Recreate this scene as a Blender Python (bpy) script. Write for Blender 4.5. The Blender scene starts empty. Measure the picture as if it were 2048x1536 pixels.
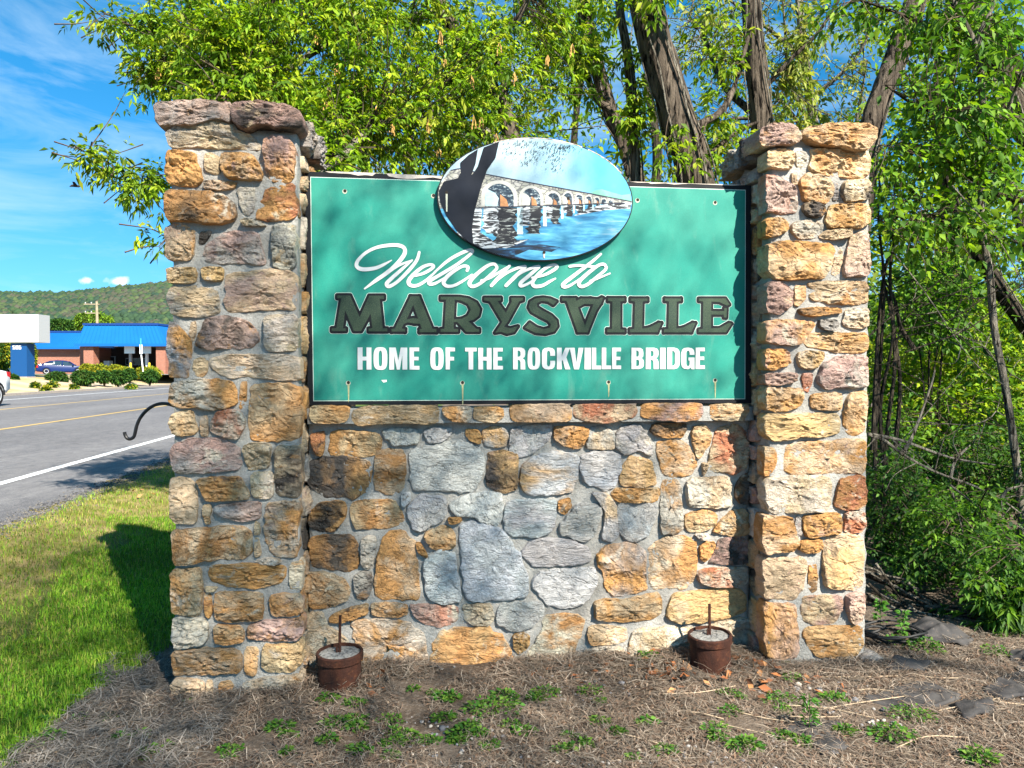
import bpy, bmesh, math, random
import numpy as np
from mathutils import Vector, Matrix, noise, geometry
random.seed(7); RN=np.random.default_rng(11)
S=bpy.context.scene; COL=S.collection
R=math.radians
# ---------------------------------------------------------------- camera
cam_d=bpy.data.cameras.new('camera'); cam=bpy.data.objects.new('camera',cam_d); COL.objects.link(cam)
cam.location=(0,0,1.6); cam.rotation_euler=(R(89),0,0)
cam_d.sensor_width=36; cam_d.lens=26; cam_d.clip_end=5000; cam_d.clip_start=.05
S.camera=cam
# ---------------------------------------------------------------- sky and sun
SUN=Vector((.43,-.634,.643)).normalized()
W=bpy.data.worlds.new('World'); S.world=W; W.use_nodes=True
nt=W.node_tree; nt.nodes.clear()
def wn(t,**k):
    n=nt.nodes.new(t)
    for a,b in k.items(): setattr(n,a,b)
    return n
sky=wn('ShaderNodeTexSky',sky_type='NISHITA',sun_disc=False,sun_elevation=math.asin(SUN.z),sun_rotation=math.atan2(SUN.x,SUN.y),altitude=100,air_density=1.0,dust_density=.6,ozone_density=1.6)
grade=wn('ShaderNodeMix',data_type='RGBA',blend_type='MULTIPLY'); grade.inputs[0].default_value=1
tc=wn('ShaderNodeTexCoord')
zs=wn('ShaderNodeSeparateXYZ'); zr=wn('ShaderNodeMapRange'); zr.inputs[1].default_value=.0; zr.inputs[2].default_value=.45
gm=wn('ShaderNodeMix',data_type='RGBA'); gm.inputs[6].default_value=(.30,.60,.90,1); gm.inputs[7].default_value=(.08,.74,1.0,1)
mp=wn('ShaderNodeMapping'); mp.inputs['Scale'].default_value=(2.2,2.2,9.0); mp.inputs['Rotation'].default_value=(0,.18,.5)
cn=wn('ShaderNodeTexNoise'); cn.inputs['Scale'].default_value=1.7; cn.inputs['Detail'].default_value=7; cn.inputs['Roughness'].default_value=.6; cn.inputs['Distortion'].default_value=.6
cr=wn('ShaderNodeValToRGB'); cr.color_ramp.elements[0].position=.45; cr.color_ramp.elements[1].position=.82
cr.color_ramp.elements[1].color=(.62,.62,.62,1)
cm=wn('ShaderNodeMix',data_type='RGBA'); cm.inputs[7].default_value=(4.6,5.9,6.6,1)
bg=wn('ShaderNodeBackground'); bg.inputs[1].default_value=.054
wo=wn('ShaderNodeOutputWorld')
K=nt.links.new
K(tc.outputs['Generated'],zs.inputs[0]); K(zs.outputs[2],zr.inputs[0]); K(zr.outputs[0],gm.inputs[0]); K(gm.outputs[2],grade.inputs[7]); K(sky.outputs[0],grade.inputs[6]); K(tc.outputs['Generated'],mp.inputs[0]); K(mp.outputs[0],cn.inputs['Vector']); K(cn.outputs[0],cr.inputs[0])
K(cr.outputs[0],cm.inputs[0]); K(grade.outputs[2],cm.inputs[6])
# two small fair-weather clouds low over the hill
last=cm.outputs[2]
for (dx,dz,rx,rz) in ((-.530,.1215,.017,.0075),(-.574,.1225,.012,.005)):
    v=Vector((dx,1,dz)).normalized()
    s1=wn('ShaderNodeVectorMath',operation='SUBTRACT'); s1.inputs[1].default_value=v
    nz=wn('ShaderNodeTexNoise'); nz.inputs['Scale'].default_value=90; nz.inputs['Detail'].default_value=4
    K(tc.outputs['Generated'],nz.inputs['Vector'])
    s2=wn('ShaderNodeVectorMath',operation='MULTIPLY'); s2.inputs[1].default_value=(1/rx,1/rx,1/rz)
    K(tc.outputs['Generated'],s1.inputs[0]); K(s1.outputs[0],s2.inputs[0])
    ln=wn('ShaderNodeVectorMath',operation='LENGTH'); K(s2.outputs[0],ln.inputs[0])
    ad=wn('ShaderNodeMath',operation='MULTIPLY_ADD'); ad.inputs[1].default_value=1.9; K(nz.outputs[0],ad.inputs[0]); K(ln.outputs['Value'],ad.inputs[2])
    rp=wn('ShaderNodeMapRange'); rp.inputs[1].default_value=1.75; rp.inputs[2].default_value=1.15; rp.inputs[3].default_value=0; rp.inputs[4].default_value=.9
    K(ad.outputs[0],rp.inputs[0])
    mx=wn('ShaderNodeMix',data_type='RGBA'); mx.inputs[7].default_value=(6.6,6.8,7.0,1)
    K(rp.outputs[0],mx.inputs[0]); K(last,mx.inputs[6]); last=mx.outputs[2]
K(last,bg.inputs[0]); K(bg.outputs[0],wo.inputs[0])
sl=bpy.data.lights.new('sun','SUN'); sl.energy=4.2; sl.angle=R(.53); sl.color=(1,.93,.80)
so=bpy.data.objects.new('sun',sl); COL.objects.link(so); so.rotation_euler=SUN.to_track_quat('Z','Y').to_euler()
S.view_settings.view_transform='Standard'; S.view_settings.look='None'; S.view_settings.exposure=1.85; S.view_settings.gamma=1; S.view_settings.use_curve_mapping=False
S.render.engine='CYCLES'; S.cycles.use_denoising=True; S.cycles.max_bounces=6; S.cycles.diffuse_bounces=3; S.cycles.glossy_bounces=2; S.cycles.transmission_bounces=4; S.cycles.transparent_max_bounces=6
S.cycles.caustics_reflective=False; S.cycles.caustics_refractive=False
# ---------------------------------------------------------------- helpers
F=1479.1; PIT=R(1.0)
YAW=R(7); WO=Vector((-1.66,3.60,0)); WU=Vector((math.cos(YAW),math.sin(YAW),0)); WN=Vector((-math.sin(YAW),math.cos(YAW),0))
def at(x,y,Y):
    'the point of the place seen at photo pixel x,y that lies Y metres ahead'
    a=(x-1024)/F; b=-(y-768)/F
    r=Vector((a,math.cos(PIT)+b*math.sin(PIT),-math.sin(PIT)+b*math.cos(PIT))); return Vector((0,0,1.6))+r*(Y/r.y)
def on(x,y,z=0.0):
    a=(x-1024)/F; b=-(y-768)/F
    r=Vector((a,math.cos(PIT)+b*math.sin(PIT),-math.sin(PIT)+b*math.cos(PIT))); return Vector((0,0,1.6))+r*((z-1.6)/r.z)
def n3(x,y=0,z=0): return noise.noise(Vector((x,y,z)))
def tag(o,label=None,cat=None,group=None,kind=None):
    if label: o['label']=label
    if cat: o['category']=cat
    if group: o['group']=group
    if kind: o['kind']=kind
    return o
def empty(name,loc,rz=0,**k):
    o=bpy.data.objects.new(name,None); COL.objects.link(o); o.location=loc; o.rotation_euler=(0,0,rz); o.empty_display_size=.1
    return tag(o,**k)
def mk(name,verts,faces,mat,parent=None,smooth=False,loc=None,cols=None):
    me=bpy.data.meshes.new(name); me.from_pydata([tuple(v) for v in verts],[],faces); me.materials.append(mat)
    if smooth: me.polygons.foreach_set('use_smooth',[True]*len(me.polygons))
    if cols is not None: setcol(me,cols)
    me.update()
    return link(name,me,parent,loc)
def setcol(me,cols):
    a=me.color_attributes.new('tint','FLOAT_COLOR','POINT'); c=np.ones((len(me.vertices),4),np.float32); c[:,:3]=cols; a.data.foreach_set('color',c.ravel())
def link(name,me,parent=None,loc=None):
    o=bpy.data.objects.new(name,me); COL.objects.link(o)
    if parent is not None: o.parent=parent
    if loc is not None: o.location=loc
    return o
def npmesh(name,V,Fc,mat,parent=None,cols=None,smooth=False,k=3):
    'fast mesh from numpy: V (n,3), Fc (m,k)'
    me=bpy.data.meshes.new(name); me.vertices.add(len(V)); me.vertices.foreach_set('co',np.asarray(V,np.float32).ravel())
    m=len(Fc); me.loops.add(m*k); me.loops.foreach_set('vertex_index',np.asarray(Fc,np.int32).ravel())
    me.polygons.add(m); me.polygons.foreach_set('loop_start',np.arange(0,m*k,k,dtype=np.int32))
    if smooth: me.polygons.foreach_set('use_smooth',np.ones(m,bool))
    me.materials.append(mat)
    if cols is not None: setcol(me,cols)
    me.update(calc_edges=True); me.validate()
    return link(name,me,parent)
class MB:
    def __init__(s): s.v=[]; s.f=[]
    def box(s,a,b):
        i=len(s.v); x0,y0,z0=a; x1,y1,z1=b
        s.v+=[(x0,y0,z0),(x1,y0,z0),(x1,y1,z0),(x0,y1,z0),(x0,y0,z1),(x1,y0,z1),(x1,y1,z1),(x0,y1,z1)]
        s.f+=[tuple(i+q for q in t) for t in ((0,3,2,1),(4,5,6,7),(0,1,5,4),(1,2,6,5),(2,3,7,6),(3,0,4,7))]; return s
    def hexa(s,p):
        i=len(s.v); s.v+=[tuple(q) for q in p]
        s.f+=[tuple(i+q for q in t) for t in ((0,3,2,1),(4,5,6,7),(0,1,5,4),(1,2,6,5),(2,3,7,6),(3,0,4,7))]; return s
    def tube(s,pts,rad,n=8,cap=True,rough=0,rf=3.0,seed=0):
        pts=[Vector(p) for p in pts]; i0=len(s.v); m=len(pts)
        if not hasattr(rad,'__len__'): rad=[rad]*m
        up=Vector((.31,.2,.93))
        for k,p in enumerate(pts):
            t=(pts[min(k+1,m-1)]-pts[max(k-1,0)]).normalized()
            a=t.cross(up)
            if a.length<.05: a=t.cross(Vector((1,0,0)))
            a.normalize(); b=t.cross(a)
            for j in range(n):
                th=2*math.pi*j/n; r=rad[k]
                if rough: r*=1+rough*n3(math.cos(th)*rf+seed,math.sin(th)*rf,k*.35+seed)
                s.v.append(tuple(p+a*(r*math.cos(th))+b*(r*math.sin(th))))
        for k in range(m-1):
            for j in range(n):
                a=i0+k*n+j; b=i0+k*n+(j+1)%n; s.f.append((a,b,b+n,a+n))
        if cap:
            s.f.append(tuple(i0+j for j in range(n))[::-1]); s.f.append(tuple(i0+(m-1)*n+j for j in range(n)))
        return s
    def lathe(s,prof,n=24,c=(0,0,0)):
        i0=len(s.v)
        for r,z in prof:
            for j in range(n):
                th=2*math.pi*j/n; s.v.append((c[0]+r*math.cos(th),c[1]+r*math.sin(th),c[2]+z))
        for k in range(len(prof)-1):
            for j in range(n):
                a=i0+k*n+j; b=i0+k*n+(j+1)%n; s.f.append((a,b,b+n,a+n))
        s.f.append(tuple(i0+j for j in range(n))[::-1]); s.f.append(tuple(i0+(len(prof)-1)*n+j for j in range(n)))
        return s
    def prism(s,poly,ax,d0,d1):
        'poly of 2D points extruded along axis ax from d0 to d1 (ax=1: points are x,z)'
        i=len(s.v); n=len(poly)
        for d in (d0,d1):
            for p in poly: s.v.append((p[0],d,p[1]) if ax==1 else ((d,p[0],p[1]) if ax==0 else (p[0],p[1],d)))
        s.f.append(tuple(range(i,i+n))); s.f.append(tuple(range(i+2*n-1,i+n-1,-1)))
        for k in range(n): s.f.append((i+k,i+n+k,i+n+(k+1)%n,i+(k+1)%n))
        return s
    def build(s,name,mat,parent=None,smooth=False,loc=None):
        o=mk(name,s.v,s.f,mat,parent,smooth,loc)
        bm=bmesh.new(); bm.from_mesh(o.data); bmesh.ops.recalc_face_normals(bm,faces=bm.faces); bm.to_mesh(o.data); bm.free()
        if smooth and hasattr(o.data,'set_sharp_from_angle'): o.data.set_sharp_from_angle(angle=R(38))
        return o
def catmull(P,n=6):
    P=[np.array(p,float) for p in P]; Q=[2*P[0]-P[1]]+P+[2*P[-1]-P[-2]]; out=[]
    for i in range(1,len(Q)-2):
        a,b,c,d=Q[i-1:i+3]
        for k in range(n):
            t=k/n; out.append(.5*((2*b)+(c-a)*t+(2*a-5*b+4*c-d)*t*t+(3*b-a-3*c+d)*t**3))
    out.append(P[-1]); return out
def chaikin(P,q=.22):
    out=[]
    for i in range(len(P)):
        a=P[i]; b=P[(i+1)%len(P)]
        out+=[(a[0]*(1-q)+b[0]*q,a[1]*(1-q)+b[1]*q),(a[0]*q+b[0]*(1-q),a[1]*q+b[1]*(1-q))]
    return out
def area(P): return .5*sum(P[i][0]*P[(i+1)%len(P)][1]-P[(i+1)%len(P)][0]*P[i][1] for i in range(len(P)))
def resample(P,n):
    L=[math.dist(P[i],P[(i+1)%len(P)]) for i in range(len(P))]; T=sum(L); out=[]; i=0; acc=0
    for k in range(n):
        t=T*k/n
        while acc+L[i]<t: acc+=L[i]; i+=1
        q=(t-acc)/max(L[i],1e-9); a=P[i]; b=P[(i+1)%len(P)]; out.append((a[0]+(b[0]-a[0])*q,a[1]+(b[1]-a[1])*q))
    return out
# ---------------------------------------------------------------- materials
class Mat:
    def __init__(s,name,rough=.9,spec=.2):
        s.m=bpy.data.materials.new(name); s.m.use_nodes=True; s.t=s.m.node_tree; s.b=s.t.nodes['Principled BSDF']
        s.b.inputs['Roughness'].default_value=rough; s.b.inputs['Specular IOR Level'].default_value=spec; s.co=None
    def n(s,t,**k):
        n=s.t.nodes.new(t)
        for a,b in k.items(): setattr(n,a,b)
        return n
    def l(s,a,b): s.t.links.new(a,b)
    def coord(s,scale=(1,1,1),off=None):
        if s.co is None: s.co=s.n('ShaderNodeTexCoord').outputs['Object']
        m=s.n('ShaderNodeMapping'); m.inputs['Scale'].default_value=scale; s.l(s.co,m.inputs[0])
        if off is not None: s.l(off,m.inputs['Location'])
        return m.outputs[0]
    def noise(s,scale,detail=4,rough=.55,dist=0,vec=(1,1,1),off=None):
        n=s.n('ShaderNodeTexNoise'); n.inputs['Scale'].default_value=scale; n.inputs['Detail'].default_value=detail; n.inputs['Roughness'].default_value=rough; n.inputs['Distortion'].default_value=dist
        s.l(s.coord(vec,off),n.inputs['Vector']); return n.outputs[0]
    def ramp(s,x,a,b,v0=0.,v1=1.):
        r=s.n('ShaderNodeMapRange'); r.inputs[1].default_value=a; r.inputs[2].default_value=b; r.inputs[3].default_value=v0; r.inputs[4].default_value=v1; s.l(x,r.inputs[0]); return r.outputs[0]
    def mix(s,f,a,b,mode='MIX'):
        m=s.n('ShaderNodeMix',data_type='RGBA',blend_type=mode)
        for v,i in ((f,0),(a,6),(b,7)):
            if isinstance(v,(int,float)): m.inputs[i].default_value=v
            elif isinstance(v,tuple): m.inputs[i].default_value=(*v,1) if len(v)==3 else v
            else: s.l(v,m.inputs[i])
        return m.outputs[2]
    def math(s,op,a,b=None):
        m=s.n('ShaderNodeMath',operation=op)
        for v,i in ((a,0),(b,1)):
            if v is None: continue
            if isinstance(v,(int,float)): m.inputs[i].default_value=v
            else: s.l(v,m.inputs[i])
        return m.outputs[0]
    def attr(s,name,typ='GEOMETRY',out='Color'):
        a=s.n('ShaderNodeAttribute',attribute_type=typ,attribute_name=name); return a.outputs[out]
    def base(s,c):
        if isinstance(c,tuple): s.b.inputs['Base Color'].default_value=(*c,1)
        else: s.l(c,s.b.inputs['Base Color'])
        return s
    def bump(s,h,strength=.4,dist=.01):
        b=s.n('ShaderNodeBump'); b.inputs['Strength'].default_value=strength; b.inputs['Distance'].default_value=dist; s.l(h,b.inputs['Height']); s.l(b.outputs[0],s.b.inputs['Normal']); return s
def plain(name,c,rough=.7,spec=.3,var=.25,scale=12,metal=0):
    m=Mat(name,rough,spec); m.b.inputs['Metallic'].default_value=metal
    d=tuple(x*(1-var) for x in c); l=tuple(min(1,x*(1+var*.6)) for x in c)
    m.base(m.mix(m.ramp(m.noise(scale,5),.3,.7),d,l)); return m.m
def emit(name,c,st):
    m=Mat(name); m.b.inputs['Emission Color'].default_value=(*c,1); m.b.inputs['Emission Strength'].default_value=st; m.base(c); return m.m
def stone_material():
    m=Mat('field_stone',.88,.25)
    ca,cb,cc=m.attr('tone_a','OBJECT'),m.attr('tone_b','OBJECT'),m.attr('tone_c','OBJECT')
    off=m.attr('shift','OBJECT','Vector')
    tcx=m.n('ShaderNodeTexCoord'); sx=m.n('ShaderNodeVectorMath',operation='MULTIPLY'); m.l(tcx.outputs['Object'],sx.inputs[0]); m.l(m.attr('stretch','OBJECT','Vector'),sx.inputs[1]); m.co=sx.outputs[0]
    f1=m.ramp(m.noise(6,5,.6,.4,off=off),.43,.60)
    c=m.mix(f1,ca,cb)
    f2=m.ramp(m.noise(11,6,.65,.8,off=off),.56,.66)
    c=m.mix(m.math('MULTIPLY',f2,m.attr('mark','OBJECT','Fac')),c,cc)
    g=m.noise(95,4,.7,off=off)
    c=m.mix(1.0,c,m.mix(m.ramp(g,.28,.72),(.72,.72,.73),(1.22,1.2,1.16)),'MULTIPLY')
    # pits and hairline cracks of the split face
    cn=m.noise(7,4,.55,.5,(1,1,2.0),off)
    ck=m.math('ABSOLUTE',m.math('SUBTRACT',cn,.5))
    pit=m.noise(48,3,.6,1.0,(1,1,1.6),off)
    dk=m.math('MAXIMUM',m.ramp(ck,.006,.001,0,.3),m.ramp(pit,.36,.27,0,.55))
    c=m.mix(dk,c,(.06,.05,.045))
    m.base(c)
    h=m.math('ADD',m.math('MULTIPLY',m.noise(22,7,.68,.5,(1,1,1.9),off),1.0),m.math('MULTIPLY',m.ramp(ck,.02,0,0,-.15),1.0))
    m.bump(h,1.0,.035); return m.m
STONE=stone_material()
def mortar_material():
    m=Mat('mortar',.95,.1)
    c=m.mix(m.ramp(m.noise(3.2,5,.6),.35,.68),(.33,.32,.30),(.48,.455,.42))
    c=m.mix(m.ramp(m.noise(1.3,6,.7,.5),.54,.70,0,.7),c,(.13,.12,.11)); c=m.mix(m.ramp(m.noise(9,6,.75),.50,.68,0,.45),c,(.20,.18,.15))
    c=m.mix(m.ramp(m.noise(150,3,.7),.35,.62,.45,0),c,(.20,.20,.19))
    m.base(c); m.bump(m.noise(60,6,.7),.8,.02); return m.m
MORTAR=mortar_material()
TONES=dict(T=(.56,.42,.275),O=(.49,.26,.10),P=(.43,.29,.245),G=(.37,.345,.315),W=(.60,.53,.43),D=(.09,.075,.065),Y=(.54,.36,.175),R=(.45,.18,.10),
 B=(.36,.395,.43),g=(.47,.46,.445),b=(.45,.47,.49),w=(.56,.56,.55))
LEFT_CAP="""
PG -54 2878 27 2890 128 2899 207 2896 252 2894 299 2895 299 2805 263 2818 206 2816 167 2800 116 2786 37 2781 -41 2775
PD 312 2891 401 2895 516 2894 580 2882 627 2860 638 2831 629 2789 597 2782 527 2782 481 2786 435 2793 377 2767 337 2783 308 2805 306 2841
"""
LEFT_STONES="""
TG -6 2754 63 2787 148 2814 229 2820 286 2808 326 2767 390 2746 425 2705 425 2687 332 2687 216 2689 102 2687 11 2684 -3 2713
PO 448 2730 495 2750 531 2754 577 2729 595 2694 589 2615 579 2542 529 2531 482 2530 459 2574 451 2640
OT -4 2654 33 2661 119 2652 130 2605 152 2570 152 2523 123 2498 55 2499 -5 2512 -10 2583
TT 167 2657 199 2658 232 2639 233 2567 210 2563 170 2580
OT 248 2645 274 2658 361 2661 407 2639 439 2562 430 2540 360 2538 296 2536 267 2550 247 2579
TO 169 2517 227 2522 310 2519 304 2495 238 2484 169 2487
DO -11 2467 60 2469 192 2470 261 2454 307 2414 312 2366 295 2329 214 2313 156 2314 110 2328 -6 2328 -14 2393
WG 325 2495 395 2497 397 2470 391 2392 370 2364 347 2379 330 2426
OR 459 2496 523 2513 582 2524 597 2446 596 2355 517 2344 446 2339 400 2350 423 2411
TG 338 2331 365 2343 423 2333 449 2315 353 2313
PT -12 2292 19 2308 87 2301 113 2277 112 2170 101 2143 6 2141 -13 2162
PG 242 2268 306 2279 417 2278 428 2218 448 2128 422 2125 357 2130 224 2127 167 2138 155 2171 179 2213
DG 144 2272 190 2279 185 2261 156 2219 141 2224
GW 487 2316 587 2322 596 2252 592 2106 527 2099 492 2117 484 2219
YT -8 2096 115 2100 122 2071 117 2034 0 2028 -10 2057
YT 152 2102 250 2104 247 2049 212 2040 161 2048
TG 0 2004 103 2011 155 2006 218 1992 226 1941 223 1881 154 1868 79 1863 8 1879 -12 1932 -9 1980
TP 265 2074 363 2084 463 2098 575 2091 601 2061 597 1903 491 1908 374 1895 269 1894 258 1923 264 2002
PD 159 1844 240 1872 350 1852 408 1804 414 1747 385 1719 326 1710 233 1716 181 1707 135 1718 127 1748 147 1802
TW 444 1865 515 1877 591 1877 600 1830 597 1708 543 1702 467 1695 443 1732 444 1804
BO -7 1837 22 1831 95 1754 96 1706 83 1610 77 1568 20 1571 -6 1574 -3 1646 -11 1706
TT 102 1835 114 1838 116 1790 104 1745 94 1784
TT 112 1652 141 1664 169 1655 170 1598 146 1577 111 1580 106 1616
TW 181 1658 256 1677 373 1680 490 1683 579 1671 611 1659 611 1556 525 1556 431 1568 349 1580 285 1565 232 1583 198 1610 184 1634
GO 5 1539 100 1556 232 1556 290 1544 310 1502 307 1435 243 1417 185 1412 116 1430 18 1422 -7 1455 -4 1485
OT 334 1544 354 1544 351 1447 324 1411 322 1435
TO 378 1526 430 1538 542 1540 596 1525 610 1488 612 1268 541 1263 494 1251 405 1258 370 1277 368 1398
TO 4 1383 58 1406 104 1400 110 1364 121 1316 98 1289 12 1287 -2 1335
TO 141 1373 167 1379 170 1285 144 1282
WR 214 1399 278 1411 324 1399 347 1362 341 1320 312 1269 254 1281 190 1303 196 1345
GP 1 1235 77 1265 222 1273 282 1245 324 1213 324 1124 229 1112 136 1105 17 1116 1 1173
TW 337 1231 394 1248 467 1239 458 1122 367 1114 350 1150
TD 493 1225 594 1228 616 1210 610 1011 592 971 496 986 493 1130
TW 375 1096 480 1099 477 970 383 984
TO 123 1074 212 1077 324 1079 366 989 357 971 246 969 169 966 143 1020
TT -4 1067 34 1083 76 1075 118 1038 115 869 104 853 15 858 -1 890
OT 151 940 181 943 184 912 172 886 178 854 164 855 151 895
PG 211 938 306 950 418 954 417 871 314 864 228 898 207 916
WO 444 942 592 957 601 930 595 676 538 678 473 689 439 789
TO 6 819 159 832 322 837 374 800 375 701 330 675 175 676 73 661 18 658 6 730
TT 396 853 409 844 413 799 395 795
TT 393 772 408 772 418 691 395 682
WT 399 660 460 676 516 660 486 643 425 650
TO 3 632 132 637 140 556 135 422 122 406 37 417 3 427 1 543
OT 179 640 330 648 538 628 538 587 503 543 381 529 243 543 187 568 175 600
WT 560 645 617 648 612 512 590 508 559 523
TT 157 538 208 537 200 523 166 521
OR 148 507 178 505 184 420 173 389 159 403
TO 208 509 286 510 420 505 428 410 423 374 259 368 207 383 201 455
OT 463 481 520 493 599 490 625 448 612 389 476 386
GW 3 383 37 395 148 390 164 349 164 286 130 261 70 255 19 244 2 302
OT 199 348 310 343 332 315 332 265 241 260 198 271
PO 358 341 432 360 537 365 623 366 623 293 589 263 449 265 358 278
TO 0 227 138 238 275 227 323 207 322 117 240 112 86 111 5 110 -2 169
TO 340 229 401 226 396 140 387 95 344 102
YT 431 238 501 239 615 243 615 139 571 109 457 105 422 139
TT -1 88 69 94 141 72 145 0 68 -41 -4 -37
TT 162 75 180 74 183 16 162 17
OT 218 59 266 70 283 46 265 16 222 18
TW 326 53 430 75 614 84 614 2 500 8 343 16
"""
RIGHT_CAP="""
PT 2983 2871 3040 2894 3098 2906 3155 2907 3192 2890 3210 2860 3207 2822 3163 2807 3098 2804 2998 2789 2980 2820
TO 3254 2896 3345 2909 3455 2914 3566 2914 3626 2897 3634 2869 3615 2820 3582 2788 3493 2788 3419 2803 3331 2806 3250 2848 3225 2864
"""
RIGHT_STONES="""
TO 3034 2771 3151 2782 3180 2762 3173 2686 3152 2679 3093 2684 3035 2688
GW 3210 2777 3254 2775 3258 2731 3240 2695 3217 2695 3206 2736
TO 3283 2787 3372 2787 3484 2787 3611 2792 3634 2730 3627 2673 3590 2641 3507 2645 3388 2659 3291 2669 3276 2703 3298 2753
PR 3035 2647 3079 2645 3137 2616 3182 2583 3211 2521 3208 2449 3138 2443 3080 2449 3036 2454
TO 3225 2619 3262 2658 3336 2657 3388 2624 3411 2597 3407 2548 3382 2505 3300 2510 3248 2515 3233 2564
TT 3181 2652 3196 2645 3211 2604 3192 2607
TD 3248 2495 3315 2503 3367 2484 3367 2449 3323 2427 3271 2433 3245 2460
DG 3419 2607 3439 2611 3439 2528 3420 2527
TD 3478 2623 3545 2632 3616 2634 3624 2589 3621 2533 3546 2524 3486 2515 3463 2556
OT 3397 2492 3486 2498 3618 2501 3626 2449 3622 2407 3592 2381 3495 2376 3398 2373 3371 2408 3382 2450
OT 3036 2413 3124 2415 3153 2395 3157 2361 3125 2336 3066 2317 3037 2330
GT 3183 2382 3227 2404 3338 2407 3364 2386 3346 2330 3287 2315 3220 2314 3183 2347
TT 3338 2323 3375 2352 3450 2361 3517 2362 3514 2327 3420 2311
TO 3037 2275 3125 2291 3272 2290 3413 2286 3428 2248 3407 2178 3377 2122 3362 2100 3273 2099 3185 2091 3082 2093 3042 2130 3038 2213
PT 3532 2334 3570 2356 3619 2361 3624 2238 3625 2119 3549 2114 3482 2116 3489 2200 3510 2278
TT 3440 2221 3473 2263 3470 2200 3452 2102 3414 2129
PP 3039 2068 3126 2076 3185 2035 3186 1966 3157 1931 3113 1909 3040 1916
OT 3204 2056 3263 2057 3263 1994 3223 1952 3204 1959
TO 3270 2071 3377 2083 3527 2085 3621 2083 3626 1971 3566 1963 3416 1968 3304 1988 3285 2002 3318 2037
OD 3223 1931 3303 1942 3402 1940 3466 1934 3463 1917 3402 1910 3304 1895 3233 1908
TW 3495 1927 3545 1938 3616 1938 3621 1851 3589 1834 3517 1841 3478 1857
GD 3346 1876 3438 1873 3446 1850 3428 1820 3382 1823 3343 1839
OP 3038 1867 3156 1874 3290 1865 3315 1849 3276 1809 3234 1749 3164 1742 3039 1755
TO 3283 1799 3368 1806 3474 1804 3610 1808 3625 1764 3618 1704 3547 1697 3440 1703 3369 1723 3277 1733 3255 1756
PO 3039 1712 3137 1716 3165 1696 3176 1649 3123 1620 3082 1606 3040 1610
YT 3221 1696 3277 1706 3362 1703 3365 1670 3327 1620 3285 1610 3235 1626 3218 1656
PG 3405 1656 3475 1683 3619 1684 3623 1583 3616 1523 3548 1509 3477 1516 3420 1510 3370 1513 3338 1537 3341 1583 3376 1640
PR 3040 1583 3193 1590 3208 1570 3204 1550 3166 1540 3096 1527 3040 1531
PR 3250 1583 3299 1586 3303 1530 3282 1487 3261 1497
TO 3041 1507 3138 1510 3240 1504 3244 1430 3223 1411 3167 1391 3111 1385 3041 1395
TO 3303 1473 3370 1480 3477 1479 3481 1449 3471 1392 3371 1390 3307 1403 3297 1437
TO 3520 1476 3563 1486 3613 1489 3618 1381 3615 1287 3572 1251 3522 1254 3493 1302 3489 1382
YT 3041 1365 3195 1368 3336 1370 3457 1366 3468 1315 3461 1262 3372 1246 3266 1250 3168 1232 3077 1226 3042 1266
OT 3043 1187 3084 1186 3105 1159 3099 1086 3071 1040 3043 1041
TO 3168 1198 3266 1217 3408 1215 3551 1227 3619 1220 3624 1139 3617 1044 3481 1043 3338 1049 3197 1042 3155 1066 3158 1132
WT 3044 1020 3164 1032 3359 1033 3422 1013 3419 917 3384 843 3282 838 3165 841 3073 836 3049 902
RO 3469 1005 3524 1022 3612 1032 3620 950 3621 883 3589 857 3478 849 3435 872 3446 924
OT 3038 822 3111 817 3197 814 3213 737 3217 663 3198 634 3113 629 3051 616 3031 661 3031 749
GG 3224 814 3243 802 3248 721 3228 707 3216 751
OP 3255 809 3360 825 3463 827 3475 774 3472 722 3385 713 3283 705 3259 743
WR 3502 833 3606 831 3610 771 3591 723 3527 717 3499 736
OO 3237 669 3275 687 3362 688 3366 651 3346 622 3276 620 3233 640
TY 3385 687 3464 708 3543 709 3607 696 3614 614 3605 464 3593 412 3482 405 3427 411 3379 457 3374 584
TT 3036 591 3152 587 3272 587 3277 505 3269 439 3215 363 3114 367 3049 373 3040 447
OD 3300 556 3339 555 3340 444 3340 407 3317 396 3297 423 3296 490
PO 3045 344 3153 343 3216 337 3224 255 3233 106 3225 47 3132 40 3070 47 3046 152
TP 3262 372 3364 376 3482 371 3487 304 3452 223 3326 221 3279 238 3255 291
PT 3514 378 3609 397 3610 314 3603 232 3555 219 3531 242 3511 318
YO 3271 205 3405 207 3607 202 3620 88 3565 31 3454 29 3343 45 3295 111 3267 172
"""
LEDGE_STONES="""
TO 643 1418 738 1417 834 1412 831 1357 813 1336 709 1331 651 1338 637 1376
TY 854 1390 913 1413 1031 1412 1149 1416 1293 1414 1297 1353 1292 1332 1227 1321 1119 1331 971 1326 877 1315 854 1345
WO 1320 1405 1389 1410 1468 1407 1471 1364 1449 1331 1371 1338 1329 1365
TO 1495 1407 1639 1403 1642 1357 1602 1327 1522 1334 1486 1352
TO 1680 1412 1796 1418 1991 1420 2010 1394 2011 1343 1978 1330 1828 1328 1686 1336
TR 2030 1413 2122 1419 2288 1415 2368 1412 2378 1379 2355 1347 2268 1328 2188 1319 2083 1333 2030 1355
PO 2401 1398 2428 1418 2590 1420 2747 1419 2750 1376 2726 1337 2624 1325 2489 1336 2408 1353
TO 2801 1409 2898 1415 3009 1411 3012 1375 2988 1332 2898 1329 2829 1333 2795 1350
"""
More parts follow.
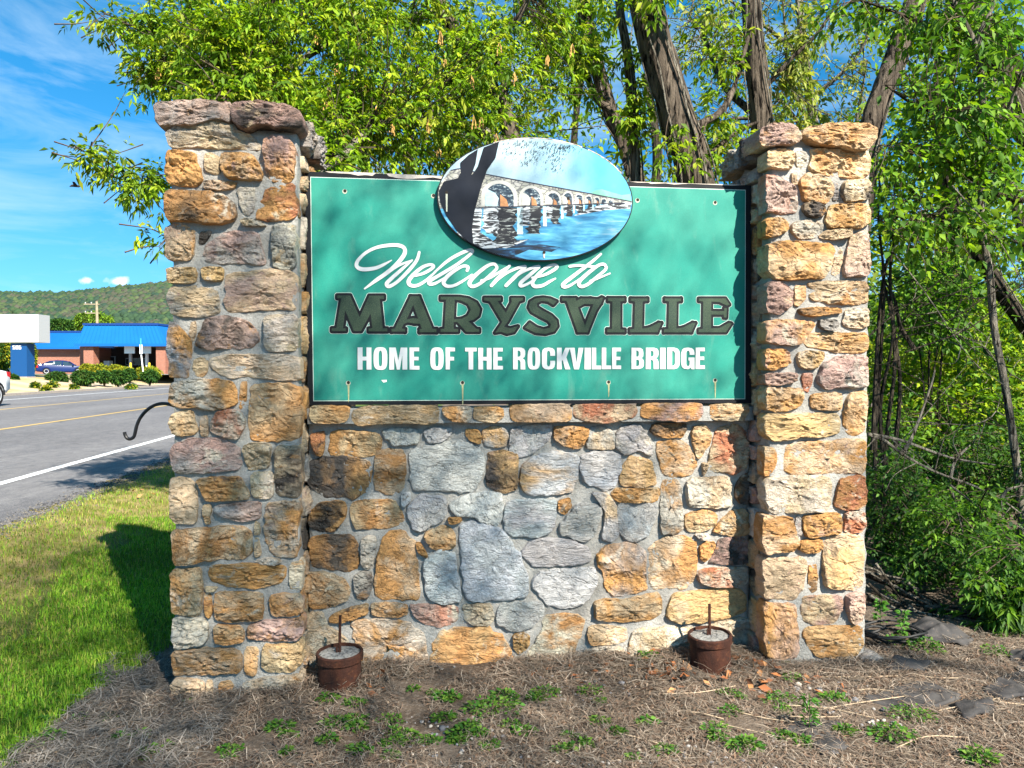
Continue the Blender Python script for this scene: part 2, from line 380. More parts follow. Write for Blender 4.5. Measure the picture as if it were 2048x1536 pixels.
WALL_STONES="""
OR 632 1266 702 1280 699 1187 687 1157 669 1157 643 1217
OT 731 1277 790 1288 932 1278 980 1268 999 1237 992 1177 956 1153 884 1145 790 1155 731 1162
gW 1007 1286 1088 1297 1184 1287 1199 1260 1193 1214 1124 1209 1058 1203 1040 1237 1016 1243
gg 1218 1284 1300 1298 1367 1288 1373 1270 1318 1222 1245 1216
YO 1453 1288 1514 1281 1529 1250 1523 1210 1465 1232 1449 1257
gY 1539 1281 1588 1299 1650 1298 1678 1242 1657 1193 1551 1191 1539 1244
gg 1694 1285 1756 1294 1719 1223 1682 1199 1685 1242
DO 625 1122 701 1144 801 1146 908 1129 938 1111 946 1020 931 971 884 936 848 921 789 938 700 940 654 977 616 1020
OT 965 1135 980 1177 1040 1182 1106 1175 1124 1145 1123 1059 1114 974 1075 938 1003 955 961 977
gg 1148 1175 1239 1198 1324 1228 1403 1230 1514 1195 1545 1126 1539 1040 1508 960 1421 949 1299 961 1153 967 1148 1077
DY 1570 1157 1638 1168 1719 1164 1725 1068 1719 956 1657 938 1601 958 1560 984 1563 1076
DO 624 857 671 898 730 915 806 907 812 847 788 799 747 751 682 759 618 785
TO 836 888 884 915 1069 914 1087 871 1114 815 1105 778 1026 768 919 765 865 769 842 816
gg 1102 944 1147 952 1150 912 1111 873
bg 1135 876 1196 935 1281 934 1336 920 1348 840 1323 804 1201 742 1165 759 1135 821
gg 1360 883 1452 936 1576 946 1638 939 1653 876 1625 765 1576 766 1489 818 1403 826 1366 852
OO 1354 809 1415 814 1421 795 1360 784
TO 1238 738 1329 773 1384 734 1390 654 1323 647 1262 652 1226 714
bb 1418 783 1514 793 1600 760 1657 721 1713 644 1757 568 1782 499 1785 392 1763 365 1638 360 1489 363 1445 367 1424 511 1418 641
WG 898 711 931 725 966 715 960 624 942 563 918 552 894 577 895 656
OD 629 724 729 737 853 730 871 669 876 578 864 554 835 537 770 548 640 573 626 634
OT 1002 696 1026 744 1117 748 1171 685 1183 586 1198 432 1191 377 1085 381 977 391 959 429 966 526 978 623
OO 1183 678 1201 678 1237 615 1231 603 1195 635
bb 1219 579 1298 641 1347 643 1384 611 1402 511 1421 362 1365 349 1310 348 1237 388 1225 493
gg 1712 1277 1777 1309 1915 1305 1912 1249 1856 1191 1804 1147 1725 1135 1680 1161
TO 1935 1295 2001 1300 2114 1286 2117 1254 2087 1189 2061 1176 1981 1196 1928 1230
gT 2127 1286 2201 1292 2261 1265 2275 1219 2255 1167 2174 1171 2104 1178
gW 2268 1252 2315 1298 2403 1303 2444 1257 2475 1177 2479 1131 2404 1165 2322 1139 2278 1173
OD 2485 1306 2677 1308 2670 1268 2650 1235 2574 1232 2499 1243 2471 1270
TO 2705 1247 2725 1287 2774 1300 2809 1260 2809 1200 2774 1153 2747 1107 2726 1147
OT 2513 1203 2595 1215 2670 1201 2705 1161 2740 1094 2733 1054 2706 1024 2644 1008 2547 1023 2527 1097 2506 1157
TR 2857 1273 2920 1299 2990 1292 3033 1251 3040 1150 3020 1069 2964 1023 2887 1031 2810 1052 2816 1133 2837 1213
TT 2771 1080 2785 1083 2789 1039 2775 1020
wY 1738 1024 1758 1095 1823 1140 1902 1158 2001 1157 2068 1117 2061 1025 2028 941 1935 926 1804 926 1745 966
gb 2081 1143 2168 1158 2268 1153 2306 1126 2302 1061 2269 969 2215 937 2148 978 2101 985 2068 1051
YT 2323 1087 2356 1126 2431 1118 2479 1091 2486 1038 2503 971 2404 960 2303 968 2296 1021
OT 2249 923 2282 952 2404 946 2520 951 2520 911 2500 878 2371 878 2283 880
bg 1673 890 1777 900 1935 894 1939 818 1935 747 1896 715 1823 697 1706 701 1653 747 1653 838
OO 1955 890 2015 902 2021 862 1988 817 1955 831
gg 1955 753 2002 804 2055 868 2108 873 2192 862 2192 799 2162 714 2108 666 2068 668 2015 692 1969 706
gT 2135 932 2229 924 2269 863 2279 777 2286 698 2256 659 2196 671 2212 772 2212 871
gb 2286 856 2323 875 2405 870 2500 872 2504 805 2480 739 2446 674 2378 652 2310 677 2283 744
GO 2537 990 2630 992 2651 935 2655 801 2655 715 2604 693 2531 695 2531 871
WT 2678 974 2706 1001 2817 1005 2922 1004 2947 943 2944 842 2853 834 2700 844 2679 894
OT 2676 794 2714 810 2804 821 2846 797 2843 757 2818 724 2749 702 2693 704 2672 741
OT 2832 703 2888 762 2958 821 3014 820 3050 779 3046 704 3022 668 2930 674 2874 689
DO 2964 942 2992 996 3048 1028 3087 994 3091 913 3063 859 3000 854 2961 895
gg 1745 615 1804 682 1935 688 2035 669 2122 623 2139 570 2122 551 2055 537 1936 537 1824 531 1771 575
GO 2169 596 2216 634 2324 647 2405 635 2450 594 2447 507 2450 381 2372 364 2257 355 2216 389 2209 482 2176 549
OW 2470 620 2528 665 2645 678 2735 652 2742 585 2736 464 2715 405 2667 379 2577 396 2495 379 2467 420 2467 540
OO 2756 611 2791 637 2847 636 2819 562 2784 530 2763 551
PD 2826 549 2874 655 2994 665 3047 637 3048 522 2981 510 2889 516 2819 522
GW 2728 686 2791 691 2805 670 2763 658
WR 2743 467 2792 489 2903 492 3037 491 3045 423 3017 390 2904 391 2792 398 2750 426
gg 1810 466 1856 503 2002 518 2149 517 2179 466 2169 414 2122 343 2056 306 1982 299 1890 319 1857 366 1810 420
TO 2149 322 2203 340 2338 328 2509 368 2536 320 2533 254 2475 216 2339 211 2237 222 2163 235
YO 2571 285 2612 351 2750 366 2890 381 2995 370 3035 322 3032 240 2891 205 2751 191 2626 196 2564 226
gg 1719 345 1778 336 1857 340 1876 306 1857 254 1804 204 1725 182 1614 225 1608 284 1640 341
WO 1876 254 1962 263 2069 252 2099 225 2089 172 2056 101 2036 10 1903 -4 1778 3 1778 48 1824 118 1863 182
TO 2109 145 2129 190 2203 194 2332 172 2342 115 2319 96 2237 93 2136 91
TG 2076 28 2110 59 2204 78 2305 70 2332 29 2326 -24 2217 -26 2083 -12
WT 2353 48 2373 160 2544 169 2717 159 2738 117 2696 65 2696 -29 2613 -31 2346 -15
TG 2793 155 2877 186 3018 207 3060 171 3061 76 3019 3 2948 -7 2892 57
YO 1703 163 1757 173 1791 153 1788 103 1738 52 1707 94
TO 611 507 628 543 716 534 799 501 837 433 810 391 745 363 692 347 627 356 613 423
GD 858 511 900 537 936 536 946 496 941 429 917 393 876 392 855 444
TO 727 297 786 331 870 352 926 362 923 314 875 303 804 276 727 279
TO 944 362 1043 364 1131 348 1131 305 1085 289 995 298 947 306
PR 1149 347 1237 347 1378 332 1402 319 1399 257 1365 234 1304 224 1225 246 1182 278 1158 316
TW 1427 337 1513 340 1588 330 1594 262 1575 228 1488 229 1445 261
TW 607 314 645 334 686 323 721 237 798 197 839 122 809 62 667 57 614 72 606 205
WO 831 269 917 280 1055 268 1146 249 1212 197 1233 122 1242 72 1218 -1 1181 -30 1054 -23 964 -13 881 59 863 170
YO 1267 121 1298 187 1377 215 1482 216 1575 206 1644 160 1694 70 1700 7 1688 -37 1575 -43 1451 -37 1353 -32 1255 22
"""
SLAB_LETTERS="""
M|776.7 1993.6 842.1 1994.4 890.7 1882.5 940.8 1994.4 1016.2 1995.4 1016.1 1978.9 995.2 1976.3 1009.8 1824.6 1033.1 1823.6 1033.1 1808.3 936.7 1807.7 936.7 1822.9 955.8 1824.3 947.4 1900.6 897.9 1809.2 860.4 1808.9 816.6 1916.9 805.9 1823.2 820.2 1822.1 820.2 1808.7 748.5 1808.2 748.5 1822.8 771.4 1823 796.7 1978 776.7 1979.6
A|1154.5 1993.5 1199.7 1994.1 1269 1823.5 1289.7 1822.5 1289.6 1805.8 1201.1 1805.2 1201.1 1821.2 1212.9 1822.5 1203 1849.7 1174.7 1850.7 1139.5 1856.3 1119 1847.9 1107.2 1824.1 1124.8 1821.3 1124.8 1807.7 1054.6 1807.3 1054.7 1820.8 1072.2 1823.3|1167.9 1948.8 1193.6 1876.3 1166 1879 1133.7 1871.6
R|1311.9 1993.1 1411.7 1994.3 1459.4 1987.1 1501.3 1965.5 1522.2 1929.9 1513.2 1894 1486.2 1872.8 1459.3 1864.8 1501.1 1825.1 1516.1 1824 1516.1 1809.1 1447.2 1808.6 1399.6 1860.2 1380.5 1860 1380.5 1824.3 1404.3 1823.2 1404.3 1808.3 1311.5 1807.7 1311.6 1822.6 1331.1 1823.9 1340.3 1976.8 1311.8 1978.3|1386.6 1977.3 1417.6 1974.7 1456.4 1956.1 1471.3 1926.4 1453.3 1893.4 1423.4 1878.2 1381.7 1874.9
Y|1543.3 1991.1 1632.4 1992.2 1632.4 1977.8 1614.3 1972.8 1659 1912.1 1691.1 1973.7 1688.1 1978.5 1688.1 1991.7 1751.9 1992.4 1751.9 1979.2 1730.6 1972.9 1669.9 1864.1 1648.7 1838.1 1682 1829.4 1724.5 1840.5 1703.3 1808.5 1663.8 1799.2 1633.6 1809.8 1600.4 1804.8 1639.6 1862.1 1573.3 1971.1 1543.3 1976.8
S|1935.1 1976.6 1915.9 1955.5 1885.7 1973.5 1850.5 1976.9 1826.3 1964 1830.1 1943.9 1860.2 1925.3 1905 1901.8 1935.2 1873.6 1940.4 1842 1921.1 1813.4 1873.1 1800.5 1818.7 1805.2 1761.4 1832.5 1788.1 1861.7 1825.1 1836.8 1863.4 1825.7 1895.5 1833.5 1903.1 1851.2 1885.8 1870 1837.8 1893.6 1796.4 1916.5 1781.7 1941.5 1790 1973 1818.6 1990.3 1860.1 1995.9 1898.5 1991.3
V|1964.6 1994 2040.1 1994.9 2042 1980.3 2069.2 1993.3 2121 1993.9 2160 1990 2182.8 1999.8 2191.3 1996.7 2179.6 1967.9 2153.7 1929.5 2105.1 1810.2 2050 1809.8 1988.5 1978.4 1964.6 1979.4|2051.1 1944.3 2085.4 1963.7 2137.3 1962.4 2090.1 1847.6
I|2217.4 1997 2310.4 1998.1 2310.4 1982.1 2287.5 1978.7 2287.9 1828.6 2310.9 1825.6 2310.9 1811.5 2213.9 1810.9 2213.9 1826.8 2240 1829.6 2241.6 1978.2 2217.4 1981.1
L|2344.6 1996.6 2439 1997.7 2439 1983.6 2412.6 1980.1 2409.7 1832.7 2449.4 1839.4 2502.5 1865.5 2519.1 1863.7 2496 1812.7 2340.5 1811.7 2340.5 1827.7 2364.8 1830.4 2368.4 1979.6 2344.6 1982.5
L|2536.6 1998.9 2630 2000 2630.1 1985.8 2605.3 1982.3 2603.9 1834 2642.8 1840.7 2696.4 1867 2713.2 1865.2 2689.9 1813.9 2532.6 1812.9 2532.5 1829 2557.2 1831.8 2560.6 1981.8 2536.6 1984.8
E|2730.8 2001.2 2885 2003.1 2909 1969.5 2893.4 1962.9 2851.2 1981.9 2803.7 1984.6 2802.6 1933.4 2877.2 1932.8 2877.2 1949.7 2893.5 1949.9 2891 1896.5 2875.4 1896.4 2875.3 1913.3 2802.7 1912.6 2803.1 1837.4 2851.9 1839 2906.2 1868.7 2921.8 1864.2 2889.4 1815.2 2730.3 1814.2 2730.2 1830.4 2753.8 1833.1 2756.5 1984 2730.8 1987
"""
SCRIPT_STROKES="""
W|1056.5 2181.3 5.1 1017 2158.5 15.2 974.6 2139.4 19.0 920.2 2131.1 21.6 887.1 2136.7 21.6 875.2 2154.8 20.3 887.3 2182.5 17.8 926.5 2219.8 16.5 980.9 2246.6 17.8 1041.6 2258.8 19.0 1090.2 2259.8 20.3 1119.4 2248.2 20.3 1125.4 2223.7 21.6 1109.5 2192.7 22.8 1071.6 2149 22.8 1022.9 2108.3 21.6 974.4 2073.9 19.0 916.8 2030.2 8.9
W|944.1 2053.2 10.1 1016.8 2102.1 13.9 1089.9 2152.4 13.9 1163.2 2183.2 8.9
W|1163.2 2183.2 10.1 1102 2128 17.8 1047.1 2078 20.3 1030 2056.3 20.3 1044 2044.2 19.0 1089.7 2072.5 17.8 1150.9 2135 19.0 1187.7 2184.9 17.8 1200.1 2225.2 15.2
e|1153.8 2096.9 11.4 1212.1 2111.3 15.2 1255.2 2133.6 17.8 1274.9 2152.5 17.8 1258.3 2161.5 16.5 1218.3 2148.4 17.8 1172.2 2110.7 20.3 1144.6 2073.3 21.6 1153.7 2051.9 20.3 1187.4 2050.5 17.8 1230.4 2074.6 15.2 1285.9 2124.9 11.4
l|1279.8 2121.7 11.4 1347.8 2181.6 16.5 1409.9 2219.9 17.8 1465.9 2242.8 17.8 1481.5 2236.9 16.5 1462.7 2214.7 16.5 1397.4 2163.9 17.8 1310.6 2109.8 19.0 1255 2074.9 19.0 1255 2059.5 17.8 1285.8 2064.3 15.2 1341.5 2097.9 11.4
c|1452.1 2133.8 16.5 1456.4 2152.5 16.5 1431.5 2157.1 16.5 1391.1 2135.9 19.0 1347.7 2101.1 21.6 1327.8 2069.8 21.6 1344.5 2050.2 19.0 1381.7 2053.2 16.5 1428.3 2077.5 13.9 1478.2 2112.5 10.1
o|1611.1 2155.2 16.5 1597.3 2170.5 16.5 1565.9 2163.7 17.8 1522 2131.8 20.3 1478.2 2090.7 21.6 1464.5 2064.4 21.6 1481.3 2049.7 19.0 1518.8 2065.1 17.8 1572.1 2107.7 17.8 1606.7 2142.6 16.5 1611.1 2155.2 16.5
o|1528.2 2082.1 13.9 1572.1 2095.2 12.7 1622.4 2127.2 12.7 1679.2 2162.6 11.4
m|1679.2 2163.8 15.2 1635 2114.9 20.3 1581.5 2056 19.0
m|1590.9 2067.4 11.4 1660.2 2121.6 13.9 1723.5 2152.1 16.5 1761.5 2160.9 16.5
m|1764.7 2159 16.5 1717.1 2113.1 20.3 1660.2 2057.2 19.0
m|1669.7 2068.6 11.4 1736.1 2122.8 13.9 1799.6 2153.3 16.5 1836.6 2162.1 16.5
m|1839.2 2160.3 16.5 1786.9 2114.2 20.3 1739.3 2072.7 20.3 1742.5 2055.8 17.8 1780.6 2070.1 13.9 1825.2 2102.2 10.1
e|1799.5 2100.8 11.4 1863.2 2115.6 15.2 1914.4 2141.6 17.7 1936.8 2162.1 17.7 1917.6 2171.9 16.5 1876 2154.8 17.7 1830 2115.1 20.3 1802.7 2076.9 21.5 1815.4 2055.1 20.3 1856.9 2060.1 17.7 1895.2 2081.4 15.2 1927.3 2098.9 8.9
t|2177.7 2234.8 12.7 2120.7 2186.2 17.7 2023.7 2111.8 20.3 1972.3 2071.8 20.3 1971 2055.4 19.0 1998 2057.7 16.5 2036.7 2080.4 12.7 2075.4 2109.4 8.9
t|2005.6 2165.2 13.9 2055.9 2171.1 15.2 2114.2 2167.1 13.9 2153.2 2165.9 11.4
o|2208.5 2162.4 16.5 2195.5 2179.3 16.5 2166.2 2174.3 17.7 2120.7 2141.8 20.3 2069 2096.7 21.5 2056.1 2071.1 21.5 2072.3 2057.4 19.0 2107.9 2071.9 17.7 2159.8 2113.9 17.7 2198.8 2146.3 16.5 2208.5 2162.4 16.5
o|2120.8 2087.9 13.9 2159.8 2102.5 12.7 2228.2 2130.9 8.9
"""
BLOCK_LETTERS="""
H 879.2 950.5 1607.7 1724
O 961.3 1032.5 1606.5 1725.5
M 1042.7 1136 1607.7 1724
E 1148 1199.5 1607.8 1724.4
O 1257 1326.6 1606.6 1725.4
F 1338.1 1387.3 1608.4 1724.6
T 1441.2 1502.2 1608.4 1724.4
H 1511.2 1582.2 1608.5 1724
E 1591.3 1643.2 1608.5 1724.4
R 1698 1765.3 1609.1 1726
O 1776.7 1844.4 1608.4 1726.9
C 1854.6 1926.5 1608.5 1727.2
K 1936.6 2010.2 1609.8 1726.2
V 2006.2 2082.8 1609.8 1726.5
I 2089.1 2123 1609.8 1726.8
L 2129.3 2180.4 1609.8 1727
L 2184.7 2236.6 1610.5 1727.2
E 2242.2 2292.4 1611.1 1727.4
B 2350.6 2421 1611.2 1727.8
R 2431.3 2504.7 1611.2 1728.1
I 2511.6 2543.3 1611.2 1728.5
D 2552.2 2624.9 1611.2 1729.3
G 2633.2 2708.3 1610.6 1730.2
E 2715.1 2768.3 1611.9 1729.9
"""
BOARD_EDGE=[(0.6154,2.6308),(3.0325,2.6324),(3.0396,1.4215),(0.6249,1.4238)]
BOARD_GREEN=[(0.6455,2.6010),(2.9976,2.6037),(3.0014,1.4469),(0.6554,1.4471)]
PEEL_LEFT=[(0.7176,2.6354),(0.8141,2.6356),(0.9822,2.6350),(1.1033,2.6328),(1.2254,2.6312),(1.3287,2.6290),(1.3207,2.6133),(1.2745,2.6211),(1.2254,2.6152),(1.1398,2.6088),(1.0911,2.6110),(1.0426,2.6198),(1.0305,2.6335),(0.9761,2.6329),(0.9580,2.6190),(0.9219,2.6221),(0.8858,2.6179),(0.8439,2.6256),(0.7842,2.6267),(0.7366,2.6282)]
PEEL_RIGHT=[(2.3382,2.6327),(2.4402,2.6327),(2.5794,2.6325),(2.7131,2.6328),(2.8479,2.6343),(2.9837,2.6333),(2.9157,2.6286),(2.7804,2.6297),(2.6729,2.6315),(2.5861,2.6237),(2.5395,2.6293),(2.4600,2.6237),(2.4402,2.6295),(2.3809,2.6283)]
HOLES=[(0.8176,2.5365),(1.2754,2.5264),(2.3830,2.5339),(2.8241,2.5325),(0.8317,1.5404),(1.4272,1.5393),(2.2232,1.5405),(2.8290,1.5505)]
OVAL_C=[(1.8109,2.5139)]
OVAL_X=[(1.2929,2.4993),(2.3461,2.5291),(1.8107,2.8388),(1.8111,2.1855)]
P_TRUNK=[(1.4146,2.6916),(1.4576,2.7329),(1.5069,2.7653),(1.4945,2.6882),(1.4729,2.6293),(1.4822,2.6388),(1.5069,2.6764),(1.5378,2.7756),(1.6184,2.8123),(1.5998,2.7225),(1.5563,2.6596),(1.5253,2.5727),(1.4881,2.4365),(1.4757,2.3563),(1.4818,2.2735),(1.5561,2.2350),(1.5065,2.2340),(1.4510,2.2759),(1.3957,2.3361),(1.3406,2.4143),(1.3102,2.4807),(1.3030,2.5415),(1.3287,2.5911),(1.3715,2.6016),(1.4022,2.6117),(1.4176,2.6428)]
P_DECK=[(1.3655,2.6533),(1.4084,2.6639),(1.5563,2.6381),(1.7840,2.6022)]
P_DECK2=[(1.7305,2.6098),(2.0467,2.5636),(2.3335,2.5185)]
P_HILL=[(2.1107,2.5561),(2.1428,2.5714),(2.1749,2.5768),(2.2265,2.5626),(2.2847,2.5486),(2.3314,2.5563),(2.3381,2.5155),(2.2266,2.5312)]
P_ARCHES=[(1.5266,1.7151,2.4610,2.6034),(1.7257,1.8534,2.4634,2.5800),(1.8657,1.9513,2.4674,2.5551),(1.9595,2.0162,2.4722,2.5560),(2.0276,2.0724,2.4756,2.5474),(2.0806,2.1217,2.4782,2.5396),(2.1300,2.1635,2.4856,2.5335),(2.1686,2.2009,2.4897,2.5265),(2.2085,2.2370,2.4938,2.5213)]
P_LEAFBOX=[(1.6059,2.8334),(2.0145,2.7495)]
P_WATERLINE=[(1.4326,2.4566),(2.3335,2.5091)]
# ---------------------------------------------------------------- ground, road, hill
RD=Vector((-.142,.99,0)).normalized(); LD=Vector((-.99,-.142,0)).normalized()
def sst(x,a,b):
    t=np.clip((x-a)/(b-a),0,1); return t*t*(3-2*t)
def gz(x,y):
    x=np.asarray(x,float); y=np.asarray(y,float)
    w=x*LD.x+y*LD.y
    z=.298*sst(w,1.5,3.3)+.95*sst(w,21.3,30)
    return z
def gzs(x,y): return float(gz(x,y))
xs=np.concatenate([np.arange(-2500,-60,80),np.arange(-60,-9,1.3),np.arange(-9,-3.2,.14),np.arange(-3.2,3.7,.04),np.arange(3.7,14,.3),np.arange(14,100,5),np.arange(100,2600,100)])
ys=np.concatenate([np.arange(-300,-20,20),np.arange(-20,2.1,.6),np.arange(2.1,5.3,.04),np.arange(5.3,15,.15),np.arange(15,110,1.5),np.arange(110,3000,60)])
X,Y=np.meshgrid(xs,ys); Z=gz(X,Y)
bump=np.zeros_like(Z)
for j,y in enumerate(ys):
    if -1<y<16:
        for i,x in enumerate(xs):
            if -9<x<12:
                w=x*LD.x+y*LD.y
                k=min(1,max(0,(3.3-w)/.8))
                b=.02*n3(x*1.7,y*1.7)+.012*n3(x*6,y*6,3)+(.008*n3(x*17,y*17,7) if abs(x)<3.8 and y<5.3 else 0)
                d=(x-WO.x)*WN.x+(y-WO.y)*WN.y; u=(x-WO.x)*WU.x+(y-WO.y)*WU.y
                if .5<u<3.2 and -.6<d<.5: b+=.03*max(0,1-abs(d-.12)/.4)*min(1,(u-.5)*4)*min(1,(3.2-u)*5)
                bump[j,i]=b*k
Z=Z+bump
cols=np.zeros((Z.size,3)); wv=X*LD.x+Y*LD.y
lawnline=(X-on(60,1500).x)*(on(335,1270).y-on(60,1500).y)-(Y-on(60,1500).y)*(on(335,1270).x-on(60,1500).x)
d2=(X-WO.x)*WN.x+(Y-WO.y)*WN.y
def nz2(sc,s=0): return np.array([[n3(x*sc,y*sc,s) if (abs(x)<70 and -2<y<110) else 0 for x in xs] for y in ys])
N1=nz2(.9)
grass=sst(-lawnline+.35*N1,-.15,.15)*(wv<3.6)
dry=sst(wv+.35*N1,1.95,2.7)*(wv<4)
bed=((wv>21)&(wv<60)&(Y>15)).astype(float)
cols[:,0]=grass.ravel(); cols[:,1]=dry.ravel(); cols[:,2]=bed.ravel()
def ground_material():
    m=Mat('ground_soil',.97,.1)
    a=m.n('ShaderNodeAttribute',attribute_name='tint'); sp=m.n('ShaderNodeSeparateColor'); m.l(a.outputs['Color'],sp.inputs[0])
    soil=m.mix(m.ramp(m.noise(2.2,6,.65),.35,.65),(.085,.06,.043),(.175,.135,.105))
    soil=m.mix(m.ramp(m.noise(40,4,.7),.5,.72),soil,(.24,.20,.165))
    soil=m.mix(m.ramp(m.noise(75,3,.6),.36,.30),soil,(.05,.045,.045))
    gr=m.mix(m.ramp(m.noise(3,5),.35,.65),(.035,.075,.014),(.075,.13,.02))
    dr=m.mix(m.ramp(m.noise(5,5),.35,.65),(.16,.16,.035),(.30,.23,.11))
    bd=m.mix(m.ramp(m.noise(.35,6,.6),.42,.6),(.46,.36,.26),(.34,.27,.12))
    c=m.mix(sp.outputs[0],soil,gr); c=m.mix(m.math('MULTIPLY',sp.outputs[1],sp.outputs[0]),c,dr); c=m.mix(sp.outputs[2],c,bd)
    m.base(c); m.bump(m.noise(45,6,.7),.9,.03); return m.m
GROUND=ground_material()
nx,ny=len(xs),len(ys)
V=np.stack([X.ravel(),Y.ravel(),Z.ravel()],1)
ii=(np.arange(ny-1)[:,None]*nx+np.arange(nx-1)[None,:]).ravel()
g=npmesh('ground',V,np.stack([ii,ii+1,ii+nx+1,ii+nx],1),GROUND,cols=cols,smooth=True,k=4); tag(g,kind='structure')
def strip(name,w0,w1,s0,s1,z,mat,step=1.0,edge=0,kind='structure'):
    n=max(2,int((s1-s0)/step)); v=[]; f=[]
    for k in range(n+1):
        s=s0+(s1-s0)*k/n; e=edge*n3(s*1.3,w0)+edge*.6*n3(s*5,w0)
        e+=edge*.5*n3(s*17,w0); a=RD*s+LD*(w0+e); b=RD*s+LD*w1; v+=[(a.x,a.y,z),(b.x,b.y,z)]
        if k: i=2*k; f.append((i-2,i,i+1,i-1))
    o=mk(name,v,f,mat); 
    if kind: o['kind']=kind
    return o
def asphalt():
    m=Mat('asphalt',.85,.3)
    c=m.mix(m.ramp(m.noise(.6,6,.6,.5,(1,.25,1)),.35,.66),(.065,.065,.072),(.135,.133,.138))
    c=m.mix(m.ramp(m.noise(70,3,.8),.42,.66),c,(.22,.21,.21))
    c=m.mix(m.ramp(m.noise(85,2,.8,vec=(1.1,1,1)),.40,.30),c,(.05,.05,.055))
    c=m.mix(1.0,c,m.mix(m.ramp(m.noise(9,5,.75,.3,(1,.5,1)),.32,.68),(.72,.72,.74),(1.25,1.24,1.22)),'MULTIPLY'); m.base(c); m.bump(m.noise(85,4,.8),.7,.01); return m.m
ASPH=asphalt()
road=strip('road',3.38,20.6,-60,900,.302,ASPH,.12,.16)
def paint(name,c):
    m=Mat(name,.7,.2); w=m.ramp(m.noise(30,5,.7),.30,.46)
    m.base(m.mix(w,tuple(x*.45 for x in c),c)); return m.m
WPAINT=paint('white_road_paint',(.74,.76,.78)); YPAINT=paint('yellow_road_paint',(.50,.34,.10))
for w0,mt,nm in ((4.56,WPAINT,'edge_line'),(8.85,YPAINT,'centre_line'),(13.45,YPAINT,'centre_line'),(17.8,WPAINT,'edge_line')):
    strip(nm,w0,w0+.13,-60,900,.307,mt,3)
MASONGREY=plain('kerb_concrete',(.34,.29,.25),.9,.1)
kb=MB()
for k in range(0,60):
    s=20+k*3; a=RD*s+LD*20.6; b=RD*(s+2.985)+LD*20.6; q=LD*.35
    kb.hexa([(p.x,p.y,z) for z in (.2,.43) for p in (a,b,b+q,a+q)])
tag(kb.build('kerb',MASONGREY),kind='structure')
# raised lot round the bank
lot=MB(); P=[at(60,748,75),at(335,752,72)]
LOT=plain('lot_asphalt',(.24,.23,.22),.9,.2)
tag(mk('parking_lot',[(-75,69,1.262),(-33,69,1.262),(-30,120,1.262),(-85,120,1.262)],[(0,1,2,3)],LOT),kind='structure')
GRASSFAR=plain('far_lawn_grass',(.075,.13,.015),.95,.1,.4,.8)
v=[];f=[]
for i in range(24):
    for j in range(9):
        x=-62+i*1.0; y=56+j*1.35; w=x*LD.x+y*LD.y; v.append((x,y,gzs(x,y)+.03+.02*n3(x,y)))
for i in range(23):
    for j in range(8): a=i*9+j; f.append((a,a+9,a+10,a+1))
tag(mk('far_lawn',v,f,GRASSFAR,smooth=True),kind='structure')
# wooded ridge
def ridge(x):
    px=1024+x/.6085
    return 1.6+(742-np.interp(px,[-1500,-400,0,120,200,250,335,450,700,1100,1700,2600,3600],[640,600,592,594,587,580,573,562,570,600,590,610,640]))/1479*900
HX=np.arange(-1900,1700,18.); HY=np.concatenate([np.arange(330,920,20),np.arange(940,1500,70)])
HXX,HYY=np.meshgrid(HX,HY)
def hz(x,y):
    u=np.clip((y-330)/570,0,1.0); s=u**1.25
    b=np.clip((y-900)/600,0,1)
    return -.6+ridge(x*900/np.maximum(y,330)*np.where(y<900,1,1))*s*(1-.5*b)
HZ=hz(HXX,HYY)
for j in range(len(HY)):
    for i in range(len(HX)): HZ[j,i]+=min(1,max(0,(HY[j]-340)/100))*(3.5*n3(HX[i]*.008,HY[j]*.008)+2*n3(HX[i]*.03,HY[j]*.03)-3)
HILLM=plain('hill_floor',(.05,.075,.03),1,.05,.4,.02)
ii=(np.arange(len(HY)-1)[:,None]*len(HX)+np.arange(len(HX)-1)[None,:]).ravel(); q=len(HX)
tag(npmesh('hill',np.stack([HXX.ravel(),HYY.ravel(),HZ.ravel()],1),np.stack([ii,ii+1,ii+q+1,ii+q],1),HILLM,smooth=True,k=4),kind='structure')
def tintmat(name,rough=.9,trans=0,spec=.15,grain=0):
    m=Mat(name,rough,spec); c=m.attr('tint')
    if grain: c=m.mix(1.0,c,m.mix(m.ramp(m.noise(grain,4),.3,.7),(.55,.55,.55),(1.3,1.3,1.3)),'MULTIPLY')
    m.base(c)
    if trans:
        t=m.n('ShaderNodeBsdfTranslucent'); m.l(m.mix(1.0,c,(1.25,1.3,.55),'MULTIPLY'),t.inputs[0])
        x=m.n('ShaderNodeMixShader'); x.inputs[0].default_value=trans; out=m.t.nodes['Material Output']
        m.l(m.b.outputs[0],x.inputs[1]); m.l(t.outputs[0],x.inputs[2]); m.l(x.outputs[0],out.inputs[0])
    return m.m
FARWOOD=tintmat('far_tree_crowns',1,0,.05)
bm=bmesh.new(); bmesh.ops.create_icosphere(bm,subdivisions=1,radius=1); IV=np.array([v.co[:] for v in bm.verts]); IF=np.array([[v.index for v in f.verts] for f in bm.faces]); bm.free()
bm=bmesh.new(); bmesh.ops.create_icosphere(bm,subdivisions=2,radius=1); IV2=np.array([v.co[:] for v in bm.verts]); IF2=np.array([[v.index for v in f.verts] for f in bm.faces]); bm.free()
NB=15000
px=np.concatenate([RN.uniform(-250,480,12000),RN.uniform(-900,2600,NB-12000)]); yy=RN.uniform(0,1,NB)**.75*590+340
yy[:1500]=RN.uniform(840,930,1500)
bx=(px-1024)/F*yy; bz=hz(bx,yy)
rr=RN.uniform(2.4,4.6,NB); rr*=np.clip(yy/700,.75,1.15)
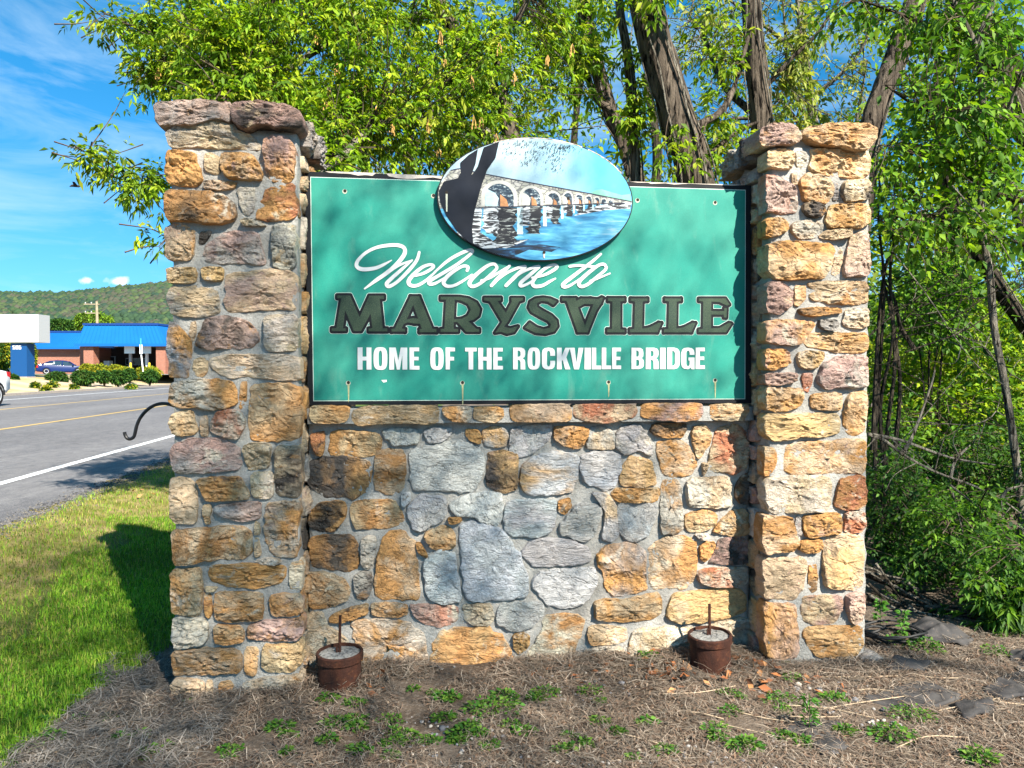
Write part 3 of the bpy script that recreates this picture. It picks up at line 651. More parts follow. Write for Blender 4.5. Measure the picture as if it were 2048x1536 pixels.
pal=np.array([(.05,.095,.03),(.065,.12,.03),(.04,.075,.035),(.10,.14,.035),(.12,.105,.06),(.085,.10,.05),(.13,.15,.05)])
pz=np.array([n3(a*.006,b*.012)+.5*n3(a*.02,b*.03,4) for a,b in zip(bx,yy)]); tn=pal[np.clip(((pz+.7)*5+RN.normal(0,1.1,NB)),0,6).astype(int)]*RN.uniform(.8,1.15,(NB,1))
tn=tn*.45+np.array([.03,.055,.065])*.32  # distance haze painted in: tints flattened and pulled toward blue
jit=RN.uniform(.72,1.25,(NB,len(IV),1))
VV=(IV[None]*jit*np.stack([rr,rr,rr*1.05],1)[:,None,:]+np.stack([bx,yy,bz+rr*.5],1)[:,None,:]).reshape(-1,3)
FF=(IF[None]+(np.arange(NB)*len(IV))[:,None,None]).reshape(-1,3)
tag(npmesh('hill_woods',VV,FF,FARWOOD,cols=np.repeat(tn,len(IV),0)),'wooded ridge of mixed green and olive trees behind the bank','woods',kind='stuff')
# ---------------------------------------------------------------- masonry
def parse(T):
    for ln in T.strip().splitlines():
        t=ln.split(); q=[float(x)/1000 for x in t[1:]]; yield t[0],[(q[i],q[i+1]) for i in range(0,len(q),2)]
def offs(P,w):
    n=len(P); out=[]
    sg=1 if area(P)>0 else -1
    for i in range(n):
        p0,p1,p2=P[i-1],P[i],P[(i+1)%n]
        def nrm(a,b):
            dx,dy=b[0]-a[0],b[1]-a[1]; L=math.hypot(dx,dy) or 1e-9; return (dy/L*sg,-dx/L*sg)
        a=nrm(p0,p1); b=nrm(p1,p2); mx,my=a[0]+b[0],a[1]+b[1]; L2=mx*mx+my*my
        L=max(L2**.5,1e-6)
        if L<.05: out.append((p1[0]+a[0]*w,p1[1]+a[1]*w)); continue
        k=max(-2.1*abs(w),min(2.1*abs(w),2*w/L)); out.append((p1[0]+mx/L*k,p1[1]+my/L*k))
    return out
def stone_geo(P,front,back,proud,seed,facets=6,flat=False,n=60,fine=1.0):
    'stone with outline P (a,z): back face at depth `back`, rock face rising `proud` in front of depth `front`; returns verts (a,depth,z)'
    if area(P)<0: P=P[::-1]
    P=resample(offs(chaikin(P,.13),.0055),n)
    cx=sum(p[0] for p in P)/n; cz=sum(p[1] for p in P)/n
    sx=max(p[0] for p in P)-min(p[0] for p in P); sz=max(p[1] for p in P)-min(p[1] for p in P); sz_=min(sx,sz); sm=(sx*sz)**.5
    P=[(x+.05*sz_*n3(x*24+seed,z*24,1)+.02*sz_*n3(x*70,z*70+seed,2),z+.05*sz_*n3(x*24,z*24+seed,4)+.02*sz_*n3(x*70,z*70,seed)) for x,z in P]
    rg=random.Random(seed*7+3)
    pl=[]
    for _ in range(facets):
        an=rg.uniform(0,6.28); pl.append((rg.uniform(-.3,.3)*sx,rg.uniform(-.3,.3)*sz,math.cos(an)*rg.uniform(.2,.75),math.sin(an)*rg.uniform(.25,.95),rg.uniform(.55,1.0)))
    S_=[(1.0,None),(1.004,.10),(.992,.58),(.972,.86),(.93,.97),(.87,1),(.79,1),(.70,1),(.60,1),(.50,1),(.39,1),(.28,1),(.16,1),(.07,1)]
    v=[];f=[]
    for s,h in S_:
        for x,z in P:
            a=cx+(x-cx)*s; b=cz+(z-cz)*s
            if h is None: v.append((x,back,z)); continue
            hh=proud*h
            if not flat:
                q=min(p[4]*proud*1.3+p[2]*(a-cx-p[0])*.42+p[3]*(b-cz-p[1])*.42 for p in pl) if pl else hh
                hh=min(hh,max(q,proud*.25*h)) if h>.4 else hh
                amp=proud*.55*min(1,h)*fine
                hh+=amp*(.45*n3(a*9+seed,b*16,seed)+.75*(abs(n3(a*17+seed,b*30,5))-.22)+.5*(.3-abs(n3(a*36,b*60+seed,8)))+.30*n3(a*70,b*95,seed+9))
            else:
                hh+=proud*min(1,h)*(.5*n3(a*8+seed,b*8,seed)+.35*(n3(a*24,b*24,seed)>.12)*.6+.2*n3(a*60,b*60,seed))
            v.append((a,front-hh,b))
    m=len(S_)
    v.append((cx,front-proud*(1 if flat else .95),cz)); c=len(v)-1
    for k in range(m-1):
        for j in range(n):
            a=k*n+j; b=k*n+(j+1)%n; f.append((a,b,b+n,a+n))
    for j in range(n): f.append(((m-1)*n+j,(m-1)*n+(j+1)%n,c))
    f.append(tuple(range(n))[::-1])
    return v,f
seedc=[100]
def dress(o,cls,rg):
    a,b=cls[0],cls[1]; j=lambda c:[x*q*rg.uniform(.97,1.03) for q in (rg.uniform(.86,1.12),) for x in c]
    o['tone_a']=j(TONES[a]); o['tone_b']=j(TONES[b])
    third={'g':'g','b':'g','w':'W'}.get(a) or rg.choice('OWDWTPOW')
    o['tone_c']=j(TONES[third]); o['mark']=.85 if a.isupper() else .25
    o['shift']=[rg.uniform(-40,40) for _ in range(3)]; k=rg.choice((.55,.8,1,1.35)); o['stretch']=[k*rg.uniform(.8,1.2),k,k*rg.choice((.7,1,1,1.6))]
def put_stone(cls,P,front,back,proud,parent,name='stone',xf=None,du=0,n=60,facets=7):
    seedc[0]+=1; rg=random.Random(seedc[0])
    v,f=stone_geo(P,front,back,proud,seedc[0],flat=cls[0].islower(),n=n,facets=facets)
    if xf: v=[xf(*p) for p in v]
    elif du: v=[(x-du,y,z) for x,y,z in v]
    me=bpy.data.meshes.new(name); me.from_pydata(v,[],f); me.materials.append(STONE); me.polygons.foreach_set('use_smooth',[True]*len(f))
    if hasattr(me,'set_sharp_from_angle'): me.set_sharp_from_angle(angle=R(33))
    me.update(); o=link(name,me,parent)
    dress(o,cls,rg); return o
def rough_box(name,a,b,mat,parent,step=.035,amp=.006,du=0):
    bm=bmesh.new(); x0,y0,z0=a; x1,y1,z1=b
    nx_,ny_,nz_=[max(1,int((q-p)/step)) for p,q in ((x0,x1),(y0,y1),(z0,z1))]
    idx={}
    def V(i,j,k):
        if (i,j,k) not in idx:
            p=Vector((x0+(x1-x0)*i/nx_,y0+(y1-y0)*j/ny_,z0+(z1-z0)*k/nz_))
            d=amp*(n3(p.x*11,p.y*11,p.z*11)+.6*n3(p.x*31,p.y*31,p.z*31))
            q=Vector((0,0,0))
            if i in(0,nx_): q.x=(-1 if i==0 else 1)*d
            if j in(0,ny_): q.y=(-1 if j==0 else 1)*d
            if k==nz_: q.z=d
            idx[(i,j,k)]=bm.verts.new(p+q-Vector((du,0,0)))
        return idx[(i,j,k)]
    for i in range(nx_):
        for k in range(nz_):
            bm.faces.new((V(i,0,k),V(i+1,0,k),V(i+1,0,k+1),V(i,0,k+1))); bm.faces.new((V(i,ny_,k),V(i,ny_,k+1),V(i+1,ny_,k+1),V(i+1,ny_,k)))
    for j in range(ny_):
        for k in range(nz_):
            bm.faces.new((V(0,j,k),V(0,j,k+1),V(0,j+1,k+1),V(0,j+1,k))); bm.faces.new((V(nx_,j,k),V(nx_,j+1,k),V(nx_,j+1,k+1),V(nx_,j,k+1)))
    for i in range(nx_):
        for j in range(ny_): bm.faces.new((V(i,j,nz_),V(i+1,j,nz_),V(i+1,j+1,nz_),V(i,j+1,nz_)))
    for fc in bm.faces: fc.smooth=True
    me=bpy.data.meshes.new(name); bm.to_mesh(me); bm.free(); me.materials.append(mat); return link(name,me,parent)
def side_stones(parent,x,outward,d0,d1,ztop,rg,du=0,z0=0.0):
    'coursed stones on the side face at local x; outward=+1 faces right'
    z=z0-.04
    while z<ztop-.03:
        h=min(rg.uniform(.09,.21),ztop-z); a=d0
        while a<d1-.04:
            w=rg.uniform(.11,.27)
            if d1-(a+w)<.08: w=d1-a
            if w>.03 and h>.04:
                g=.012; P=[(a+g+rg.uniform(0,.02),z+g+rg.uniform(0,.015)),(a+w*.5,z+g+rg.uniform(-.004,.012)),(a+w-g-rg.uniform(0,.02),z+g+rg.uniform(0,.015)),(a+w-g,z+h*.5),(a+w-g-rg.uniform(0,.025),z+h-g-rg.uniform(0,.02)),(a+w*.5,z+h-g),(a+g+rg.uniform(0,.025),z+h-g-rg.uniform(0,.02)),(a+g,z+h*.5)]
                xf=(lambda p,q,r:(x-outward*q-du,p,r)) 
                put_stone(rg.choice(['TO','TG','OT','PG','GW','TW','TD','PT','YT','GT']),P,0,.06,rg.uniform(.02,.04),parent,xf=xf,n=26,facets=3)
            a+=w
        z+=h
def pillar(u0,u1,ztop,stones,caps,label,rg):
    du=u0; o=empty('stone_pillar',tuple(WO+WU*u0),YAW,label=label,cat='stone pillar',group='stone pillars of the town sign')
    D=.46
    rough_box('mortar_core',(u0+.014,0.0,-.25),(u1-.014,D,ztop+.05),MORTAR,o,du=du)
    for c,P in parse(stones): 
        big=(max(p[0] for p in P)-min(p[0] for p in P))
        put_stone(c,P,.004,.085,rg.uniform(.038,.058) if big>.08 else .026,o,du=du)
    side_stones(o,u0+.012,-1,.10,D,ztop-.02,rg,du); side_stones(o,u1-.012,1,.10,D,ztop-.02,rg,du)
    for c,P in parse(caps): put_stone(c,P,-.035,.17,.05,o,name='cap_stone',du=du,facets=5)
    zt=ztop+.15; zb=ztop-.01
    # cap stones along both sides and the back
    for sx,x in ((-1,u0),(1,u1)):
        for a0,a1 in ((.10,.31),(.32,.56)):
            P=[(a0+.01,zb+.02),(a0+.12,zb+.005),(a1-.02,zb+.02),(a1,zb+.07),(a1-.01,zt-.02),(a0+.1,zt+.005),(a0+.01,zt-.02),(a0,zb+.08)]
            put_stone(rg.choice(['GP','DG','GD','TG']),P,0,.20,rg.uniform(.065,.085),o,name='cap_stone',xf=(lambda p,q,r,x=x,sx=sx:(x-sx*q-du,p,r)),n=34)
    rough_box('cap_mortar',(u0+.03,.02,ztop-.02),(u1-.03,D+.04,zt-.03),MORTAR,o,du=du)
    return o
rg=random.Random(5)
PILL=pillar(0.0,.614,2.735,LEFT_STONES,LEFT_CAP,'taller-looking stone pillar between the road and the green sign, grey flat capstones',rg)
PILR=pillar(3.058,3.640,2.745,RIGHT_STONES,RIGHT_CAP,'sunlit stone pillar beside the woods with an orange capstone on top',rg)
wall=empty('stone_wall',tuple(WO+WU*.62),YAW,label='low rubble stone wall under the green welcome sign, grey flagstones in the middle',cat='stone wall')
du=.62
rough_box('mortar_core',(.622,.205,-.25),(3.050,.42,1.398),MORTAR,wall,du=du)
rough_box('ledge_mortar',(.624,.150,1.325),(3.048,.40,1.404),MORTAR,wall,du=du,amp=.004)
for c,P in parse(LEDGE_STONES): put_stone(c,P,.152,.26,.034,wall,name='ledge_stone',du=du,n=50)
for c,P in parse(WALL_STONES):
    lo=c[0].islower()
    put_stone(c,P,.208,.27,rg.uniform(.020,.030) if lo else rg.uniform(.036,.052),wall,du=du)
# ---------------------------------------------------------------- the welcome sign
TEAL=Mat('faded_teal_paint',.55,.3)
c=TEAL.mix(TEAL.ramp(TEAL.noise(2.6,5,.6,.4,(1,1,.8)),.36,.66),(.004,.20,.155),(.03,.245,.185))
c=TEAL.mix(TEAL.ramp(TEAL.noise(5.5,6,.65,.3,(1.6,1,.6)),.58,.78,0,.5),c,(.15,.29,.225))
c=TEAL.mix(TEAL.ramp(TEAL.noise(180,2,.6),.3,.7),c,TEAL.mix(1.0,c,(.86,.86,.86),'MULTIPLY'))
TEAL.base(c); TEAL=TEAL.m
BLACK=plain('black_sign_paint',(.007,.008,.011),.6,.2,.3,9)
PALE=plain('pale_trim_line',(.55,.66,.60),.6,.2,.1)
BARE=plain('bare_peeled_wood',(.56,.49,.43),.9,.1,.25,30)
WHITE=plain('white_letter_paint',(.66,.66,.645),.6,.2,.04,14)
LFILL=Mat('crackled_letter_fill',.6,.3)
vo=LFILL.n('ShaderNodeTexVoronoi',feature='DISTANCE_TO_EDGE'); vo.inputs['Scale'].default_value=120; LFILL.l(LFILL.coord(),vo.inputs['Vector'])
cc=LFILL.mix(LFILL.ramp(LFILL.noise(3,4),.35,.65),(.010,.030,.020),(.027,.050,.026))
cc=LFILL.mix(LFILL.ramp(LFILL.noise(260,2,.6),.52,.62),cc,(.055,.08,.045))
LFILL.base(LFILL.mix(LFILL.ramp(vo.outputs['Distance'],.05,.0,0,.8),cc,(.025,.03,.025))); LFILL=LFILL.m
sign=empty('welcome_sign',tuple(WO+WU*1.83+WN*.17+Vector((0,0,1.42))),YAW,label='green painted welcome sign board with an oval bridge picture on top',cat='welcome sign')
SU,SD_,SZ=1.83,.17,1.42
def sl_(u,d,z): return (u-SU,d-SD_,z-SZ)
def sheet(name,polys,d,mat,parent,thick=0,jag=0):
    'flat paint on the board: polygons (outer, holes...) at depth d'
    v=[];f=[]
    for loops in polys:
        V3=[[Vector((p[0],p[1],0)) for p in lp] for lp in loops]; i0=len(v); flat=[p for lp in loops for p in lp]
        tr=geometry.tessellate_polygon(V3)
        v+=[sl_(p[0],p[2] if len(p)>2 else d,p[1]) for p in flat]
        for t in tr:
            a,b,c_=[flat[i] for i in t]
            if (b[0]-a[0])*(c_[1]-a[1])-(b[1]-a[1])*(c_[0]-a[0])<0: t=(t[0],t[2],t[1])
            f.append(tuple(i0+i for i in t))
    return mk(name,v,f,mat,parent)
def sbox(name,u0,u1,d0,d1,z0,z1,mat):
    m=MB(); m.box(sl_(u0,d0,z0),sl_(u1,d1,z1)); return m.build(name,mat,sign)
bl,br=.615,3.044
brd=MB(); E4=[BOARD_EDGE[0],BOARD_EDGE[3],BOARD_EDGE[2],BOARD_EDGE[1]]
brd.prism([(p[0]-SU,p[1]-SZ) for p in E4],1,.165-SD_,.205-SD_); brd.build('board',BLACK,sign)
PLYW=plain('weathered_plywood',(.16,.12,.085),.9,.1,.4,20)
sbox('backing_panel',.66,3.0,.206,.235,1.45,2.6,PLYW)
for u in (.75,1.83,2.9): sbox('post',u-.045,u+.045,.236,.326,1.39,2.58,PLYW)
G4=[BOARD_GREEN[i] for i in (0,3,2,1)]
sheet('trim_line',[[offs(G4,.0035)]],.1640,PALE,sign)
sheet('green_panel',[[G4]],.1628,TEAL,sign)
for PP in (PEEL_LEFT,PEEL_RIGHT): sheet('peeled_edge',[[PP if area(PP)>0 else PP[::-1]]],.1632,BARE,sign)
def stroke_out(name,loops,w,d,mat,parent):
    'outline round the loops: one bar per edge and a disc per corner, each a hair in front of the last'
    v=[];f=[];k=0
    for lp in loops:
        for i,p in enumerate(lp):
            q=lp[(i+1)%len(lp)]; dx,dz=q[0]-p[0],q[1]-p[1]; L=math.hypot(dx,dz) or 1e-9; nx_,nz_=dz/L*w,-dx/L*w; k+=1; dd=d-.000004*k; b=len(v)
            v+=[sl_(p[0]+nx_,dd,p[1]+nz_),sl_(q[0]+nx_,dd,q[1]+nz_),sl_(q[0]-nx_,dd,q[1]-nz_),sl_(p[0]-nx_,dd,p[1]-nz_)]; f.append((b,b+1,b+2,b+3))
            k+=1; dd=d-.000004*k; b=len(v); r=w*(1.18 if len(lp)<22 else 1.05); v+=[sl_(p[0]+r*math.cos(t*.7854+.3927),dd,p[1]+r*math.sin(t*.7854+.3927)) for t in range(8)]; f.append(tuple(range(b,b+8)))
    sheet_=mk(name,v,f,mat,parent)
    return sheet_
for ln in SLAB_LETTERS.strip().splitlines():
    ps=ln.split('|'); lo=[]
    for q in ps[1:]:
        q=[float(x)/1000 for x in q.split()]; lo.append([(q[i],q[i+1]) for i in range(0,len(q),2)])
    b=stroke_out('letter_outline',lo,.0128,.1606,BLACK,sign)
    stroke_out('letter_rim',lo,.0150,.1618,PALE,b); sheet('letter_fill',[lo],.1588,LFILL,b)
kk=0
for ln in SCRIPT_STROKES.strip().splitlines():
    a,b=ln.split('|'); q=[float(x)/1000 for x in b.split()]; P=[(q[i],q[i+1],q[i+2]) for i in range(0,len(q),3)]
    C=catmull(P,6); n=len(C); kk+=1; v=[];f=[]
    d0=.1600-.00012*kk
    for k,(x,z,w) in enumerate(C):
        t=np.array(C[min(k+1,n-1)][:2])-np.array(C[max(k-1,0)][:2]); t/=max(1e-9,np.hypot(*t)); nx_,nz_=-t[1]*w/2*.96,t[0]*w/2*.96; d=d0-.0004*k/n
        v+=[sl_(x+nx_,d,z+nz_),sl_(x-nx_,d,z-nz_)]
        if k: i=2*k; f.append((i-2,i-1,i+1,i))
    for e,k in ((0,0),(1,n-1)):   # rounded ends
        x,z,w=C[k]; t=np.array(C[min(k+1,n-1)][:2])-np.array(C[max(k-1,0)][:2]); an=math.atan2(t[1],t[0])+(math.pi/2 if e==0 else -math.pi/2)
        i=len(v); d=(d0 if e==0 else d0-.0004)
        for s in range(7): th=an+math.pi*s/6; v.append(sl_(x+w/2*.96*math.cos(th),d,z+w/2*.96*math.sin(th)))
        f.append(tuple(range(i,i+7)))
    mk('script_stroke',v,f,WHITE,sign)
def ellp(cx,cy,rx,ry,n=28,p=2.6,a0=0,a1=2*math.pi):
    out=[]
    for k in range(n):
        t=a0+(a1-a0)*k/n; c,s=math.cos(t),math.sin(t); out.append((cx+rx*math.copysign(abs(c)**(2/p),c),cy+ry*math.copysign(abs(s)**(2/p),s)))
    return out
def glyph(l):
    s=.36; b=.17
    if l=='I': return [[(0,0),(1,0),(1,1),(0,1)]]
    if l=='H': return [[(0,0),(s,0),(s,.41),(1-s,.41),(1-s,0),(1,0),(1,1),(1-s,1),(1-s,.585),(s,.585),(s,1),(0,1)]]
    if l=='L': return [[(0,0),(1,0),(1,b),(.46,b),(.46,1),(0,1)]]
    if l=='T': return [[(.5-s/2-.02,0),(.5+s/2+.02,0),(.5+s/2+.02,1-b),(1,1-b),(1,1),(0,1),(0,1-b),(.5-s/2-.02,1-b)]]
    if l=='E': return [[(0,0),(1,0),(1,b),(.45,b),(.45,.42),(.92,.42),(.92,.58),(.45,.58),(.45,1-b),(.98,1-b),(.98,1),(0,1)]]
    if l=='F': return [[(0,0),(.45,0),(.45,.41),(.9,.41),(.9,.58),(.45,.58),(.45,1-b),(1,1-b),(1,1),(0,1)]]
    if l=='O': return [ellp(.5,.5,.5,.5,36,3.2),ellp(.5,.5,.13,.35,20,3.0)]
    if l=='M': return [[(0,0),(.27,0),(.27,.64),(.42,0),(.58,0),(.73,.64),(.73,0),(1,0),(1,1),(.64,1),(.5,.42),(.36,1),(0,1)]]
    if l=='V': return [[(.33,0),(.67,0),(1,1),(.64,1),(.5,.28),(.36,1),(0,1)]]
    if l=='K': return [[(0,0),(.36,0),(.36,.36),(.42,.44),(.62,0),(1,0),(.70,.56),(.98,1),(.62,1),(.36,.60),(.36,1),(0,1)]]
    if l=='D': return [[(0,0),(.55,0),(.82,.05),(.95,.16),(1,.32),(1,.70),(.95,.85),(.82,.95),(.55,1),(0,1)],[(.38,.15),(.38,.85),(.56,.83),(.62,.74),(.62,.26),(.56,.17)]]
    if l=='B': return [[(0,0),(.6,0),(.86,.05),(.98,.14),(1,.30),(.97,.42),(.82,.52),(.94,.6),(.96,.76),(.9,.92),(.72,.99),(.55,1),(0,1)],[(.38,.14),(.38,.44),(.55,.43),(.61,.38),(.61,.21),(.55,.15)],[(.38,.58),(.38,.86),(.52,.85),(.58,.8),(.58,.65),(.52,.59)]]
    if l=='R': return [[(0,0),(.37,0),(.37,.44),(.52,.42),(.6,.34),(.61,0),(.98,0),(.97,.34),(.9,.46),(.76,.51),(.92,.57),(.98,.7),(.97,.86),(.88,.95),(.66,1),(0,1)],[(.37,.58),(.37,.86),(.52,.85),(.6,.79),(.6,.65),(.52,.59)]]
    if l=='C': return [[(.5,0),(.8,.03),(.95,.12),(1,.26),(1,.40),(.63,.40),(.63,.24),(.57,.15),(.5,.14),(.43,.16),(.38,.24),(.38,.76),(.43,.84),(.5,.86),(.57,.84),(.63,.76),(.63,.62),(1,.62),(1,.76),(.95,.89),(.8,.97),(.5,1),(.2,.97),(.05,.89),(0,.76),(0,.24),(.05,.11),(.2,.03)]]
    if l=='G': return [[(.5,0),(.68,.05),(.74,.1),(.76,0),(1,0),(1,.54),(.54,.54),(.54,.40),(.63,.40),(.63,.22),(.57,.15),(.5,.14),(.43,.16),(.38,.24),(.38,.76),(.43,.84),(.5,.86),(.57,.84),(.63,.76),(.63,.66),(1,.66),(1,.78),(.95,.89),(.8,.97),(.5,1),(.2,.97),(.05,.89),(0,.76),(0,.24),(.05,.11),(.2,.03)]]
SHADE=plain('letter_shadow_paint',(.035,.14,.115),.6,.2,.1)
for ln in BLOCK_LETTERS.strip().splitlines():
    l,x0,x1,z0,z1=ln.split(); x0,x1,z0,z1=[float(q)/1000 for q in (x0,x1,z0,z1)]
    L=[[(x0+(x1-x0)*p[0],z0+(z1-z0)*p[1]) for p in lp] for lp in glyph(l)]
    o=sheet('block_letter',[L],.1604,WHITE,sign)
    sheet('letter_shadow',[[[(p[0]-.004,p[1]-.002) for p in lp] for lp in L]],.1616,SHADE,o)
HOLE=plain('dark_screw_hole',(.02,.016,.013),.8,.2,.3,40); RUST=plain('rust_streak_stain',(.36,.36,.20),.8,.1,.3,60); GREYST=plain('old_sealant',(.42,.44,.36),.8,.1)
for i,(u,z) in enumerate(HOLES):
    m=MB(); m.v+=[sl_(u+.0085*math.cos(t*.523),.1610,z+.0085*math.sin(t*.523)) for t in range(12)]; m.f.append(tuple(range(12)))
    h=m.build('screw_hole',HOLE,sign)
    sheet('sealant_ring',[[ellp(u-.001,z-.003,.0125,.0125,16,2)]],.1618,GREYST,h)
    if i>=4:
        L=.075+.02*(i%3); sheet('rust_streak',[[[(u-.005,z-.005),(u+.006,z-.005),(u+.003,z-L),(u-.001,z-L-.01)]]],.1614,RUST if i!=5 else RUST,h)
st=[(1.0005,1.5530),(1.03,1.5545),(1.028,1.543),(1.012,1.540)]; st=[st[i] for i in (0,3,2,1)]
sheet('sticker_remnant',[[st]],.1612,WHITE,sign)
# oval bridge picture
oc=OVAL_C[0]; orx=(OVAL_X[1][0]-OVAL_X[0][0])/2; orz=(OVAL_X[2][1]-OVAL_X[3][1])/2; oc=((OVAL_X[1][0]+OVAL_X[0][0])/2,(OVAL_X[2][1]+OVAL_X[3][1])/2)
OM=MB(); OE=[(oc[0]+orx*math.cos(t*2*math.pi/72),oc[1]+orz*math.sin(t*2*math.pi/72)) for t in range(72)]
OM.prism([(p[0]-SU,p[1]-SZ) for p in OE],1,.127-SD_,.150-SD_); oval=OM.build('oval_panel',BLACK,sign)
sp=MB()
for du_,dz_ in ((-.3,0),(.3,0),(0,-.2)): sp.box(sl_(oc[0]+du_-.03,.150,oc[1]+dz_-.03),sl_(oc[0]+du_+.03,.165,oc[1]+dz_+.03))
sp.build('spacer',PLYW,oval)
SKYP=Mat('painted_sky',.55,.25)
x=SKYP.n('ShaderNodeSeparateXYZ'); SKYP.coord(); SKYP.l(SKYP.co,x.inputs[0])
c=SKYP.mix(SKYP.ramp(SKYP.math('ADD',x.outputs[0],SKYP.math('MULTIPLY',SKYP.noise(4,4),.5)),.15,.62),(.34,.46,.52),(.07,.33,.50))
SKYP.base(c); SKYP=SKYP.m
IN=[(oc[0]+(orx-.006)*math.cos(t*2*math.pi/72),oc[1]+(orz-.006)*math.sin(t*2*math.pi/72)) for t in range(72)]
def clip(P):
    'clip polygon to the oval (Sutherland-Hodgman)'
    out=list(P)
    for i in range(72):
        a=IN[i]; b=IN[(i+1)%72]; ins=lambda p:(b[0]-a[0])*(p[1]-a[1])-(b[1]-a[1])*(p[0]-a[0])>=0
        src=out; out=[]
        for k in range(len(src)):
            p=src[k]; q=src[k-1]
            def cut():
                d1=(b[0]-a[0])*(p[1]-a[1])-(b[1]-a[1])*(p[0]-a[0]); d2=(b[0]-a[0])*(q[1]-a[1])-(b[1]-a[1])*(q[0]-a[0]); t=d2/(d2-d1); return (q[0]+(p[0]-q[0])*t,q[1]+(p[1]-q[1])*t)
            if ins(p):
                if not ins(q): out.append(cut())
                out.append(p)
            elif ins(q): out.append(cut())
        if not out: return []
    return out
def paintp(name,P,d,mat,do=True):
    P=clip(P) if do else P
    if len(P)>2: return sheet(name,[[P if area(P)>0 else P[::-1]]],d,mat,oval)
paintp('painted_sky',IN,.1262,SKYP,False)
def pn(name,cols,scale,vec,det=5,dist=.4,pos=None):
    m=Mat(name,.55,.25); n=m.noise(scale,det,.6,dist,vec); r=m.n('ShaderNodeValToRGB'); e=r.color_ramp.elements
    pos=pos or [.3+.4*i/(len(cols)-1) for i in range(len(cols))]
    e[0].position=pos[0]; e[0].color=(*cols[0],1); e[1].position=pos[-1]; e[1].color=(*cols[-1],1)
    for p_,c_ in list(zip(pos,cols))[1:-1]: q=e.new(p_); q.color=(*c_,1)
    m.l(n,r.inputs[0]); m.base(r.outputs[0]); return m.m
HILLP=pn('painted_hill',[(.10,.36,.25),(.22,.52,.38)],14,(1,1,1)); WATERP=pn('painted_water',[(.015,.08,.19),(.04,.22,.40),(.10,.36,.52),(.34,.48,.56)],16,(.35,1,2.2),6,.5,[.28,.44,.58,.72])
REFL=pn('painted_reflection',[(.015,.016,.02),(.03,.03,.035),(.46,.49,.52),(.55,.58,.60)],42,(.35,1,2.0),6,.8,[.40,.49,.53,.7])
REFL2=pn('painted_dark_reflection',[(.012,.013,.018),(.02,.02,.025),(.30,.32,.30),(.62,.66,.68)],46,(.35,1,2.0),6,.8,[.44,.56,.60,.74])
LIGHTW=pn('painted_pale_water',[(.26,.48,.57),(.44,.60,.66),(.52,.63,.67)],10,(.5,1,2))
NAVY=plain('painted_navy_tree',(.007,.010,.018),.65,.15,.3,6)
RING=plain('painted_arch_ring',(.50,.48,.44),.6,.2,.12,30)
MASP=Mat('painted_masonry',.6,.2); vo=MASP.n('ShaderNodeTexVoronoi',feature='DISTANCE_TO_EDGE'); vo.inputs['Scale'].default_value=46; MASP.l(MASP.coord((.7,1,1.2)),vo.inputs['Vector'])
MASP.base(MASP.mix(MASP.ramp(vo.outputs['Distance'],.12,.05,0,.85),MASP.mix(MASP.ramp(MASP.noise(20,4),.35,.65),(.28,.28,.23),(.46,.44,.40)),(.10,.10,.11))); MASP=MASP.m
ORP=plain('painted_orange_pier',(.42,.20,.09),.6,.2,.3,50); LINE=plain('painted_dark_line',(.03,.035,.06),.6,.2)
ARCHD=pn('painted_arch_shade',[(.012,.022,.04),(.03,.06,.09),(.42,.48,.50)],60,(.8,1,1.6),5,.8,[.42,.56,.66])
wl0,wl1=P_WATERLINE; wz=lambda u: wl0[1]+(wl1[1]-wl0[1])*(u-wl0[0])/(wl1[0]-wl0[0])
paintp('painted_hill',P_HILL,.1255,HILLP)
dk=P_DECK+P_DECK2[1:]; 
paintp('painted_bridge',dk+[(2.45,wz(2.45)),(1.2,wz(1.2))],.1248,MASP)
paintp('deck_line',dk+[(p[0],p[1]-.006) for p in dk[::-1]],.1240,LINE)
paintp('painted_water',[(1.2,wz(1.2)),(2.45,wz(2.45)),(2.45,2.1),(1.2,2.1)],.1244,WATERP)
def archpoly(a,b,z0,z1,n=14):
    r=(b-a)/2; h=z1-z0; rz=min(h*.62,r*1.15); return [(a,z0)]+[((a+b)/2-r*math.cos(math.pi*k/n),z1-rz+rz*math.sin(math.pi*k/n)) for k in range(n+1)]+[(b,z0)]
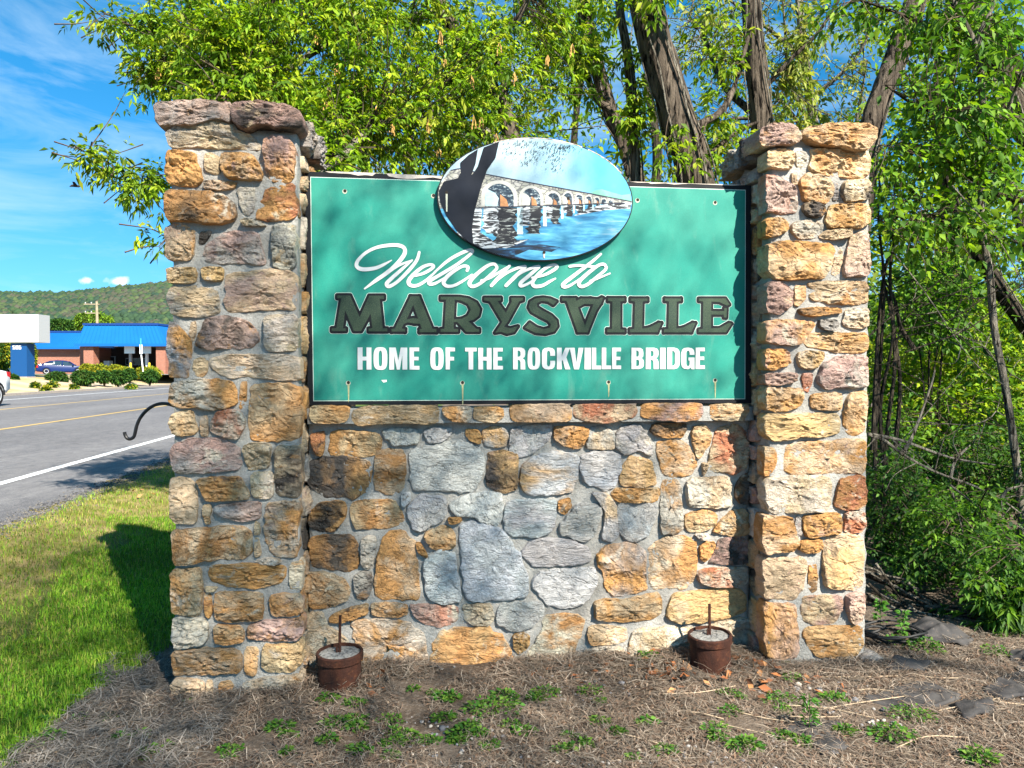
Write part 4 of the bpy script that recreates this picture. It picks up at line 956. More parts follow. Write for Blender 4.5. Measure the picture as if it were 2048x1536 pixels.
for i,(a,b,z0,z1) in enumerate(P_ARCHES):
    w=(b-a); t=.13*w; z0=wz((a+b)/2)+.002
    paintp('arch_ring',archpoly(a-t*.1,b+t*.1,z0,z1+.004),.1236,RING)
    A=archpoly(a+t*.75,b-t*.75,z0,z1-t*.6); paintp('arch_opening',A,.1232,ARCHD)
    if i<7:
        c0=(a+b)/2; paintp('lit_opening',[(a+t*.8,z0),(c0-.06*w,z0),(c0-.02*w,z0+.32*(z1-z0)),(c0-.12*w,z0+.52*(z1-z0)),(a+t*1.3,z0+.66*(z1-z0)),(a+t*.8,z0+.5*(z1-z0))],.1228,RING if i else LIGHTW)
        paintp('orange_pier',[(c0+.02*w,z0),(c0+.26*w,z0),(c0+.20*w,z0+.28*(z1-z0)),(c0+.02*w,z0+.48*(z1-z0)),(c0+.02*w,z0+.2*(z1-z0))],.1228,ORP)
    H=(z1-z0)*(1.35 if i<3 else .9); rr=random.Random(i)
    def ragged(xa,xb,za,zb_,amp,n=14,lean=0):
        L=[(xa+rr.uniform(-amp,amp)*(.4+k/n)+lean*k/n,za+(zb_-za)*k/n) for k in range(n+1)]; R_=[(xb+rr.uniform(-amp,amp)*(.4+k/n)+lean*k/n,za+(zb_-za)*k/n) for k in range(n+1)]
        return L+R_[::-1]
    paintp('arch_reflection',ragged(a+.42*w,b-.02*w,z0-.004,z0-H*1.1,.10*w,16,-.08*w),.1236,REFL2)
    paintp('pier_reflection',ragged(b+.0*w,b+.16*w,z0-.004,z0-H*.8,.012*w),.1233,LIGHTW)
    if i<5: paintp('water_glint',ragged(a+.05*w,a+.44*w,z0-.006,z0-H*.8,.07*w),.1233,REFL)
NAVW=pn('painted_deep_water',[(.006,.012,.022),(.012,.05,.12),(.05,.22,.38)],26,(.35,1,2.2),6,.6,[.45,.56,.66])
paintp('deep_water',[(1.40,2.285),(1.6,2.262),(1.75,2.285),(1.95,2.262),(1.90,2.235),(1.78,2.245),(1.70,2.21),(1.82,2.18),(1.5,2.15),(1.35,2.3)],.1241,NAVW)
paintp('shore_reflection',[(1.39,wz(1.4)-.003),(1.53,wz(1.5)-.003),(1.52,2.33),(1.60,2.28),(1.78,2.30),(1.66,2.25),(1.44,2.245),(1.40,2.30)],.1239,REFL)
paintp('far_shore',[(2.235,wz(2.23)+.002),(2.34,wz(2.33)+.004),(2.33,wz(2.3)-.03),(2.2,wz(2.2)-.035),(2.02,wz(2.0)-.06),(2.1,wz(2.1)-.02)],.1235,REFL)
paintp('water_line',[(1.43,wz(1.43)),(2.30,wz(2.3)),(2.30,wz(2.3)-.0035),(1.43,wz(1.43)-.0045)],.1226,LINE)
T2=[p for p in P_TRUNK]
Tc=[((p[0]-oc[0])/(orx-.004),(p[1]-oc[1])/(orz-.004),p) for p in T2]
T2=[p if a*a+b*b<=1 else (oc[0]+(orx-.004)*a/math.hypot(a,b),oc[1]+(orz-.004)*b/math.hypot(a,b)) for a,b,p in Tc]
sheet('painted_tree',[[T2 if area(T2)>0 else T2[::-1]]],.1218,NAVY,oval)
lv=[];lf=[]
b0,b1=P_LEAFBOX; rl=random.Random(3)
cl=[(1.74,2.80,.09,.035),(1.86,2.80,.10,.04),(1.80,2.74,.09,.05),(1.93,2.74,.05,.07),(1.98,2.79,.07,.03),(1.68,2.76,.05,.05),(1.91,2.69,.03,.03),(1.76,2.70,.03,.03)]
for k in range(520):
    c=rl.choice(cl[:5] if k%3 else cl); u=c[0]+rl.gauss(0,.5)*c[2]; z=c[1]+rl.gauss(0,.5)*c[3]
    if ((u-oc[0])/(orx-.01))**2+((z-oc[1])/(orz-.01))**2>.985: continue
    s=rl.uniform(.002,.006); an=rl.uniform(0,3.14); i=len(lv); d=.1224-.0000025*k
    lv+=[sl_(u+s*math.cos(an),d,z+s*math.sin(an)),sl_(u-.4*s*math.sin(an),d,z+.4*s*math.cos(an)),sl_(u-s*math.cos(an),d,z-s*math.sin(an)),sl_(u+.4*s*math.sin(an),d,z-.4*s*math.cos(an))]; lf.append((i,i+1,i+2,i+3))
tag(mk('painted_leaves',lv,lf,NAVY,oval),kind='stuff')
ep=[]; rl=random.Random(9)
for s,a0,a1 in ((1,62,100),(1,28,58),(1,100,116)):
    th=[R(a0+(a1-a0)*k/16) for k in range(17)]
    outer=[(oc[0]+(orx-.0005)*math.cos(t),oc[1]+(orz-.0005)*math.sin(t)) for t in th]; inner=[(oc[0]+(orx-.002-.006*rl.random())*math.cos(t),oc[1]+(orz-.002-.006*rl.random())*math.sin(t)) for t in th[::-1]]
    P=outer+inner; ep.append([P if area(P)>0 else P[::-1]])
sheet('peeled_rim',ep,.1262,BARE,oval)
for u,z,st_ in ((oc[0]-orx*.905,oc[1]+.022,1),(1.99,oc[1]+.01,0),(oc[0]+.04,oc[1]-orz*.86,2)):
    h=sheet('screw_hole',[[ellp(u,z,.008,.008,12,2)]],.1206,HOLE,oval)
    if st_: sheet('pale_streak',[[[(u-.005,z-.004),(u+.005,z-.004),(u+.004,z-(.1 if st_==1 else .03)),(u-.003,z-(.1 if st_==1 else .03))]]],.1210,GREYST if st_==1 else BARE,oval)
# ---------------------------------------------------------------- rusty pipes, hook
def rust_mat():
    m=Mat('rusty_iron',.85,.3); c=m.mix(m.ramp(m.noise(7,6,.65,.3,(1,1,.5)),.36,.62),(.022,.009,.007),(.075,.024,.012))
    c=m.mix(m.ramp(m.noise(45,5,.7),.56,.7),c,(.12,.045,.02)); c=m.mix(m.ramp(m.noise(12,5,.7),.40,.33),c,(.025,.015,.013))
    m.base(c); m.bump(m.noise(70,5,.7),.6,.01); return m.m
RUSTI=rust_mat()
CONC=Mat('speckled_concrete',.95,.1); c=CONC.mix(CONC.ramp(CONC.noise(60,5,.7),.35,.55),(.10,.10,.10),(.36,.35,.33)); CONC.base(CONC.mix(CONC.ramp(CONC.noise(16,4,.6),.60,.68),c,(.03,.036,.045))); CONC.bump(CONC.noise(60,6,.7),.9,.02); CONC=CONC.m
def pipe(px,py,tilt,label,rodh):
    p=on(px,py); o=empty('rusty_pipe',(p.x,p.y,-.04),0,label=label,cat='rusty pipe',group='rusty pipe stubs at the wall foot'); o.rotation_euler=tilt
    MB().lathe([(.106,-.15),(.107,.0),(.1075,.09),(.106,.190)],28).build('casing',RUSTI,o,True)
    MB().lathe([(.108,.185),(.116,.19),(.117,.225),(.113,.23),(.104,.23),(.104,.2)],28).build('collar',RUSTI,o,True)
    m=MB(); n=24
    m.v.append((0,0,.225)); 
    for r,z in ((.035,.226),(.07,.222),(.105,.216)):
        for j in range(n): th=6.2832*j/n; m.v.append((r*math.cos(th),r*math.sin(th),z+.008*n3(r*40+px,math.cos(th)*3,math.sin(th)*3)))
    for j in range(n):
        m.f.append((0,1+j,1+(j+1)%n))
        for k in (0,1): a=1+k*n; m.f.append((a+j,a+n+j,a+n+(j+1)%n,a+(j+1)%n))
    m.build('concrete_fill',CONC,o,True)
    MB().tube([(0,0,.2),(.001,0,.3),(.004,.002,.226+rodh)],.0075,8).build('rod',RUSTI,o,True)
    w=MB(); w.tube([(-.012,-.006,.215),(-.014,-.004,.252),(-.004,-.002,.258)],.006,6); w.build('weld_stub',RUSTI,o,True)
pipe(680,1376,(R(1),R(0),0),'dark rusty pipe filled with concrete by the taller left stone pillar',.185)
pipe(1422,1336,(R(2),R(-2.5),0),'tilted rusty pipe filled with concrete below the sunlit right pillar',.165)
IRON=plain('black_iron',(.010,.010,.012),.45,.45,.2)
hk=empty('plant_hook',(-1.95,4.30,0),0,label='black iron shepherd hook curling out from behind the stone pillar',cat='plant hook')
pts=[at(x,y,4.3)-Vector((-1.95,4.30,0)) for x,y in ((374,848),(366,828),(354,815),(340,809),(324,807),(308,811),(293,821),(281,835),(274,850),(271,862),(268,873),(261,878),(254,876),(250,869),(249,864))]
MB().tube([(.06,0,-.25),(.06,0,.6),tuple(pts[0]-Vector((0,0,.25)))]+[Vector(q) for q in catmull([tuple(p) for p in pts],3)],.0098,8).build('staff',IRON,hk,True)
# ---------------------------------------------------------------- across the road: bank, cars, shrubs
def bp(cx,cy,Y): return at(cx/4.2675,540+cy/4.2675,Y)
BRICK=Mat('red_brick',.9,.15); bt=BRICK.n('ShaderNodeTexBrick'); bt.inputs['Scale'].default_value=3.2; bt.inputs['Color1'].default_value=(.30,.105,.06,1); bt.inputs['Color2'].default_value=(.21,.07,.045,1); bt.inputs['Mortar'].default_value=(.42,.36,.31,1); bt.inputs['Mortar Size'].default_value=.014
rm=BRICK.n('ShaderNodeMapping'); rm.inputs['Rotation'].default_value=(R(90),0,0); BRICK.coord(); BRICK.l(BRICK.co,rm.inputs[0]); BRICK.l(rm.outputs[0],bt.inputs['Vector']); BRICK.base(bt.outputs[0]); BRICK=BRICK.m
BLUER=plain('blue_metal_roof',(.006,.105,.36),.5,.25,.08,.6); BLUED=plain('dark_blue_trim',(.008,.04,.18),.5,.3,.1)
DARKIN=plain('shaded_interior_brick',(.045,.032,.028),.9,.1,.3); GLASSD=plain('dark_window_glass',(.015,.02,.025),.12,.6,.1); WHITEP=plain('white_paint',(.74,.74,.73),.6,.2,.06); GREYP=plain('grey_metal',(.33,.34,.35),.5,.4,.1)
SOFF=plain('canopy_soffit',(.16,.16,.16),.8,.1,.1)
zb=1.26
bank=empty('bank_building',(-46,84,zb),0,label='brick drive-through bank with a blue metal mansard roof across the road',cat='bank building')
B0=Vector((-46,84,zb)); L_=lambda p:(p[0]-B0.x,p[1]-B0.y,p[2]-B0.z)
def pxX(cx,Y): return (cx/4.2675-1024)/F*Y-B0.x
def pxZ(cy,Y): return at(0,540+cy/4.2675,Y).z-B0.z
# left wing, behind the canopy
Yw=90; d=Yw-B0.y
m=MB(); m.box((pxX(302,Yw),d,0),(pxX(700,Yw),d+9,pxZ(660,Yw))); m.build('wall',BRICK,bank)
m=MB(); x0,x1=pxX(250,Yw),pxX(720,Yw); z0,z1=pxZ(664,Yw),pxZ(530,Yw)
m.hexa([(x0,d-.8,z0),(x1,d-.8,z0),(x1,d+9,z0),(x0,d+9,z0),(x0+1.9,d+1.4,z1),(x1,d+1.4,z1),(x1,d+8,z1),(x0+1.9,d+8,z1)]); wr=m.build('wing_roof',BLUER,bank)
m=MB(); m.box((x0+1.7,d+1.3,z1),(x1,d+8.1,z1+.22)); m.build('roof_cap',BLUED,bank)
m=MB()
for k in range(24):
    t=k/23; xb=x0+.2+(x1-x0-.3)*t; xt=x0+1.9+(x1-x0-2.0)*t
    m.hexa([(xb-.03,d-.86,z0),(xb+.03,d-.86,z0),(xb+.03,d-.74,z0),(xb-.03,d-.74,z0),(xt-.03,d+1.34,z1),(xt+.03,d+1.34,z1),(xt+.03,d+1.46,z1),(xt-.03,d+1.46,z1)])
tag(m.build('roof_seam',BLUER,bank),kind='stuff')
m=MB(); m.box((x0-.05,d-.92,z0-.18),(x1,d-.8,z0+.06)); m.build('gutter',BLUER,bank)
# canopy
Yc=84; d=0
x0,x1=pxX(648,Yc),pxX(1418,Yc); z0,z1=pxZ(632,Yc),pxZ(462,Yc); x2,x3=pxX(716,Yc+2),pxX(1342,Yc+2)
m=MB(); m.hexa([(x0,0,z0),(x1,0,z0),(x1,9,z0),(x0,9,z0),(x2,2.2,z1),(x3,2.2,z1),(x3,7.5,z1),(x2,7.5,z1)]); m.build('canopy_roof',BLUER,bank)
m=MB(); m.box((x2-.12,2.05,z1),(x3+.12,7.6,z1+.24)); m.build('roof_cap',BLUED,bank)
m=MB()
for k in range(22):
    t=k/21; xb=x0+.1+(x1-x0-.2)*t; xt=x2+.05+(x3-x2-.1)*t
    m.hexa([(xb-.03,-.06,z0),(xb+.03,-.06,z0),(xb+.03,.06,z0),(xb-.03,.06,z0),(xt-.03,2.14,z1),(xt+.03,2.14,z1),(xt+.03,2.26,z1),(xt-.03,2.26,z1)])
tag(m.build('roof_seam',BLUER,bank),kind='stuff')
m=MB(); m.box((x0-.08,-.14,z0-.26),(x1+.08,-.003,z0+.05)); m.build('gutter',BLUER,bank)
m=MB(); m.box((x0,.0,z0-.16),(x1,9,z0-.003)); m.build('soffit',SOFF,bank)
for a,b in ((702,786),(1322,1402)):
    m=MB(); m.box((pxX(a,Yc),.3,0),(pxX(b,Yc),1.5,z0-.17)); m.build('brick_pier',BRICK,bank)
m=MB(); m.box((pxX(640,86),3.0,0),(pxX(705,86),8.9,z0-.17)); m.build('wall',BRICK,bank)
m=MB(); m.box((pxX(1376,90),7,0),(pxX(1376,90)+9,14,pxZ(660,90))); m.build('wall',BRICK,bank)
m=MB(); a=pxX(1345,90); m.hexa([(a,5.6,pxZ(655,90)),(a+10,5.6,pxZ(655,90)),(a+10,14,pxZ(655,90)),(a,14,pxZ(655,90)),(a,7.5,pxZ(500,90)),(a+9,7.5,pxZ(500,90)),(a+9,13,pxZ(500,90)),(a,13,pxZ(500,90))]); m.build('wing_roof',BLUER,bank)
m=MB(); m.box((pxX(760,91),8.2,0),(pxX(1330,91),8.6,z0-.17)); m.build('back_wall',DARKIN,bank)  # brick coloured dark here, the canopy's shade put into the material
m=MB(); a,b=pxX(1035,91),pxX(1235,91); m.box((a,8.05,pxZ(812,91)),(b,8.19,pxZ(750,91))); w=m.build('teller_window',GREYP,bank)
for k in range(3): m=MB(); m.box((a+.08+k*(b-a-.1)/3,8.0,pxZ(806,91)),(a+(k+1)*(b-a-.1)/3,8.04,pxZ(756,91))); m.build('pane',GLASSD,w)
m=MB(); m.box((pxX(862,91),8.05,0),(pxX(945,91),8.19,pxZ(735,91))); dd=m.build('door',GREYP,bank); m=MB(); m.box((pxX(870,91),8.0,.5),(pxX(937,91),8.04,pxZ(742,91))); m.build('pane',GLASSD,dd)
for cx in (1110,1250):
    m=MB(); x=pxX(cx,86); m.box((x-.12,2,0),(x+.12,2.3,z0-.17)); m.build('canopy_post',WHITEP if cx>1200 else GREYP,bank)
    m=MB(); x=pxX(cx-5,84.6); m.box((x-.62,.7,z0-1.05),(x+.55,.8,z0-.2)); m.build('lane_sign',WHITEP,bank)
for cx,cy in ((985,650),(1108,640)): m=MB(); x=pxX(cx,85); m.lathe([(.16,z0-.26),(.16,z0-.17)],10,(x,1.2,0)); m.build('canopy_light',WHITEP,bank)
m=MB(); x=pxX(845,91); m.lathe([(.26,0),(.26,.05)],14); cl=m.build('wall_clock',WHITEP,bank); cl.location=(x,8.18,pxZ(693,91)); cl.rotation_euler=(R(90),0,0)
m=MB(); m.box((pxX(885,89),5,0),(pxX(932,89),5.9,pxZ(775,89))); m.build('deposit_box',WHITEP,bank)
YEL=plain('yellow_bollard_paint',(.62,.44,.03),.6,.3,.1)
for cx in (1115,1275): b=bp(cx,862,80); m=MB(); m.lathe([(.11,-.3),(.11,1.2),(.05,1.26)],10); o=m.build('bollard',YEL,None,True,(b.x,b.y,zb)); tag(o,'yellow safety bollard below the bank canopy, '+('between the shrubs' if cx<1200 else 'behind the leaning sign post'),'bollard','yellow bollards by the bank')
# pylon sign
SBL=plain('blue_sign_post_paint',(.005,.055,.18),.5,.3,.08)
p=bp(150,895,55); ps=empty('bank_sign',(p.x,p.y,p.z-.25),0,label='blank white sign panel on a blue post reading 506',cat='pylon sign')
Z=lambda cy:bp(0,cy,55).z-(p.z-.25); Xp=lambda cx:bp(cx,0,55).x-p.x
m=MB(); m.box((Xp(82),0,-.6),(Xp(220),.9,Z(625))); m.build('post',SBL,ps)
WPAN=plain('white_sign_face',(.86,.86,.86),.35,.3,.02)
m=MB(); m.box((Xp(-90),-.25,Z(618)),(Xp(341),1.1,Z(380))); m.build('sign_panel',GREYP,ps)
m=MB(); m.box((Xp(-88),-.27,Z(616)),(Xp(339),-.253,Z(382))); m.build('panel_face',WPAN,ps)
m=MB(); m.box((Xp(80),-.05,-.5),(Xp(224),.95,.12)); m.build('base',MASONGREY,ps)
def digit(d):
    seg={'5':[(0,.86,1,1),(0,.5,.28,.86),(0,.46,1,.6),(.72,.14,1,.46),(0,0,1,.14)],'0':[(0,0,.28,1),(.72,0,1,1),(.28,0,.72,.14),(.28,.86,.72,1)],'6':[(0,0,.28,1),(.28,.86,1,1),(.28,.46,1,.6),(.72,.14,1,.46),(.28,0,1,.14)]}[d]; return seg
a0=Xp(100); 
for k,dg in enumerate('506'):
    m=MB(); w=(Xp(180)-Xp(102))/3
    for s in digit(dg):
        x=a0+k*w; m.box((x+s[0]*w*.8,-.012,Z(676)+s[1]*(Z(644)-Z(676))),(x+s[2]*w*.8,-.003,Z(676)+s[3]*(Z(644)-Z(676))))
    m.build('number',WPAN,ps)
# vehicles
TYRE=plain('tyre_rubber',(.015,.015,.016),.85,.2,.2); RIM=plain('wheel_rim',(.42,.43,.45),.35,.5,.1); CGL=plain('car_glass',(.02,.035,.05),.08,.7,.1)
BLUEC=plain('metallic_blue_paint',(.003,.012,.085),.25,.6,.1,3); WHITEC=plain('white_car_paint',(.78,.78,.79),.3,.5,.03,2); REDL=plain('red_tail_light',(.45,.012,.02),.25,.5,.1); CHR=plain('pale_plate',(.6,.62,.62),.5,.3); DKT=plain('dark_trim',(.02,.02,.022),.6,.3)
def loft(name,sec,mat,parent,smooth=True):
    'sec: list of (x, [(y,z)...]) closed rings'
    m=MB(); n=len(sec[0][1])
    for x,r in sec: m.v+=[(x,y,z) for y,z in r]
    for k in range(len(sec)-1):
        for j in range(n): a=k*n+j; b=k*n+(j+1)%n; m.f.append((a,b,b+n,a+n))
    m.f.append(tuple(range(n))[::-1]); m.f.append(tuple((len(sec)-1)*n+j for j in range(n)))
    return m.build(name,mat,parent,smooth)
def vehicle(name,label,cat,loc,yaw,paint,kind,group=None):
    o=empty(name,loc,yaw,label=label,cat=cat,group=group)
    if kind=='sedan':
        L,W,H=4.6,.9,1.43
        body=[(-2.3,.66,.42,.86),(-2.2,.80,.30,.98),(-1.7,.88,.22,1.02),(-1.35,.9,.2,1.01),(0,.91,.2,.95),(1.0,.9,.2,.92),(1.6,.88,.22,.86),(2.1,.80,.28,.72),(2.3,.62,.36,.6)]
        cab=[(-1.95,.70,1.0),(-1.1,.66,1.36),(-.5,.64,1.43),(.1,.64,1.42),(.55,.66,1.33),(1.25,.74,.93)]; base=.9; wx=(-1.38,1.38); wr=.33
    else:
        L,W,H=5.4,.98,1.85
        body=[(-2.72,.9,.62,1.22),(-2.66,.95,.5,1.32),(-2.2,.98,.45,1.34),(-.6,.98,.42,1.30),(.6,.98,.42,1.28),(1.4,.98,.42,1.24),(2.2,.95,.45,1.16),(2.6,.88,.5,1.02),(2.7,.8,.55,.9)]
        cab=[(-.78,.84,1.28),(-.62,.80,1.78),(0,.78,1.86),(.6,.78,1.84),(.95,.80,1.70),(1.5,.88,1.24)]; base=1.2; wx=(-1.72,1.75); wr=.41
    sec=[]
    for x,w,z0,z1 in body: sec.append((x,[(-w*.86,z0),(w*.86,z0),(w,z0+.12),(w,(z0+z1)*.55),(w*.93,z1-.06),(w*.72,z1),(-w*.72,z1),(-w*.93,z1-.06),(-w,(z0+z1)*.55),(-w,z0+.12)]))
    loft('body',sec,paint,o)
    sec=[]
    for x,w,z in cab: sec.append((x,[(-w-.08,base-.05),(w+.08,base-.05),(w+.05,base+.1),(w,z-.09),(w*.8,z),(-w*.8,z),(-w,z-.09),(-w-.05,base+.1)]))
    loft('cabin_glass',sec,CGL,o)
    rf=cab[1:-1]
    loft('roof',[(x,[(-w*.99,z-.075),(w*.99,z-.075),(w*.82,z+.012),(-w*.82,z+.012)]) for x,w,z in rf],paint,o)
    for sy in (-1,1):
        for px_ in ((cab[1][0]+.02,cab[0][0]+.1),(.02,.0),(cab[-2][0]+.05,cab[-1][0]-.1)):
            m=MB(); wt=cab[2][1]; m.tube([(px_[0],sy*(wt+.005),rf[1][2]-.10),(px_[1],sy*(wt+.125),base+.03)],.05,6); m.build('pillar_trim',paint,o,True)
    for x in wx:
        for sy in (-1,1):
            t=MB(); t.lathe([(wr*.55,-.1),(wr*.95,-.11),(wr,-.07),(wr,.07),(wr*.95,.11),(wr*.55,.1)],20); w=t.build('wheel',TYRE,o,True); w.rotation_euler=(R(90),0,0); w.location=(x,sy*(W-.10),wr)
            t=MB(); t.lathe([(.02,sy*-.085),(wr*.5,sy*-.10),(wr*.62,sy*-.112),(wr*.64,sy*-.09)],14); t.build('rim',RIM,w,True)
            a=MB(); a.tube([(x+(wr+.05)*math.cos(q),sy*(W-.01),wr+(wr+.05)*math.sin(q)) for q in [math.pi*k/10 for k in range(11)]],.05,6); a.build('wheel_arch',DKT if kind!='sedan' else paint,o,True)
    xe=body[0][0]
    for sy in (-1,1):
        m=MB(); zl=body[1][3]-.17
        m.box((xe-.005,sy*W*.80-.13,zl-.12),(xe+.22,sy*W*.80+.15 if sy>0 else sy*W*.80+.13,zl+.12)) if sy>0 else m.box((xe-.005,-W*.80-.15,zl-.12),(xe+.22,-W*.80+.13,zl+.12))
        m.build('tail_light',REDL,o)
        m=MB(); xh=body[-2][0]; m.box((xh-.1,sy*.6-.14,body[-2][3]-.16),(xh+.12,sy*.6+.14,body[-2][3]-.04)); m.build('headlight',CHR,o)
        m=MB(); m.box((.85,sy*(W+.02),base+.02),(1.0,sy*(W+.2),base+.16)) if sy>0 else m.box((.85,-(W+.2),base+.02),(1.0,-(W+.02),base+.16)); m.build('mirror',paint,o)
    m=MB(); m.box((xe-.03,-.24,.62 if kind=='sedan' else .70),(xe-.004,.24,.76 if kind=='sedan' else .84)); m.build('number_plate',CHR,o)
    m=MB(); m.box((xe-.06,-W*.8,.34 if kind=='sedan' else .48),(xe+.12,W*.8,.46 if kind=='sedan' else .62)); m.build('bumper',DKT if kind=='sedan' else GREYP,o)
    return o
p=bp(530,893,76); vehicle('parked_car','dark blue sedan parked beside the shrubs at the bank, seen from the rear','car',(p.x,p.y,zb),R(33),BLUEC,'sedan')
r=math.atan2(-RD.y,-RD.x)
p=on(12,811,.302); q=Vector((p.x,p.y,0))+LD*.9-RD*2.45
vehicle('white_pickup','white pickup truck leaving the frame along the far lane of the road','pickup truck',(q.x,q.y,.302),r,WHITEC,'pickup')
p=bp(262,838,92); vehicle('parked_pickup','small white pickup parked behind the blue sign post','pickup truck',(p.x-.1,p.y,zb),R(62),WHITEC,'pickup')
p=bp(30,905,62); vehicle('white_sedan','white car hood just showing behind the pickup at the frame edge','car',(p.x-1.0,p.y,zb-.05),R(12),WHITEC,'sedan')
# street sign post
p=bp(1228,880,62); sg=empty('street_sign',(p.x,p.y,p.z-.2),0,label='thin leaning white post with a narrow sign, in front of the bank canopy',cat='street sign')
t=bp(1196,640,62)-Vector((p.x,p.y,p.z-.2)); MB().tube([(0,0,-.3),tuple(t)],.055,8).build('post',WHITEP,sg,True)
m=MB(); a=bp(1192,636,61.9)-Vector((p.x,p.y,p.z-.2)); b=bp(1216,716,61.9)-Vector((p.x,p.y,p.z-.2)); m.box((a.x,a.y-.03,b.z),(b.x,a.y+.0,a.z)); m.build('sign_plate',WHITEP,sg)
m=MB(); m.box((a.x+.06,a.y-.036,b.z+.3),(b.x-.06,a.y-.032,b.z+1.3)); m.build('green_strip',plain('green_sign_strip',(.05,.30,.26),.5,.2),sg)
# utility pole
POLEW=plain('weathered_pole_wood',(.30,.25,.17),.9,.1,.25,3)
p=bp(832,455,112); up=empty('utility_pole',(p.x,p.y,zb),0,label='bare wooden utility pole rising behind the bank roof',cat='utility pole')
top=bp(826,268,112).z-zb; MB().tube([(0,0,-.5),(0,0,top*.5),(-.1,0,top)],[.26,.22,.17],8).build('pole',POLEW,up,True)
for cy,w in ((292,1.1),(368,.9)):
    z=bp(0,cy,112).z-zb; m=MB(); m.box((-w-.9,-.1,z-.07),(.3,.1,z+.07)); ca=m.build('crossarm',POLEW,up)
    for k in (-1.8,-.9): MB().lathe([(.05,z+.07),(.10,z+.15),(.07,z+.32)],8,(k,0,0)).build('insulator',GREYP,ca)
# shrubs, hedge and round trees at the bank
SHRUB=tintmat('shrub_leaves',.9,.25,.1)
def leafmass(name,cen,rad,n,size,pal,mat,parent,seed,shell=.55,flat=.55,jitter=.25):
    r=np.random.default_rng(seed); d=r.normal(size=(n,3)); d/=np.linalg.norm(d,axis=1)[:,None]
    k=(shell+(1-shell)*r.random(n))[:,None]
    lump=np.array([1+.28*n3(*(d[i]*1.9+seed)) for i in range(n)])[:,None]
    P=np.array(cen)+d*k*lump*np.array(rad)
    return leaves(name,P,d+r.normal(size=(n,3))*.8,size*r.uniform(.6,1.3,n),pal,mat,parent,r)
def leaves(name,P,dirs,L,pal,mat,parent,r,wid=.42,droop=.25,kind='stuff',tints=None):
    n=len(P); D=dirs/np.linalg.norm(dirs,axis=1)[:,None]
    up=r.normal(size=(n,3))*.55+np.array([0,0,1.]); Sd=np.cross(D,up); Sd/=np.maximum(np.linalg.norm(Sd,axis=1),1e-6)[:,None]; Nn=np.cross(Sd,D)
    L=L[:,None]; W_=L*wid
    v0=P; v1=P+D*L*.45+Sd*W_*.5+Nn*L*.06; v2=P+D*L-np.array([0,0,1])*L*droop; v3=P+D*L*.45-Sd*W_*.5+Nn*L*.06
    V=np.stack([v0,v1,v2,v3],1).reshape(-1,3); i=np.arange(n)*4
    Fq=np.stack([np.stack([i,i+1,i+2],1),np.stack([i,i+2,i+3],1)],1).reshape(-1,3)
    if tints is None:
        pal=np.array(pal); tints=pal[r.integers(0,len(pal),n)]*r.uniform(.75,1.25,(n,1))
    o=npmesh(name,V,Fq,mat,parent,cols=np.repeat(tints,4,0))
    if kind: o['kind']=kind
    return o
WOODB=plain('twig_bark',(.10,.075,.055),.95,.1,.35,40)
YG=[(.26,.27,.02),(.20,.24,.02),(.33,.30,.025),(.14,.19,.02)]; DG=[(.030,.085,.018),(.045,.11,.02),(.02,.06,.018),(.07,.14,.02)]
COREM=plain('shrub_core',(.035,.055,.012),1,.05,.3,3)
def shrub(cx,cy,w,h,Y,pal,label,cat,group,seed,n=900):
    c=bp(cx,cy,Y); rx=w/4.2675/F*Y/2; rz=h/4.2675/F*Y/2
    o=empty('shrub',(c.x,c.y,c.z-rz),0,label=label,cat=cat,group=group)
    m=MB(); 
    for k in range(4): a=k*1.57; m.tube([(0,0,-.35),(.5*rx*math.cos(a),.5*rx*math.sin(a),rz*.9)],[.05,.02],5)
    m.build('stem',WOODB,o)
    V=IV2*np.array([rx*.8,rx*.75,rz*.8])*np.array([1+.2*n3(*(q*2+seed)) for q in IV2])[:,None]+np.array([0,0,rz]); npmesh('inner_growth',V,IF2,COREM,o,smooth=True)
    leafmass('foliage',(0,0,rz),(rx,rx*.9,rz),n,.22,pal,SHRUB,o,seed,.8); return o
gy='clipped yellow-green shrubs at the bank'; gd='dark green shrubs on the roadside bed'
for i,a in enumerate(((745,838,110,66,69,'yellow-green clipped shrub right beside the blue car'),(850,850,155,84,67,'widest-looking yellow clipped shrub under the deposit box'),(990,848,140,62,68,'low yellow-green clipped shrub behind the others mid-row'),(1072,872,165,78,65,'yellow clipped shrub in front of the yellow bollard'),(1262,876,205,92,63,'yellow-green shrub at the foot of the leaning street sign'))): shrub(*a[:5],YG,a[5],'shrub',gy,40+i,1300)
for i,a in enumerate(((100,938,95,92,52,'dark green shrub beside the white pickup at the frame edge'),(483,925,155,105,56,'dark green shrub in front of the blue car'),(712,915,175,112,55,'round dark green shrub between blue car and yellow shrubs'),(890,908,130,90,57,'dark green shrub below the widest yellow shrub'),(1010,912,140,100,55,'dark green shrub at the middle of the gravel bed'),(1105,892,95,84,58,'small dark shrub just left of the leaning sign'),(1278,905,135,86,55,'dark green shrub below the leaning street sign'))): shrub(*a[:5],DG,a[5],'shrub',gd,60+i,1300)
for i,(cx,cy,w,h,Y) in enumerate(((445,975,60,40,50),(632,985,46,34,49),(395,1040,70,34,45),(300,1000,40,22,48),(1120,940,80,24,52))):
    c=bp(cx,cy,Y); o=empty('roadside_weed',(c.x,c.y,gzs(c.x,c.y)),0,label='small tuft of yellow-green weed on the pale gravel bed',cat='weed',group='weed tufts on the gravel bed')
    leafmass('foliage',(0,0,.2),(w/4.2675/F*Y/2,.3,h/4.2675/F*Y/2),160,.3,YG+DG,SHRUB,o,90+i,.2)
TREEC=tintmat('tree_leaves_far',.95,.2,.08)
